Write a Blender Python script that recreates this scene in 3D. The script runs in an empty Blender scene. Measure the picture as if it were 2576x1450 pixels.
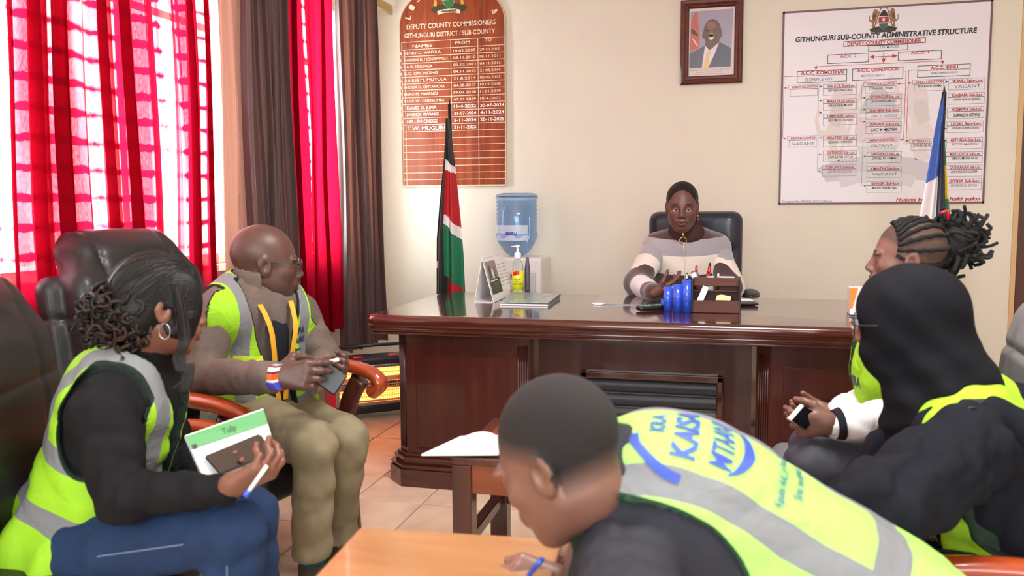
import bpy, bmesh, math, random
import numpy as np
from mathutils import Vector, Matrix
from mathutils.bvhtree import BVHTree
random.seed(7); RNG = np.random.RandomState(5)
SC = bpy.context.scene; COL = SC.collection
V = Vector
# ---------------------------------------------------------------- camera
F_PX = 2150.0; YAW = math.radians(14.5); PITCH = math.radians(5.45); ROLL = 0.0065
CAM = V((0, 0, 1.22))
_f = V((-math.sin(YAW)*math.cos(PITCH), math.cos(YAW)*math.cos(PITCH), -math.sin(PITCH)))
_r0 = V((math.cos(YAW), math.sin(YAW), 0)); _u0 = _r0.cross(_f)
_r = _r0*math.cos(ROLL) - _u0*math.sin(ROLL); _u = _u0*math.cos(ROLL) + _r0*math.sin(ROLL)
cd = bpy.data.cameras.new('camera'); cam = bpy.data.objects.new('camera', cd); COL.objects.link(cam)
cd.sensor_width = 36; cd.lens = F_PX/2576*36; cd.clip_start = 0.05
cam.matrix_world = Matrix(((_r.x,_u.x,-_f.x,CAM.x),(_r.y,_u.y,-_f.y,CAM.y),(_r.z,_u.z,-_f.z,CAM.z),(0,0,0,1)))
SC.camera = cam
cd.dof.use_dof = True; cd.dof.focus_distance = 4.3; cd.dof.aperture_fstop = 4.0
def P(px, py, D):
    "real-world point that stands D metres in front of the lens where the photo shows pixel px, py"
    return CAM + D*(_f + (px-1288)/F_PX*_r - (py-725)/F_PX*_u)
def WX(px, py, X):
    d = P(px, py, 1)-CAM; return CAM + d*((X-CAM.x)/d.x)
def WY(px, py, Y):
    d = P(px, py, 1)-CAM; return CAM + d*((Y-CAM.y)/d.y)
def WZ(px, py, Z):
    d = P(px, py, 1)-CAM; return CAM + d*((Z-CAM.z)/d.z)
# ---------------------------------------------------------------- world, lamps, exposure
SC.view_settings.view_transform = 'Standard'; SC.view_settings.look = 'None'
SC.view_settings.gamma = 1; SC.view_settings.use_curve_mapping = False
SC.view_settings.exposure = 0.45
w = bpy.data.worlds.new('sky'); SC.world = w; w.use_nodes = True
bg = w.node_tree.nodes['Background']; bg.inputs[0].default_value = (0.93, 0.97, 1.0, 1); bg.inputs[1].default_value = 6.0
def area(name, loc, rot, sx, sy, power, col=(1,1,1), spread=180):
    l = bpy.data.lights.new(name, 'AREA'); l.shape = 'RECTANGLE'; l.size = sx; l.size_y = sy; l.energy = power; l.color = col
    l.spread = math.radians(spread)
    o = bpy.data.objects.new(name, l); COL.objects.link(o); o.location = loc; o.rotation_euler = rot; return o
PI = math.pi
L_WIN = area('daylight_window_near', (-2.75, 2.95, 1.7), (0, -PI/2, 0), 1.5, 2.0, 110, (0.97,0.98,1))
L_WIN2 = area('daylight_window_far', (-2.75, 4.75, 1.7), (0, -PI/2, 0), 1.5, 0.9, 60, (0.97,0.98,1))
L_REAR = area('daylight_rear_window', (0.2, -1.75, 1.75), (PI/2, 0, PI), 3.2, 1.6, 190, (1,0.99,0.97))
# the room's own ceiling lamp, behind the photographer's line of sight
L_CEIL = area('ceiling_lamp_light', (0.2, 1.9, 2.83), (0, 0, 0), 0.9, 0.9, 60, (1,0.97,0.92))
# ---------------------------------------------------------------- materials
def new_mat(name):
    m = bpy.data.materials.new(name); m.use_nodes = True; nt = m.node_tree
    return m, nt, nt.nodes['Principled BSDF']
def N(nt, typ, **kw):
    n = nt.nodes.new(typ)
    for k, v in kw.items(): setattr(n, k, v)
    return n
def link(nt, a, b): nt.links.new(a, b)
def lin(c):
    return tuple(((x/255)/12.92 if x/255 <= .04045 else ((x/255+.055)/1.055)**2.4) for x in c)
def mat(name, rgb, rough=.5, metal=0, bump=0, bscale=60, var=0, vscale=8, emit=None, es=1, trans=0, coat=0, spec=None, ior=None, stretch=None, alpha=None, sheen=0, sss=0):
    "rgb in 0-255 sRGB; optional noise relief (bump) and tone variation (var)"
    m, nt, b = new_mat(name)
    c = lin(rgb); b.inputs['Base Color'].default_value = (*c, 1)
    b.inputs['Roughness'].default_value = rough; b.inputs['Metallic'].default_value = metal
    if trans: b.inputs['Transmission Weight'].default_value = trans
    if coat: b.inputs['Coat Weight'].default_value = coat; b.inputs['Coat Roughness'].default_value = .08
    if spec is not None: b.inputs['Specular IOR Level'].default_value = spec
    if ior: b.inputs['IOR'].default_value = ior
    if sheen: b.inputs['Sheen Weight'].default_value = sheen
    if emit: b.inputs['Emission Color'].default_value = (*lin(emit), 1); b.inputs['Emission Strength'].default_value = es
    if alpha is not None: b.inputs['Alpha'].default_value = alpha
    if bump or var:
        tc = N(nt, 'ShaderNodeTexCoord'); mp = N(nt, 'ShaderNodeMapping'); link(nt, tc.outputs['Object'], mp.inputs[0])
        if stretch: mp.inputs['Scale'].default_value = stretch
    if bump:
        n = N(nt, 'ShaderNodeTexNoise'); n.inputs['Scale'].default_value = bscale; n.inputs['Detail'].default_value = 3
        link(nt, mp.outputs[0], n.inputs['Vector'])
        bp = N(nt, 'ShaderNodeBump'); bp.inputs['Strength'].default_value = bump; bp.inputs['Distance'].default_value = .004
        link(nt, n.outputs[0], bp.inputs['Height']); link(nt, bp.outputs[0], b.inputs['Normal'])
    if var:
        n = N(nt, 'ShaderNodeTexNoise'); n.inputs['Scale'].default_value = vscale; n.inputs['Detail'].default_value = 4
        link(nt, mp.outputs[0], n.inputs['Vector'])
        r = N(nt, 'ShaderNodeMapRange'); r.inputs['From Min'].default_value = .3; r.inputs['From Max'].default_value = .7
        r.inputs['To Min'].default_value = 1-var; r.inputs['To Max'].default_value = 1+var; link(nt, n.outputs[0], r.inputs[0])
        mx = N(nt, 'ShaderNodeVectorMath', operation='SCALE'); mx.inputs[0].default_value = c
        link(nt, r.outputs[0], mx.inputs['Scale']); link(nt, mx.outputs[0], b.inputs['Base Color'])
    return m
def wood(name, rgb, rgb2, rough=.25, coat=.5, scale=(1, 14, 14), gs=2.5, spec=.5):
    m, nt, b = new_mat(name)
    tc = N(nt, 'ShaderNodeTexCoord'); mp = N(nt, 'ShaderNodeMapping'); mp.inputs['Scale'].default_value = scale
    link(nt, tc.outputs['Object'], mp.inputs[0])
    n = N(nt, 'ShaderNodeTexNoise'); n.inputs['Scale'].default_value = gs; n.inputs['Detail'].default_value = 8; n.inputs['Distortion'].default_value = .6
    link(nt, mp.outputs[0], n.inputs['Vector'])
    cr = N(nt, 'ShaderNodeValToRGB'); cr.color_ramp.elements[0].position = .32; cr.color_ramp.elements[1].position = .68
    cr.color_ramp.elements[0].color = (*lin(rgb2), 1); cr.color_ramp.elements[1].color = (*lin(rgb), 1)
    link(nt, n.outputs[0], cr.inputs[0]); link(nt, cr.outputs[0], b.inputs['Base Color'])
    b.inputs['Roughness'].default_value = rough; b.inputs['Coat Weight'].default_value = coat; b.inputs['Coat Roughness'].default_value = .06
    b.inputs['Specular IOR Level'].default_value = spec
    return m
# ---------------------------------------------------------------- object helpers
LOC = {}
def tag(o, label=None, cat=None, group=None, kind=None):
    if label: o['label'] = label
    if cat: o['category'] = cat
    if group: o['group'] = group
    if kind: o['kind'] = kind
    return o
def empty(name, loc, label=None, cat=None, group=None):
    o = bpy.data.objects.new(name, None); o.empty_display_size = .05; COL.objects.link(o)
    o.location = loc; LOC[o.name] = V(loc); tag(o, label, cat, group); return o
def link_obj(name, me, mats, parent=None, smooth=False, origin=None):
    "mesh given in world coordinates; its origin moves to its base"
    if not isinstance(mats, (list, tuple)): mats = [mats]
    n = len(me.vertices); co = np.empty(n*3, np.float32); me.vertices.foreach_get('co', co); co = co.reshape(-1, 3)
    if origin is None:
        lo, hi = co.min(0), co.max(0); origin = V((float(lo[0]+hi[0])/2, float(lo[1]+hi[1])/2, float(lo[2])))
    co -= np.array(origin, np.float32); me.vertices.foreach_set('co', co.ravel())
    for m in mats: me.materials.append(m)
    if smooth is True: me.polygons.foreach_set('use_smooth', [True]*len(me.polygons))
    me.update()
    o = bpy.data.objects.new(name, me); COL.objects.link(o); o.location = origin; LOC[o.name] = V(origin)
    if parent is not None:
        o.parent = parent; o.matrix_parent_inverse = Matrix.Translation(-LOC[parent.name])
        # nested parents carry translations only, so the world place of the parent is all that counts
    return o
def obj(name, bm, mats, parent=None, smooth=False, angle=None):
    me = bpy.data.meshes.new(name)
    if angle is not None:
        for f in bm.faces: f.smooth = True
        for e in bm.edges:
            if len(e.link_faces) == 2 and e.calc_face_angle(0) > math.radians(angle): e.smooth = False
    bm.to_mesh(me); bm.free()
    return link_obj(name, me, mats, parent, smooth)
def rotm(rz=0, rx=0, ry=0):
    return Matrix.Rotation(rz, 4, 'Z') @ Matrix.Rotation(ry, 4, 'Y') @ Matrix.Rotation(rx, 4, 'X')
def box(bm, c, s, M=None, bev=0, mi=0, seg=2):
    "box centre c size s; M = placing matrix applied after"
    t = bmesh.new(); bmesh.ops.create_cube(t, size=1)
    bmesh.ops.scale(t, vec=V(s), verts=t.verts)
    if bev: bmesh.ops.bevel(t, geom=t.edges[:], offset=bev, segments=seg, affect='EDGES', profile=.5)
    bmesh.ops.translate(t, vec=V(c), verts=t.verts)
    merge(bm, t, M, mi)
def merge(bm, t, M=None, mi=0):
    vs = [bm.verts.new((M @ v.co) if M is not None else v.co) for v in t.verts]
    t.verts.index_update()
    for f in t.faces:
        try:
            nf = bm.faces.new([vs[v.index] for v in f.verts]); nf.material_index = mi if mi is not None else f.material_index; nf.smooth = f.smooth
        except ValueError: pass
    t.free()
def cyl(bm, a, b, r1, r2=None, n=20, mi=0, cap=True, smooth=True):
    a, b = V(a), V(b); r2 = r1 if r2 is None else r2; d = (b-a).normalized()
    x = d.orthogonal().normalized(); y = d.cross(x)
    A = [bm.verts.new(a + r1*(math.cos(t)*x + math.sin(t)*y)) for t in [2*PI*i/n for i in range(n)]]
    B = [bm.verts.new(b + r2*(math.cos(t)*x + math.sin(t)*y)) for t in [2*PI*i/n for i in range(n)]]
    for i in range(n):
        f = bm.faces.new((A[i], A[(i+1) % n], B[(i+1) % n], B[i])); f.smooth = smooth; f.material_index = mi
    if cap:
        f = bm.faces.new(A[::-1]); f.material_index = mi
        f = bm.faces.new(B); f.material_index = mi
def catmull(pts, n=6):
    pts = [V(p) for p in pts]; out = []
    for i in range(len(pts)-1):
        p0 = pts[max(i-1, 0)]; p1 = pts[i]; p2 = pts[i+1]; p3 = pts[min(i+2, len(pts)-1)]
        for k in range(n):
            t = k/n
            out.append(.5*((2*p1) + (-p0+p2)*t + (2*p0-5*p1+4*p2-p3)*t*t + (-p0+3*p1-3*p2+p3)*t**3))
    out.append(pts[-1]); return out
def tube(bm, pts, r, n=10, mi=0, rs=None, flat=None):
    "round tube along pts; flat=(w,h,upvec) gives an elliptic section"
    pts = [V(p) for p in pts]; rings = []; up = None
    for i, p in enumerate(pts):
        d = (pts[min(i+1, len(pts)-1)]-pts[max(i-1, 0)]).normalized()
        if up is None: up = (V(flat[2]) if flat else d.orthogonal()).normalized()
        x = (up - d*up.dot(d)); x = x.normalized() if x.length > 1e-5 else d.orthogonal().normalized()
        up = x; y = d.cross(x); rr = rs[i] if rs else r
        if flat: ax, ay = flat[1], flat[0]
        else: ax = ay = rr
        rings.append([bm.verts.new(p + ax*math.cos(2*PI*k/n)*x + ay*math.sin(2*PI*k/n)*y) for k in range(n)])
    for i in range(len(rings)-1):
        for k in range(n):
            f = bm.faces.new((rings[i][k], rings[i][(k+1) % n], rings[i+1][(k+1) % n], rings[i+1][k])); f.smooth = True; f.material_index = mi
    f = bm.faces.new(rings[0][::-1]); f.material_index = mi
    f = bm.faces.new(rings[-1]); f.material_index = mi
def lathe(bm, prof, c, n=32, mi=0, M=None, mod=None):
    "profile of (r, z) pairs turned about the vertical axis through c"
    rings = []
    for (r, z) in prof:
        ring = []
        for k in range(n):
            a = 2*PI*k/n; rr = r*(mod(a, z) if mod else 1)
            p = V((rr*math.cos(a), rr*math.sin(a), z))
            if M is not None: p = M @ p
            ring.append(bm.verts.new(p + V(c)))
        rings.append(ring)
    for i in range(len(rings)-1):
        for k in range(n):
            f = bm.faces.new((rings[i][k], rings[i][(k+1) % n], rings[i+1][(k+1) % n], rings[i+1][k])); f.smooth = True; f.material_index = mi
    if prof[0][0] > 1e-4: bm.faces.new(rings[0][::-1]).material_index = mi
    if prof[-1][0] > 1e-4: bm.faces.new(rings[-1]).material_index = mi
def prism(bm, poly, fn, d, mi=0, sides=True):
    "flat polygon poly (2D) put in space by fn(x, y, depth), d thick"
    A = [bm.verts.new(fn(x, y, 0)) for x, y in poly]; B = [bm.verts.new(fn(x, y, d)) for x, y in poly]
    f1 = bm.faces.new(A[::-1]); f2 = bm.faces.new(B); f1.material_index = f2.material_index = mi
    n = len(poly)
    for i in range(n): bm.faces.new((A[i], A[(i+1) % n], B[(i+1) % n], B[i])).material_index = mi
def grid(bm, fn, nu, nv, mi=0, uv=False, closed=False):
    vs = [[bm.verts.new(fn(i/nu, j/nv)) for j in range(nv+1)] for i in range(nu+1)]
    uvl = bm.loops.layers.uv.verify() if uv else None
    for i in range(nu):
        for j in range(nv):
            f = bm.faces.new((vs[i][j], vs[i+1][j], vs[i+1][j+1], vs[i][j+1])); f.smooth = True; f.material_index = mi
            if uv:
                for l, (a, b) in zip(f.loops, ((i, j), (i+1, j), (i+1, j+1), (i, j+1))): l[uvl].uv = (a/nu, b/nv)
    return vs
def BM(): return bmesh.new()
# text: real lettering geometry, thin
_tc = {}
def text_mesh(s, bold=0.0, res=3):
    k = (s, bold)
    if k not in _tc:
        cu = bpy.data.curves.new('t', 'FONT'); cu.body = s; cu.resolution_u = res; cu.offset = bold; cu.fill_mode = 'FRONT'; cu.align_x = 'LEFT'
        o = bpy.data.objects.new('t', cu); me = bpy.data.meshes.new_from_object(o)
        co = [tuple(v.co) for v in me.vertices]; fs = [tuple(p.vertices) for p in me.polygons]
        bpy.data.objects.remove(o); bpy.data.curves.remove(cu); bpy.data.meshes.remove(me); _tc[k] = (co, fs)
    return _tc[k]
def put_text(bm, s, fn, x0, y0, x1, y1, bold=0.0, mi=0, italic=0, cap=None):
    "fill the rectangle x0..x1 (left to right), y0 (baseline) .. y1 (cap height) of the plane fn(x, y) with s"
    co, fs = text_mesh(s, bold)
    if not co: return
    xs = [c[0] for c in co]; a, b = min(xs), max(xs); h = .70
    vs = []
    for c in co:
        u = (c[0]-a)/(b-a); v = c[1]/h
        vs.append(bm.verts.new(fn(x0 + (x1-x0)*u + italic*v*(y1-y0), y0 + (y1-y0)*v)))
    for f in fs:
        try: bm.faces.new([vs[i] for i in f]).material_index = mi
        except ValueError: pass
# ================================================================ soft-form modeller: smooth blends of simple solids, meshed as one surface
class SDF:
    def __init__(s, lo, hi, h):
        s.h = h; s.lo = np.array(lo, np.float32); s.n = np.ceil((np.array(hi)-np.array(lo))/h).astype(int)+1
        s.v = np.full(tuple(s.n), 1.0, np.float32)
        s.ax = [s.lo[i]+h*np.arange(s.n[i], dtype=np.float32) for i in range(3)]
        s.att = {}
    def _sub(s, lo, hi, m):
        a = np.clip(np.floor((np.array(lo)-m-s.lo)/s.h).astype(int), 0, s.n); b = np.clip(np.ceil((np.array(hi)+m-s.lo)/s.h).astype(int)+1, 0, s.n)
        return tuple(slice(int(a[i]), int(b[i])) for i in range(3))
    def _xyz(s, sl):
        return s.ax[0][sl[0]][:, None, None], s.ax[1][sl[1]][None, :, None], s.ax[2][sl[2]][None, None, :]
    def _apply(s, sl, d, k, op):
        v = s.v[sl]
        if v.size == 0: return
        if op == 'add':
            if k > 0: hh = np.maximum(k-np.abs(v-d), 0)/k; s.v[sl] = np.minimum(v, d)-hh*hh*k*.25
            else: s.v[sl] = np.minimum(v, d)
        else:
            d = -d
            if k > 0: hh = np.maximum(k-np.abs(v-d), 0)/k; s.v[sl] = np.maximum(v, d)+hh*hh*k*.25
            else: s.v[sl] = np.maximum(v, d)
    def cone(s, a, b, ra, rb=None, k=.02, op='add'):
        rb = ra if rb is None else rb; a = np.array(a, np.float32); b = np.array(b, np.float32); m = max(ra, rb)+k+2.5*s.h
        sl = s._sub(np.minimum(a, b), np.maximum(a, b), m); X, Y, Z = s._xyz(sl); d = b-a; L = float(d@d)+1e-12
        t = np.clip(((X-a[0])*d[0]+(Y-a[1])*d[1]+(Z-a[2])*d[2])/L, 0, 1)
        q = np.sqrt((X-a[0]-t*d[0])**2+(Y-a[1]-t*d[1])**2+(Z-a[2]-t*d[2])**2)-(ra+(rb-ra)*t)
        s._apply(sl, q, k, op); return s
    def ell(s, c, r, R=None, k=.02, op='add'):
        c = np.array(c, np.float32); r = np.array(r, np.float32); m = float(r.max())+k+2.5*s.h; sl = s._sub(c, c, m); X, Y, Z = s._xyz(sl); x, y, z = X-c[0], Y-c[1], Z-c[2]
        if R is not None:
            R = np.array(R); x, y, z = (x*R[0, i]+y*R[1, i]+z*R[2, i] for i in range(3))
        k0 = np.sqrt((x/r[0])**2+(y/r[1])**2+(z/r[2])**2); k1 = np.sqrt((x/r[0]**2)**2+(y/r[1]**2)**2+(z/r[2]**2)**2)+1e-9
        s._apply(sl, k0*(k0-1)/k1, k, op); return s
    def rbox(s, c, half, rad, R=None, k=.0, op='add'):
        c = np.array(c, np.float32); hf = np.array(half, np.float32)-rad; m = float(np.linalg.norm(half))+k+2.5*s.h; sl = s._sub(c, c, m); X, Y, Z = s._xyz(sl); x, y, z = X-c[0], Y-c[1], Z-c[2]
        if R is not None:
            R = np.array(R); x, y, z = (x*R[0, i]+y*R[1, i]+z*R[2, i] for i in range(3))
        qx, qy, qz = np.abs(x)-hf[0], np.abs(y)-hf[1], np.abs(z)-hf[2]
        q = np.sqrt(np.maximum(qx, 0)**2+np.maximum(qy, 0)**2+np.maximum(qz, 0)**2)+np.minimum(np.maximum(qx, np.maximum(qy, qz)), 0)-rad
        s._apply(sl, q, k, op); return s
    def chain(s, pts, rs, k=.02, op='add'):
        for i in range(len(pts)-1): s.cone(pts[i], pts[i+1], rs[i], rs[i+1], k, op)
        return s
    def warp(s, fn):
        "add a displacement fn(X, Y, Z) to the whole field"
        X, Y, Z = s._xyz((slice(None),)*3); s.v = s.v+fn(X, Y, Z).astype(np.float32); return s
    def cut(s, fn, k=0):
        X, Y, Z = s._xyz((slice(None),)*3); s._apply((slice(None),)*3, fn(X, Y, Z).astype(np.float32), k, 'sub'); return s
    def mesh(s):
        v = s.v; ins = v < 0
        c = [ins[i:i-1 or None, j:j-1 or None, k:k-1 or None] for i in (0, 1) for j in (0, 1) for k in (0, 1)]
        al = c[0].copy(); an = c[0].copy()
        for q in c[1:]: al &= q; an |= q
        cell = an & ~al; idx = np.argwhere(cell)
        if len(idx) == 0: return np.zeros((0, 3)), np.zeros((0, 4), int)
        num = np.full(cell.shape, -1, np.int64); num[cell] = np.arange(len(idx))
        I, J, K = idx.T; acc = np.zeros((len(idx), 3)); cnt = np.zeros(len(idx))
        for ax in range(3):
            o = [a for a in range(3) if a != ax]
            for p in (0, 1):
                for q in (0, 1):
                    A = [I, J, K]; off = [0, 0, 0]; off[o[0]] = p; off[o[1]] = q
                    va = v[I+off[0], J+off[1], K+off[2]]; off2 = list(off); off2[ax] = 1
                    vb = v[I+off2[0], J+off2[1], K+off2[2]]; x = (va < 0) != (vb < 0)
                    t = np.where(x, va/np.where(x, va-vb, 1), 0); pos = np.zeros((len(idx), 3)); pos[:, 0] = off[0]; pos[:, 1] = off[1]; pos[:, 2] = off[2]; pos[:, ax] += t
                    acc += pos*x[:, None]; cnt += x
        vert = (idx + acc/cnt[:, None])*s.h + s.lo
        F = []
        for ax in range(3):
            sl0 = [slice(None)]*3; sl1 = [slice(None)]*3; sl0[ax] = slice(0, -1); sl1[ax] = slice(1, None)
            A = ins[tuple(sl0)]; B = ins[tuple(sl1)]; o = [a for a in range(3) if a != ax]
            for flip in (0, 1):
                m = (A & ~B) if not flip else (~A & B)
                e = np.argwhere(m); e = e[(e[:, o[0]] > 0) & (e[:, o[1]] > 0) & (e[:, o[0]] < s.n[o[0]]-1) & (e[:, o[1]] < s.n[o[1]]-1)]
                if not len(e): continue
                def cc(d0, d1):
                    g = e.copy(); g[:, o[0]] -= d0; g[:, o[1]] -= d1; return num[g[:, 0], g[:, 1], g[:, 2]]
                q = np.stack([cc(1, 1), cc(0, 1), cc(0, 0), cc(1, 0)], 1)
                if bool(flip) ^ (ax == 1): q = q[:, ::-1]
                F.append(q)
        return vert, np.concatenate(F)
def relax(vert, quads, n=1, lam=.5):
    e = np.concatenate([quads[:, [0, 1]], quads[:, [1, 2]], quads[:, [2, 3]], quads[:, [3, 0]]])
    for _ in range(n):
        acc = np.zeros_like(vert); cnt = np.zeros(len(vert))
        for a, b in ((0, 1), (1, 0)):
            for d in range(3): acc[:, d] += np.bincount(e[:, a], vert[e[:, b], d], len(vert))
            cnt += np.bincount(e[:, a], minlength=len(vert))
        vert = vert*(1-lam)+lam*acc/np.maximum(cnt, 1)[:, None]
    return vert
def np_mesh(name, vert, quads, atts=None):
    me = bpy.data.meshes.new(name); nv, nf = len(vert), len(quads)
    me.vertices.add(nv); me.vertices.foreach_set('co', np.asarray(vert, np.float32).ravel())
    me.loops.add(nf*4); me.loops.foreach_set('vertex_index', np.asarray(quads, np.int32).ravel())
    me.polygons.add(nf); me.polygons.foreach_set('loop_start', np.arange(0, nf*4, 4, dtype=np.int32)); me.polygons.foreach_set('loop_total', np.full(nf, 4, np.int32))
    me.polygons.foreach_set('use_smooth', np.ones(nf, bool)); me.update(calc_edges=True)
    for k, a in (atts or {}).items():
        a = np.asarray(a, np.float32)
        if a.ndim == 1: t = me.attributes.new(k, 'FLOAT', 'POINT'); t.data.foreach_set('value', a)
        else: t = me.attributes.new(k, 'FLOAT_VECTOR', 'POINT'); t.data.foreach_set('vector', a.ravel())
    me.validate(); return me
def sdf_obj(name, S, mats, parent=None, n=1, atts=None, origin=None):
    "atts: {name: fn(vertices)}"
    v, q = S.mesh(); v = relax(v, q, n)
    return link_obj(name, np_mesh(name, v, q, {k: f(v) for k, f in (atts or {}).items()}), mats, parent, origin=origin)
def fbm(sc, seed=0, amp=1.0, vec=(1, 1, 1)):
    "smooth pseudo-random wrinkles from a few sine waves"
    r = np.random.RandomState(seed); W = [(r.normal(size=3)*sc*np.array(vec), r.uniform(0, 6.28)) for _ in range(7)]
    return lambda X, Y, Z: amp*sum(np.sin(w[0]*X+w[1]*Y+w[2]*Z+p) for w, p in W)/4
def crease(sc, seed=0, amp=1.0, vec=(1, 1, 1)):
    "cloth folds: rounded swells with sharper valleys, directions bent by a slow wave"
    r = np.random.RandomState(seed); W = [(r.normal(size=3)*sc*np.array(vec), r.normal(size=3)*sc*.35, r.uniform(0, 6.28), r.uniform(0, 6.28)) for _ in range(4)]
    def f(X, Y, Z):
        d = 0
        for a, b, p, q in W: d = d+np.abs(np.sin(.5*(a[0]*X+a[1]*Y+a[2]*Z+p+1.8*np.sin(b[0]*X+b[1]*Y+b[2]*Z+q))))
        return -amp*(d/4-.63)*2.2
    return f
def frame(x, z):
    "rotation with columns x, y, z from an x hint and a z axis"
    z = V(z).normalized(); x = V(x); x = (x-z*x.dot(z)).normalized(); y = z.cross(x); return np.array([[x[i], y[i], z[i]] for i in range(3)])
def vd(dx, dy, dz):
    "direction given as to the right, up and away as seen by the photographer (level)"
    return (_r0*dx + V((0, 0, 1))*dy + V((-math.sin(YAW), math.cos(YAW), 0))*dz).normalized()
# ================================================================ the room
M_WALL = mat('cream_paint', (228,221,205), .6, bump=.15, bscale=90, var=.02, vscale=3)
M_CEIL = mat('ceiling_white', (240,238,232), .8)
YB = 5.66; XL = -2.45; XR = 3.0; YR = -1.6; H = 2.85
def slab(name, lo, hi, m=None, parent=None):
    b = BM(); lo, hi = V(lo), V(hi); box(b, (lo+hi)/2, hi-lo); return tag(obj(name, b, m or M_WALL, parent), kind='structure') if parent is None else obj(name, b, m or M_WALL, parent)
# floor slab with real tiles
M_GROUT = mat('grout', (120,100,88), .8)
fl = slab('floor', (XL-.2, YR-.2, -.12), (XR+.2, YB+.2, -.008), M_GROUT)
def tile_mat():
    m, nt, b = new_mat('glazed_tile')
    tc = N(nt, 'ShaderNodeTexCoord'); oi = N(nt, 'ShaderNodeObjectInfo')
    n = N(nt, 'ShaderNodeTexNoise'); n.inputs['Scale'].default_value = 5; n.inputs['Detail'].default_value = 5; n.noise_dimensions = '4D'
    mw = N(nt, 'ShaderNodeMath', operation='MULTIPLY'); mw.inputs[1].default_value = 40
    link(nt, oi.outputs['Random'], mw.inputs[0]); link(nt, mw.outputs[0], n.inputs['W']); link(nt, tc.outputs['Object'], n.inputs['Vector'])
    cr = N(nt, 'ShaderNodeValToRGB'); cr.color_ramp.elements[0].position = .35; cr.color_ramp.elements[1].position = .65
    cr.color_ramp.elements[0].color = (*lin((204,176,150)), 1); cr.color_ramp.elements[1].color = (*lin((226,208,184)), 1)
    link(nt, n.outputs[0], cr.inputs[0]); link(nt, cr.outputs[0], b.inputs['Base Color'])
    b.inputs['Roughness'].default_value = .28
    return m
M_TILE = tile_mat()
TS = .302
bt = BM(); box(bt, (0, 0, -.005), (TS-.006, TS-.006, .012), bev=.0015, seg=1)
tme = bpy.data.meshes.new('tile'); bt.to_mesh(tme); bt.free(); tme.materials.append(M_TILE)
rest = BM(); nt_ = 0
for i in range(int((XR-XL)/TS)+1):
    for j in range(int((YB-YR)/TS)+1):
        cx = XL+.17+i*TS; cy = YB-.02-TS/2-j*TS
        if cx > XR or cy < YR: continue
        if cx < 1.1 and cy > .75 and not (cx > -.8 and cx < .1 and cy > 3.7 and False):
            o = bpy.data.objects.new('tile', tme); COL.objects.link(o); o.location = (cx, cy, -.001+random.uniform(-.0006, .0006)); o.rotation_euler.z = random.choice((0, PI/2, PI))
            o.parent = fl; o.matrix_parent_inverse = Matrix.Translation(-LOC[fl.name]); nt_ += 1
        else: box(rest, (cx, cy, -.006), (TS-.006, TS-.006, .012))
tag(obj('tile_field', rest, M_TILE, fl), kind='stuff')
slab('ceiling', (XL-.2, YR-.2, H), (XR+.2, YB+.2, H+.1), M_CEIL)
slab('wall_back', (XL-.2, YB, 0), (1.63, YB+.2, H))
DX0, DX1, DH = 1.63, 2.53, 2.1
b = BM(); box(b, ((DX0+DX1)/2, YB+.1, (DH+H)/2), (DX1-DX0, .2, H-DH)); box(b, ((DX1+XR+.2)/2, YB+.1, H/2), (XR+.2-DX1, .2, H))
tag(obj('wall_back_right', b, M_WALL), kind='structure')
slab('wall_right', (XR, YR-.2, 0), (XR+.2, YB, H))
# rear wall with a wide window that lights the room from behind the photographer
b = BM(); Wa, Wb, Za, Zb = -1.5, 1.9, .9, 2.6
box(b, ((XL+Wa)/2-.1, YR-.1, H/2), (Wa-XL+.2, .2, H)); box(b, ((Wb+XR)/2, YR-.1, H/2), (XR-Wb, .2, H))
box(b, ((Wa+Wb)/2, YR-.1, Za/2), (Wb-Wa, .2, Za)); box(b, ((Wa+Wb)/2, YR-.1, (Zb+H)/2), (Wb-Wa, .2, H-Zb))
tag(obj('wall_rear', b, M_WALL), kind='structure')
# window wall: two openings
WY1 = (1.75, 3.86); WY2 = (4.30, 5.20); SILL = .95; HEAD = 2.5
b = BM(); x = XL-.1
for y0, y1 in ((YR-.2, WY1[0]), (WY1[1], WY2[0]), (WY2[1], YB)): box(b, (x, (y0+y1)/2, H/2), (.2, y1-y0, H))
for y0, y1 in (WY1, WY2):
    box(b, (x, (y0+y1)/2, SILL/2), (.2, y1-y0, SILL)); box(b, (x, (y0+y1)/2, (HEAD+H)/2), (.2, y1-y0, H-HEAD))
tag(obj('wall_left', b, M_WALL), kind='structure')
M_FRAME = mat('window_frame_paint', (226,222,214), .4)
M_GLASS, nt, b_ = new_mat('clear_glass')
gt = N(nt, 'ShaderNodeBsdfTransparent'); gg = N(nt, 'ShaderNodeBsdfGlossy'); gg.inputs['Roughness'].default_value = .02
gm = N(nt, 'ShaderNodeMixShader'); gm.inputs[0].default_value = .06; link(nt, gt.outputs[0], gm.inputs[1]); link(nt, gg.outputs[0], gm.inputs[2])
link(nt, gm.outputs[0], nt.nodes['Material Output'].inputs[0])
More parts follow.
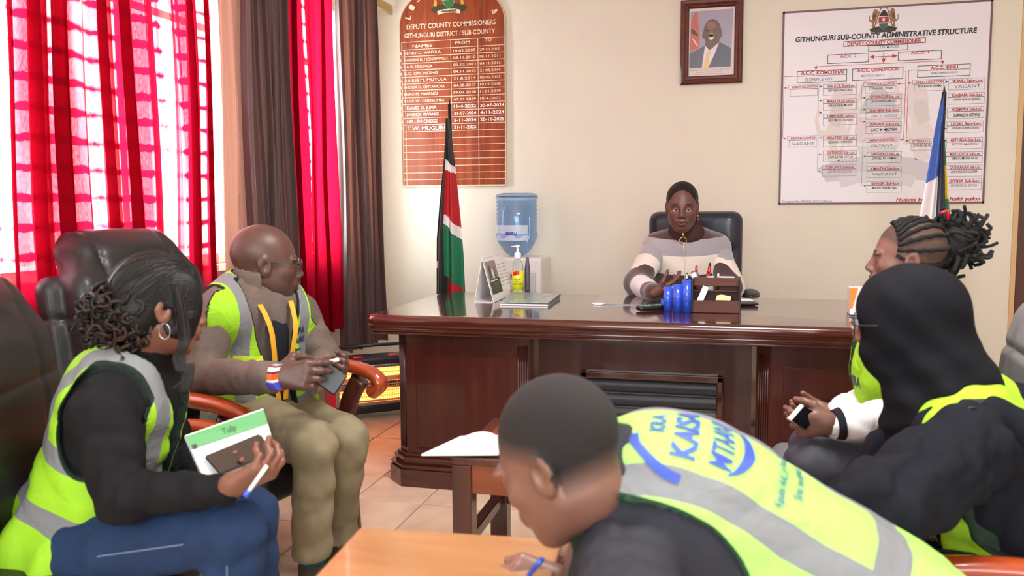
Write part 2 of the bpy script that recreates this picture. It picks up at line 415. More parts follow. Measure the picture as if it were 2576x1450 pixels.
for wi, (y0, y1) in enumerate((WY1, WY2)):
    e = empty('window_%d' % (wi+1), (XL-.1, (y0+y1)/2, SILL)); e['kind'] = 'structure'
    b = BM(); t = .05
    for y in (y0+t/2, y1-t/2): box(b, (XL-.105, y, (SILL+HEAD)/2), (.20, t, HEAD-SILL))
    for z in (SILL+t/2, HEAD-t/2): box(b, (XL-.105, (y0+y1)/2, z), (.199, y1-y0-.001, t))
    obj('window_frame', b, M_FRAME, e)
    n = 3 if wi == 0 else 1
    b = BM()
    for k in range(1, n):
        y = y0+(y1-y0)*k/n; box(b, (XL-.1, y, (SILL+HEAD)/2), (.05, .04, HEAD-SILL-.1))
    box(b, (XL-.1, (y0+y1)/2, 2.1), (.045, y1-y0-.1, .035)); obj('glazing_bar', b, M_FRAME, e)
    for k in range(n):
        b = BM(); ya = y0+(y1-y0)*k/n+.03; yb = y0+(y1-y0)*(k+1)/n-.03
        box(b, (XL-.1, (ya+yb)/2, (SILL+HEAD)/2), (.004, yb-ya, HEAD-SILL-.1)); obj('pane', b, M_GLASS, e)
    b = BM(); box(b, (XL+.03, (y0+y1)/2, SILL-.015), (.1, y1-y0+.06, .03), bev=.004); obj('window_sill', b, M_WALL, e)
# curtain rail (light wood pelmet seen at the very top)
b = BM(); box(b, (XL+.16, 3.6, 2.56), (.03, 4.0, .06), bev=.004); tag(obj('trim_1', b, mat('pelmet_wood', (196,170,120), .4)), kind='structure')
# skirting
M_SKIRT = mat('skirting_cream', (196,172,146), .5)
b = BM(); box(b, ((XL+DX0)/2, YB-.008, .05), (DX0-XL, .016, .1)); tag(obj('baseboard_back', b, M_SKIRT), kind='structure')
b = BM(); box(b, (XL+.008, (YR+YB)/2, .05), (.016, YB-YR, .1)); tag(obj('baseboard_left', b, M_SKIRT), kind='structure')
# door in the back wall at the right, with its plate
M_DOOR = wood('door_wood', (84,34,22), (58,20,14), .3, .3, (14, 14, 1), 1.5)
d = empty('door_1', ((DX0+DX1)/2, YB, 0)); d['kind'] = 'structure'
b = BM(); box(b, ((DX0+DX1)/2, YB+.03, DH/2), (DX1-DX0, .04, DH)); obj('door_leaf', b, M_DOOR, d)
b = BM()
box(b, (DX0+.03, YB+.04, DH/2), (.06, .1, DH), bev=.004); box(b, (DX1-.03, YB+.04, DH/2), (.06, .1, DH), bev=.004); box(b, ((DX0+DX1)/2, YB+.04, DH-.03), (DX1-DX0, .1, .06), bev=.004)
obj('door_frame', b, M_DOOR, d)
b = BM(); box(b, (DX0-.012, YB-.002, H/2), (.03, .012, H), bev=.003); tag(obj('trim_2', b, mat('door_edge_paint', (214,178,130), .5)), kind='structure')
# ================================================================ curtains
def sheer_mat(bias=0.0, extra=0.0):
    m, nt, b = new_mat('crimson_sheer'); nt.nodes.remove(b)
    uv = N(nt, 'ShaderNodeUVMap'); sep = N(nt, 'ShaderNodeSeparateXYZ'); link(nt, uv.outputs[0], sep.inputs[0])
    def M(op, a, b=None, c=None):
        n = N(nt, 'ShaderNodeMath', operation=op)
        for i, x in enumerate((a, b, c)):
            if x is None: continue
            if isinstance(x, (int, float)): n.inputs[i].default_value = x
            else: link(nt, x, n.inputs[i])
        return n.outputs[0]
    nz = N(nt, 'ShaderNodeTexNoise'); nz.inputs['Scale'].default_value = 3; mp = N(nt, 'ShaderNodeMapping'); mp.inputs['Scale'].default_value = (40, 9, 1); link(nt, uv.outputs[0], mp.inputs[0]); link(nt, mp.outputs[0], nz.inputs[0])
    # woven cross bars: 22 along the drop
    f = M('FRACT', M('ADD', M('MULTIPLY', sep.outputs[1], 22.0), M('MULTIPLY', nz.outputs[0], .25)))
    bar = M('SUBTRACT', 1.0, M('MINIMUM', M('MULTIPLY', M('ABSOLUTE', M('SUBTRACT', f, .5)), 6.0), 1.0))
    cn = N(nt, 'ShaderNodeTexNoise'); cn.inputs['Scale'].default_value = 1; cn.inputs['Detail'].default_value = 3; mp3 = N(nt, 'ShaderNodeMapping'); mp3.inputs['Scale'].default_value = (13, .35, 1); link(nt, uv.outputs[0], mp3.inputs[0]); link(nt, mp3.outputs[0], cn.inputs[0])
    cr_ = N(nt, 'ShaderNodeMapRange'); cr_.inputs['From Min'].default_value = .40-bias; cr_.inputs['From Max'].default_value = .54-bias; link(nt, cn.outputs[0], cr_.inputs[0]); dn = cr_.outputs[0]
    g = M('FRACT', M('MULTIPLY', sep.outputs[0], 34.0)); vb = M('LESS_THAN', g, .13)
    wv = N(nt, 'ShaderNodeTexNoise'); wv.inputs['Scale'].default_value = 1; mp2 = N(nt, 'ShaderNodeMapping'); mp2.inputs['Scale'].default_value = (900, 120, 1); link(nt, uv.outputs[0], mp2.inputs[0]); link(nt, mp2.outputs[0], wv.inputs[0])
    op = M('ADD', .20+extra, M('MULTIPLY', wv.outputs[0], .16)); op = M('ADD', op, M('MULTIPLY', dn, .62)); op = M('ADD', op, M('MULTIPLY', M('MULTIPLY', bar, .26), M('ADD', .35, dn))); op = M('ADD', op, M('MULTIPLY', vb, .05))
    tr = N(nt, 'ShaderNodeBsdfTransparent'); tr.inputs[0].default_value = (1, .80, .86, 1)
    tl = N(nt, 'ShaderNodeBsdfTranslucent'); tl.inputs[0].default_value = (*lin((168, 12, 40)), 1)
    df = N(nt, 'ShaderNodeBsdfDiffuse'); df.inputs[0].default_value = (*lin((152, 12, 36)), 1)
    m1 = N(nt, 'ShaderNodeMixShader'); m1.inputs[0].default_value = .42; link(nt, tl.outputs[0], m1.inputs[1]); link(nt, df.outputs[0], m1.inputs[2])
    m2 = N(nt, 'ShaderNodeMixShader'); link(nt, op, m2.inputs[0]); link(nt, tr.outputs[0], m2.inputs[1]); link(nt, m1.outputs[0], m2.inputs[2])
    link(nt, m2.outputs[0], nt.nodes['Material Output'].inputs[0]); return m
def heavy_mat(name, rgb):
    m, nt, b = new_mat(name); b.inputs['Base Color'].default_value = (*lin(rgb), 1); b.inputs['Roughness'].default_value = .55; b.inputs['Sheen Weight'].default_value = .35
    tl = N(nt, 'ShaderNodeBsdfTranslucent'); tl.inputs[0].default_value = (*lin((196, 120, 96)), 1)
    m2 = N(nt, 'ShaderNodeMixShader'); m2.inputs[0].default_value = .05; link(nt, b.outputs[0], m2.inputs[1]); link(nt, tl.outputs[0], m2.inputs[2]); link(nt, m2.outputs[0], nt.nodes['Material Output'].inputs[0])
    return m
M_SHEER = sheer_mat(.02, .05); M_SHEER2 = sheer_mat(.10, .30); M_HEAVY = heavy_mat('brown_satin', (78, 52, 50))
def yat(px, x=-2.27): return WX(px, 400, x).y
def curtain(name, y0, y1, z0, z1, x, nf, amp, over, mt, label, group, seed=1, nu=None, flare=0, hem=0):
    b = BM(); r = random.Random(seed); ph = [r.uniform(0, 6.28) for _ in range(6)]; nu = nu or nf*16
    def fn(u, v):
        z = z1+(z0-z1)*v; s = 2*PI*nf*u + .8*math.sin(2*PI*u*1.7+ph[0]) + .25*math.sin(v*5+ph[1])
        yy = y0+(y1-y0)*u; ov = over(u)
        yy += ov*math.sin(2*s+ph[2]*.1)*(.7+.3*v) + flare*(u-.5)*v + .012*math.sin(v*7+u*9+ph[3])
        xx = x + amp*(.6+.5*v)*math.sin(s) + .35*amp*math.sin(2.3*s+ph[4])
        return V((xx, yy, z + hem*math.sin(s)*v))
    grid(b, fn, nu, 30, uv=True); o = obj(name, b, mt, smooth=True); tag(o, label, 'curtain', group); return o
# near sheer: dense gathers and thin stretches, seen against the window
def dens(u):
    d = 0.006
    for c, wd, a in ((.07, .06, .03), (.40, .10, .05), (.60, .07, .045), (.93, .07, .04)): d += a*math.exp(-((u-c)/wd)**2)
    return d
curtain('sheer_curtain', 1.9, 3.50, .28, 2.52, -2.30, 13, .035, dens, M_SHEER, 'wide crimson sheer curtain with woven cross bars at the left window', 'crimson sheer curtains', 3, nu=320)
curtain('sheer_curtain', yat(697)+.035, yat(845)-.04, .50, 2.52, -2.28, 4, .035, lambda u: .03, M_SHEER2, 'narrow crimson sheer curtain between the two brown drapes', 'crimson sheer curtains', 5, nu=200)
curtain('brown_drape', yat(596), yat(706), .40, 2.52, -2.21, 6, .04, lambda u: .014, M_HEAVY, 'brown satin drape hanging behind the bald man, between both red sheers', 'brown satin drapes', 4, nu=160)
curtain('backlit_drape_edge', yat(556, -2.31), yat(612, -2.31), .40, 2.52, -2.31, 2, .015, lambda u: .004, heavy_mat('backlit_drape_tone', (190, 150, 132)), 'edge of the brown drape with the window light painted in pale pink', 'backlit drape edges', 14, nu=40)  # window light on the drape's edge, put in as a paler strip of cloth
curtain('brown_drape', yat(858, -2.22), yat(950, -2.22), .36, 2.52, -2.22, 6, .045, lambda u: .016, M_HEAVY, 'brown satin drape hanging in the corner beside the name board', 'brown satin drapes', 8, nu=160, flare=.02)
# ================================================================ emblem (shield, two lions, spears, mound, scroll)
LION = [(.30,0),(.42,0),(.45,.12),(.40,.22),(.50,.30),(.62,.20),(.70,.22),(.66,.30),(.56,.42),(.58,.55),(.72,.60),(.86,.66),(.84,.72),(.70,.69),(.62,.70),(.74,.78),(.86,.82),(.84,.88),(.70,.86),(.64,.84),(.68,.92),(.60,1.0),(.44,1.02),(.34,.95),(.28,.82),(.27,.65),(.26,.5),(.18,.40),(.10,.42),(.05,.55),(.10,.68),(.04,.70),(-.02,.55),(.03,.38),(.14,.30),(.24,.30),(.28,.2),(.26,.1),(.18,.04)]
def emblem(bm, fn, cx, cy, s, mi, d=.0):
    "fn(x, y, depth); mi = dict of material indexes; s = half height"
    def poly(pts, m, k):
        vs = [bm.verts.new(fn(cx+x*s, cy+y*s, d+k*.0004)) for x, y in pts]
        bm.faces.new(vs).material_index = mi[m]
    poly([(-.95,-.62),(-.6,-.48),(-.2,-.42),(.2,-.42),(.6,-.48),(.95,-.62),(.8,-.86),(.3,-.80),(-.3,-.80),(-.8,-.86)], 'mound', 1)
    for sg in (-1, 1):
        poly([(sg*.62+.03,-.5),(sg*.22+.03,.86),(sg*.22-.03,.86),(sg*.62-.03,-.5)], 'spear', 1)
        poly([(sg*.24,.80),(sg*.14,1.0),(sg*.13,.80)], 'spear', 2)
        L = [(-sg*-1*0 + sg*(1.0-x*.86), -.52+y*1.30) for x, y in LION]
        poly(L, 'lion', 3)
        poly([(sg*.55,.50),(sg*.75,.45),(sg*.80,.15),(sg*.62,.05),(sg*.55,.25)], 'mane', 4)
    def sh(y): return .34*math.cos(max(-1, min(1, y/.72))*PI/2)**.62
    def band(y0, y1, m, k, q=1.0):
        ys = [y0+(y1-y0)*i/8 for i in range(9)]; poly([(-q*sh(y), y) for y in ys]+[(q*sh(y), y) for y in ys[::-1]], m, k)
    band(-.71, .71, 'edge', 5, 1.08); band(.28, .69, 'black', 6); band(.22, .28, 'white', 6); band(-.20, .22, 'red', 6); band(-.26, -.20, 'white', 6); band(-.69, -.26, 'green', 6)
    poly([(.10*math.cos(a), .02+.13*math.sin(a)) for a in [2*PI*i/12 for i in range(12)]], 'white', 7)
    poly([(-.62,-.78),(-.3,-.70),(.3,-.70),(.62,-.78),(.56,-.96),(.26,-.88),(-.26,-.88),(-.56,-.96)], 'scroll', 7)
# ================================================================ name board (arched, varnished wood)
M_BOARD = wood('board_wood', (160,74,34), (126,50,22), .45, .12, (10, 10, .6), 3, spec=.3)
M_CREAM = mat('cream_lettering', (238,214,184), .5); M_WHITEL = mat('white_lettering', (250,240,232), .5)
def B_(px, py): p = WY(px, py, YB-.03); return p.x, p.z
bx0 = B_(1006, 250)[0]; bx1 = B_(1272, 250)[0]; bz0 = B_(1145, 468)[1]; bzs = B_(1140, 62)[1]
bw = bx1-bx0; bcx = (bx0+bx1)/2
board = empty('honours_board', (bcx, YB, bz0), 'arched varnished wooden board listing deputy county commissioners on the back wall', 'board')
def arch(x0, x1, z0, zs, ry, n=24):
    c = (x0+x1)/2; r = (x1-x0)/2
    return [(x0, z0), (x1, z0)]+[(c+r*math.cos(PI*i/n), zs+ry*math.sin(PI*i/n)) for i in range(n+1)]
zs = bzs+.01
b = BM(); prism(b, arch(bx0, bx1, bz0, zs, .27), lambda x, y, d: V((x, YB-.001-d, y)), .022); obj('board_edge', b, mat('board_edge_cream', (214,196,164), .5), board)
b = BM(); prism(b, arch(bx0+.008, bx1-.008, bz0+.008, zs, .262), lambda x, y, d: V((x, YB-.023-d, y)), .004); obj('board_face', b, M_BOARD, board)
def on_board(x, y, d=0): return V((x, YB-.0275-d, y))
def bx(cx): return B_(940+cx/2.9, 200)[0]
def bz(cy, cx=560): return B_(940+cx/2.9, cy/2.9)[1]
b = BM()
def brule(cx0, cx1, cy0, cy1, t=.0035):
    xa, xb, za, zb = bx(cx0), bx(cx1), bz(cy0), bz(cy1)
    if abs(cy1-cy0) < 1: box(b, ((xa+xb)/2, YB-.028, za), (abs(xb-xa), .0015, t))
    else: box(b, (xa, YB-.028, (za+zb)/2), (t, .0015, abs(zb-za)))
xs_ = [bx(208), bx(228), bx(570), bx(768), bx(958)]
rows = [290]+[347+i*50.6 for i in range(21)]
for i, cy in enumerate(rows): brule(208 if i else 208, 958, cy, cy)
for cx in (208, 958): brule(cx, cx, 290, rows[-1])
for cx in (565, 762): brule(cx, cx, 290, rows[-1])
brule(229, 229, 347, rows[-1]); obj('table_rules', b, M_CREAM, board)
bl, bw_ = BM(), BM()
def bt_(s, cx0, cx1, cy, h=24, bold=.006, w_=0, tgt=None):
    x0, x1 = bx(cx0), bx(cx1); z = bz(cy); hh = h/2.9/2150*5.9*.9
    put_text(tgt or bl, s, lambda x, y: on_board(x, y, .001), x0, z-hh/2, x1, z+hh/2, bold)
bt_('DEPUTY COUNTY COMMISSIONERS', 247, 893, 178, 38, .012); bt_('GITHUNGURI DISTRICT / SUB-COUNTY', 230, 888, 243, 36, .012)
bt_('NAMES', 287, 430, 322, 24, .01); bt_('FROM', 597, 703, 314, 22, .01); bt_('TO', 815, 862, 306, 22, .01)
names = [('HENRY O. WAFULA', 492, '19.02.2009', '29.10.2010'), ('HASSAN B. MOHAMMED', 540, '08.11.2010', '18.11.2011'), ('F.A.O. NDUNGA', 430, '01.12.2011', '04.11.2013'), ('G.O. OMONDING', 467, '04.11.2013', '21.08.2014'), ('JULIUS M. MUTULA', 532, '21.8.2014', '02.02.2017'), ('RHODA N. ONYANCHA', 517, '04.08.2017', '19.02.2018'), ('MERU M. MWANGI', 464, '19.02.2018', '11.01.2019'), ('ROSE W. CHEGE MRS', 512, '07.02.2019', '10-4-2022'), ('DAVID O. JUMA', 455, '11-4-2022', '30-07-2024'), ('PATRICK MWANGI', 468, '31-07-2024', '4-11-2024'), ('HELLEN CHEGE', 460, '5-11-2024', '20-11-2025'), ('T.W. MUGURO', 540, '21-11-2025', '')]
for i, (nm, xe, f, t) in enumerate(names):
    cy = 347+(i+.5)*50.6; tg = bl if i < 8 else bw_; hb = (22 if i < 8 else 25) if i < 11 else 32; bo = .006 if i < 8 else .016
    bt_(nm, 222 if i < 8 else 238, xe, cy, hb, bo, tgt=tg); bt_(str(i+1), 190 if i < 9 else 183, 204, cy, 22, .01, tgt=tg)
    bt_(f, 582, 745, cy, 20 if i < 8 else 24, bo, tgt=tg)
    if t: bt_(t, 775, 925 if i < 8 else 950, cy, 20 if i < 8 else 24, bo, tgt=tg)
# words that follow the arch
def arc_text(s, a0, a1, r, h, tgt):
    n = len(s)
    for k, ch in enumerate(s):
        if ch == ' ': continue
        a = a0+(a1-a0)*(k+.5)/n; cx_, cz_ = bcx, zs-.04
        px_, pz_ = cx_-r*math.cos(a)*1.0, cz_+r*math.sin(a)
        ux, uz = math.sin(a), math.cos(a); wd = h*.75
        put_text(tgt, ch, lambda x, y: on_board(px_+x*ux-y*uz, pz_+x*uz+y*ux, .001), -wd/2, -h/2, wd/2, h/2, .02)
arc_text('LIST OF DCS &', math.radians(12), math.radians(168), bw/2-.055, .04, bl)
obj('cream_lettering', bl, M_CREAM, board)['kind'] = 'stuff'; obj('white_lettering', bw_, M_WHITEL, board)['kind'] = 'stuff'
EMC = dict(mound=(58,50,34), spear=(150,40,30), lion=(206,150,42), mane=(150,96,30), edge=(230,220,190), black=(30,26,26), white=(240,236,228), red=(170,30,36), green=(40,110,60), scroll=(226,206,170))
def emblem_mats(tag_, cols): return [mat('emblem_%s' % k + tag_, v, .5) for k, v in cols.items()], {k: i for i, k in enumerate(cols)}
ms, mi_ = emblem_mats('', EMC)
b = BM(); ec = B_(940+548/2.9, 20); emblem(b, lambda x, y, d: on_board(x, y, .0015+d), ec[0], B_(1128, -2)[1]+.03, .135, mi_)
put_text(b, 'HARAMBEE', lambda x, y: on_board(x, y, .006), ec[0]-.055, B_(1128, -2)[1]+.03-.115, ec[0]+.055, B_(1128, -2)[1]+.03-.1, .02, mi=mi_['black'])
obj('emblem', b, ms, board)
# ================================================================ framed portrait
def F_(px, py): p = WY(px, py, YB-.02); return p.x, p.z
fx0, fx1 = F_(1712, 100)[0], F_(1869, 100)[0]; fz0, fz1 = F_(1789, 211)[1], F_(1790, -3)[1]
port = empty('framed_portrait', ((fx0+fx1)/2, YB, fz0), 'dark wooden framed portrait of a smiling man in a suit and yellow tie', 'picture')
M_PF = wood('portrait_frame_wood', (104,44,30), (76,28,20), .3, .4, (8, 8, 8), 3)
fw = .052; b = BM()
prof = [(0, .0), (0, .028), (.008, .034), (.022, .030), (.034, .022), (.044, .024), (.052, .016), (.052, .004)]
cs = [(fx0, fz0, 1, 1), (fx1, fz0, -1, 1), (fx1, fz1, -1, -1), (fx0, fz1, 1, -1)]
rg = [[b.verts.new((x+sx*o, YB-h, z+sz*o)) for o, h in prof] for x, z, sx, sz in cs]
for i in range(4):
    for k in range(len(prof)-1): b.faces.new((rg[i][k], rg[(i+1) % 4][k], rg[(i+1) % 4][k+1], rg[i][k+1]))
bmesh.ops.recalc_face_normals(b, faces=b.faces[:]); obj('frame', b, M_PF, port)
b = BM(); gx0, gx1, gz0, gz1 = fx0+fw, fx1-fw, fz0+fw, fz1-fw
box(b, ((gx0+gx1)/2, YB-.006, (gz0+gz1)/2), (gx1-gx0, .006, gz1-gz0)); obj('mount_board', b, mat('mount_paper', (222,210,206), .5), port)
PC = dict(bg=(160,152,172), flag=(196,96,70), dark=(70,54,50), suit=(78,80,104), suit2=(92,92,112), shirt=(226,214,224), tie=(226,196,120), skin=(104,72,60), skin2=(132,96,82), eye=(40,28,26), teeth=(240,226,218), wht=(222,200,204), cap=(150,120,120))
pm = [mat('print_'+k, v, .35) for k, v in PC.items()]; pi_ = {k: i for i, k in enumerate(PC)}
b = BM(); iw = gx1-gx0; ih = gz1-gz0
def pp(pts, m, k):  # crop frame: 250..1010 x 100..1220
    vs = [b.verts.new((gx0+(x-250)/760*iw, YB-.0092-k*.0003, gz1-(y-105)/1110*ih)) for x, y in pts]; b.faces.new(vs).material_index = pi_[m]
def el(cx, cy, rx, ry, n=20, a0=0, a1=2*PI): return [(cx+rx*math.cos(a0+(a1-a0)*i/n), cy+ry*math.sin(a0+(a1-a0)*i/n)) for i in range(n + (1 if a1-a0 < 6.2 else 0))]
pp([(275,150),(985,140),(955,1080),(262,1080)], 'bg', 0)
pp([(345,160),(385,160),(425,560),(430,760),(272,800),(285,300)], 'flag', 1); pp([(284,430),(345,455),(400,530),(408,560),(330,530),(284,490)], 'dark', 2); pp([(295,580),(350,620),(420,730),(360,690)], 'wht', 2)
pp([(262,830),(420,770),(520,710),(600,800),(760,665),(960,780),(955,1080),(262,1080)], 'suit2', 3); pp([(780,690),(960,780),(955,1080),(590,1080)], 'suit', 4)
pp([(522,715),(600,800),(758,668),(690,850),(585,1080),(472,1080)], 'shirt', 5); pp([(560,812),(600,805),(635,835),(598,890),(600,1000),(585,1080),(480,1080),(540,930),(545,850)], 'tie', 6)
pp([(530,640),(760,600),(760,670),(600,800),(525,720)], 'skin', 5)
pp(el(497,545,22,62), 'skin', 6); pp(el(785,535,22,62), 'skin', 6); pp([(x, y) for x, y in el(640,505,150,215,28)], 'skin', 7); pp(el(620,400,80,75), 'skin2', 8)
pp(el(560,468,32,9), 'eye', 9); pp(el(690,465,32,9), 'eye', 9); pp(el(622,530,42,38), 'skin2', 9); pp(el(622,560,40,12), 'eye', 9); pp(el(625,590,66,46,16,0,PI), 'eye', 10); pp(el(625,590,54,34,16,0,PI), 'teeth', 11)
for x in (540, 712): pp([(x,560),(x+10,560),(x+4,640)], 'eye', 9)
def pt(s, x0, x1, y, h): put_text(b, s, lambda x, z: V((x, YB-.0096, z)), gx0+(x0-250)/760*iw, gz1-(y+h/2-105)/1110*ih, gx0+(x1-250)/760*iw, gz1-(y-h/2-105)/1110*ih, 0, mi=pi_['cap'])
pt('His Excellency Hon. William Samoei Ruto, PhD, C.G.H.', 268, 935, 1115, 20); pt('President of the Republic of Kenya and', 385, 815, 1150, 20); pt('Commander in Chief of the Defence Forces', 355, 845, 1183, 20)
obj('printed_photograph', b, pm, port)
# ================================================================ administrative structure chart
def C_(cx, cy): p = WY(1960+cx/2.685, cy/2.685, YB-.012); return p.x, p.z
kx0, kx1 = C_(18, 700)[0], C_(1408, 700)[0]; kz0, kz1 = C_(700, 1372)[1], C_(700, 46)[1]
chart = empty('wall_chart', ((kx0+kx1)/2, YB, kz0), 'large white printed chart of sub-county administrative structure on the back wall', 'chart')
b = BM(); box(b, ((kx0+kx1)/2, YB-.006, (kz0+kz1)/2), (kx1-kx0, .010, kz1-kz0)); obj('chart_sheet', b, mat('chart_vinyl', (232,228,236), .35), chart)
b = BM(); t = .011
for x in (kx0, kx1): box(b, (x, YB-.007, (kz0+kz1)/2), (t, .014, kz1-kz0+t))
for z in (kz0, kz1): box(b, ((kx0+kx1)/2, YB-.007, z), (kx1-kx0+t, .014, t))
obj('border_strip', b, mat('chart_border_maroon', (118,84,92), .5), chart)
CC = dict(blk=(34,28,36), red=(186,34,40), gry=(128,122,140), box=(120,116,124), ser=(52,46,54), dk=(70,64,70), pap=(236,232,244))
cm_ = [mat('chart_'+k, v, .5) for k, v in CC.items()]; ci = {k: i for i, k in enumerate(CC)}
b = BM()
def onc(x, y, d=.0): return V((x, YB-.0118-d, y))
def ct(s, x0, x1, y, h, m='ser', bold=.01, ital=0):
    ym = y; xa = C_(x0, ym)[0]; xb = C_(x1, ym)[0]; z = C_((x0+x1)/2, ym)[1]; hh = h/2.685/2150*5.15
    put_text(b, s, lambda x, yy: onc(x, yy, .0008), xa, z-hh/2, xb, z+hh/2, bold, ci[m], ital)
def cline(x0, y0, x1, y1, m='box', w_=2.2):
    a = C_(x0, y0); c = C_(x1, y1); hw = w_/2.685/2150*5.15/2
    if abs(x1-x0) > abs(y1-y0): z = (a[1]+c[1])/2; pts = [(a[0], z-hw), (c[0], z-hw), (c[0], z+hw), (a[0], z+hw)]
    else: x = (a[0]+c[0])/2; pts = [(x-hw, a[1]), (x+hw, a[1]), (x+hw, c[1]), (x-hw, c[1])]
    f = b.faces.new([b.verts.new(onc(x, z, .0006)) for x, z in pts]); f.material_index = ci[m]
def cbox(x0, x1, y0, y1, m='box', w_=2.2, fill=None):
    "rectangle by its centre-line heights y0 (top), y1 (bottom) at the middle"
    xa, xb = C_(x0, (y0+y1)/2)[0], C_(x1, (y0+y1)/2)[0]; za, zb = C_((x0+x1)/2, y0)[1], C_((x0+x1)/2, y1)[1]; hw = w_/2.685/2150*5.15
    for (p, q, r, s_) in ((xa, xb, za-hw, za), (xa, xb, zb, zb+hw), (xa, xa+hw, zb, za), (xb-hw, xb, zb, za)):
        b.faces.new([b.verts.new(onc(x, z, .0005)) for x, z in ((p, r), (q, r), (q, s_), (p, s_))]).material_index = ci[m]
    if fill: b.faces.new([b.verts.new(onc(x, z, .0004)) for x, z in ((xa, zb), (xb, zb), (xb, za), (xa, za))]).material_index = ci[fill]
def arrow(x, y, d, s=9, m='blk'):
    dirs = {'r': (1, 0), 'l': (-1, 0), 'd': (0, 1), 'u': (0, -1)}[d]; X, Z = C_(x, y); k = s/2.685/2150*5.15; dx, dz = dirs[0], -dirs[1]
    pts = [(X+dx*k, Z+dz*k), (X-dx*k-dz*k*.8, Z-dz*k+dx*k*.8), (X-dx*k+dz*k*.8, Z-dz*k-dx*k*.8)]
    b.faces.new([b.verts.new(onc(x_, z_, .0009)) for x_, z_ in pts]).material_index = ci[m]
ct('GITHUNGURI SUB-COUNTY ADMINISTRATIVE STRUCTURE', 110, 1333, 236, 33, 'blk', .035, .08)
ct('DEPUTY COUNTY COMMISSIONER', 462, 960, 285, 24, 'red', .03); cbox(435, 990, 266, 303, 'dk', 4)
ct('T.W. MUGURO', 680, 812, 316, 18, 'gry'); cbox(602, 870, 302, 344, 'dk', 4)
ct('A.C.C. 2', 412, 522, 380, 17, 'red', .03); cbox(326, 606, 364, 426, 'dk', 4); ct('A.C.C. 1', 890, 1012, 355, 17, 'red', .03); cbox(803, 1098, 344, 406, 'dk', 4)
cbox(360, 580, 392, 424, 'pap', 2, 'pap'); cbox(818, 1080, 368, 404, 'pap', 2, 'pap')
cline(706, 348, 706, 410, 'red', 4); cline(640, 384, 770, 380, 'red', 4); arrow(625, 385, 'l', 17, 'red'); arrow(783, 378, 'r', 17, 'red'); arrow(706, 412, 'd', 17, 'red')
cline(248, 450, 1104, 412, 'red', 3); cline(249, 432, 249, 460, 'red', 3); arrow(249, 464, 'd', 12, 'red'); cline(1103, 405, 1103, 425, 'red', 3); arrow(1103, 424, 'd', 12, 'red')
ct('A.C.C. KOMOTHAI', 147, 435, 490, 24, 'red', .03); ct('FLORENCE KIIO', 178, 358, 536, 20, 'gry'); cbox(120, 458, 474, 556, 'dk', 4); cline(122, 513, 456, 506, 'dk', 3)
ct('A.C.C. GITHUNGURI', 528, 810, 470, 22, 'red', .03); cbox(494, 838, 458, 540, 'dk', 4); cbox(500, 755, 480, 526, 'pap', 1, 'pap'); ct('MARTIN O. OPEKO', 552, 706, 511, 16, 'gry')
ct('A.C.C. IKINU', 1024, 1208, 455, 23, 'red', .03); ct('WEMSLEY MAKORI KUBATO', 1026, 1206, 491, 12, 'gry'); cbox(934, 1292, 437, 518, 'dk', 4); cline(936, 476, 1290, 468, 'dk', 3)
def cell(t1, t2, x0, x1, y, w2='ser', big=False, h2=16, loc=False, bx=True, xb=None):
    w = x1-x0; ct(t1, x0+w*.12, x1-w*.06, y, 18 if not loc else 15, 'red', .03)
    if t2: ct(t2, x0+w*.16, x1-w*.12, y+(29 if not big else 38), h2, w2, .012 if w2 != 'blk' else .02)
    if bx: cbox(x0, x1, y-15, y+14); cbox(x0+(12 if loc else 0), x1-(12 if loc else 0), y+14, y+62)
for y, a, bb in ((580, 'THUITA Sub-Loc', 'ESTHER WACUKA'), (682, 'MBARA YA IGI Sub-Loc', 'SERAH NJERI MUNIU'), (782, 'KIAMBURURU Sub-Loc', 'PAUL MBUTO WANJIRU'), (930, 'KIRATINA Sub-Loc', 'REGINA N. WANYOIKE'), (1031, 'GATHUGU Sub-Loc', 'STANLEY M. GITAU')): cell(a, bb, 296, 524, y)
cell('KIBICHOI Sub-Loc', 'JOHN NDOGO K', 292, 520, 1129, 'gry', h2=20)
cell('KOMOTHAI LOCATION', '', 62, 272, 587, loc=True); cell('KIRATINA LOCATION', 'VACANT', 54, 264, 933, 'gry', True, 20, loc=True)
cell('GITHUNGURI LOCATION', 'STEPHEN W. THINJA', 570, 796, 567, loc=True)
for y, a, bb, k_, h_ in ((653, 'GITHUNGURI Sub-Loc', 'JESSE HUHO MUGO', 'ser', 16), (744, 'KANJAI Sub-Loc', 'GIBSY N. NJOROGE', 'gry', 15), (838, 'KIAIRIA Sub-Loc', 'LUCY M MBUTHIA', 'blk', 22)): cell(a, bb, 585, 826, y, k_, h_ > 20 or k_ == 'gry', h_)
cell('NGEWA LOCATION', 'VACANT', 580, 796, 946, 'gry', True, 19, loc=True)
for y, a, bb, k_, h_ in ((1040, 'GIATHIEKO Sub-Loc', 'DANIEL W. KAMAU', 'ser', 17), (1139, 'KIMATHI Sub-Loc', 'VACANT', 'gry', 20), (1239, 'NYAGA Sub-Loc', 'MARION WAIRIMU NJAU', 'ser', 16)): cell(a, bb, 590, 826, y, k_, k_ == 'gry', h_)
cell('IKINU LOCATION', 'PETER KARIUKI WAIRIMU', 900, 1124, 552, loc=True); cell('GITHIGA LOC', 'STEPHEN M. NJ', 878, 1040, 954, loc=True)
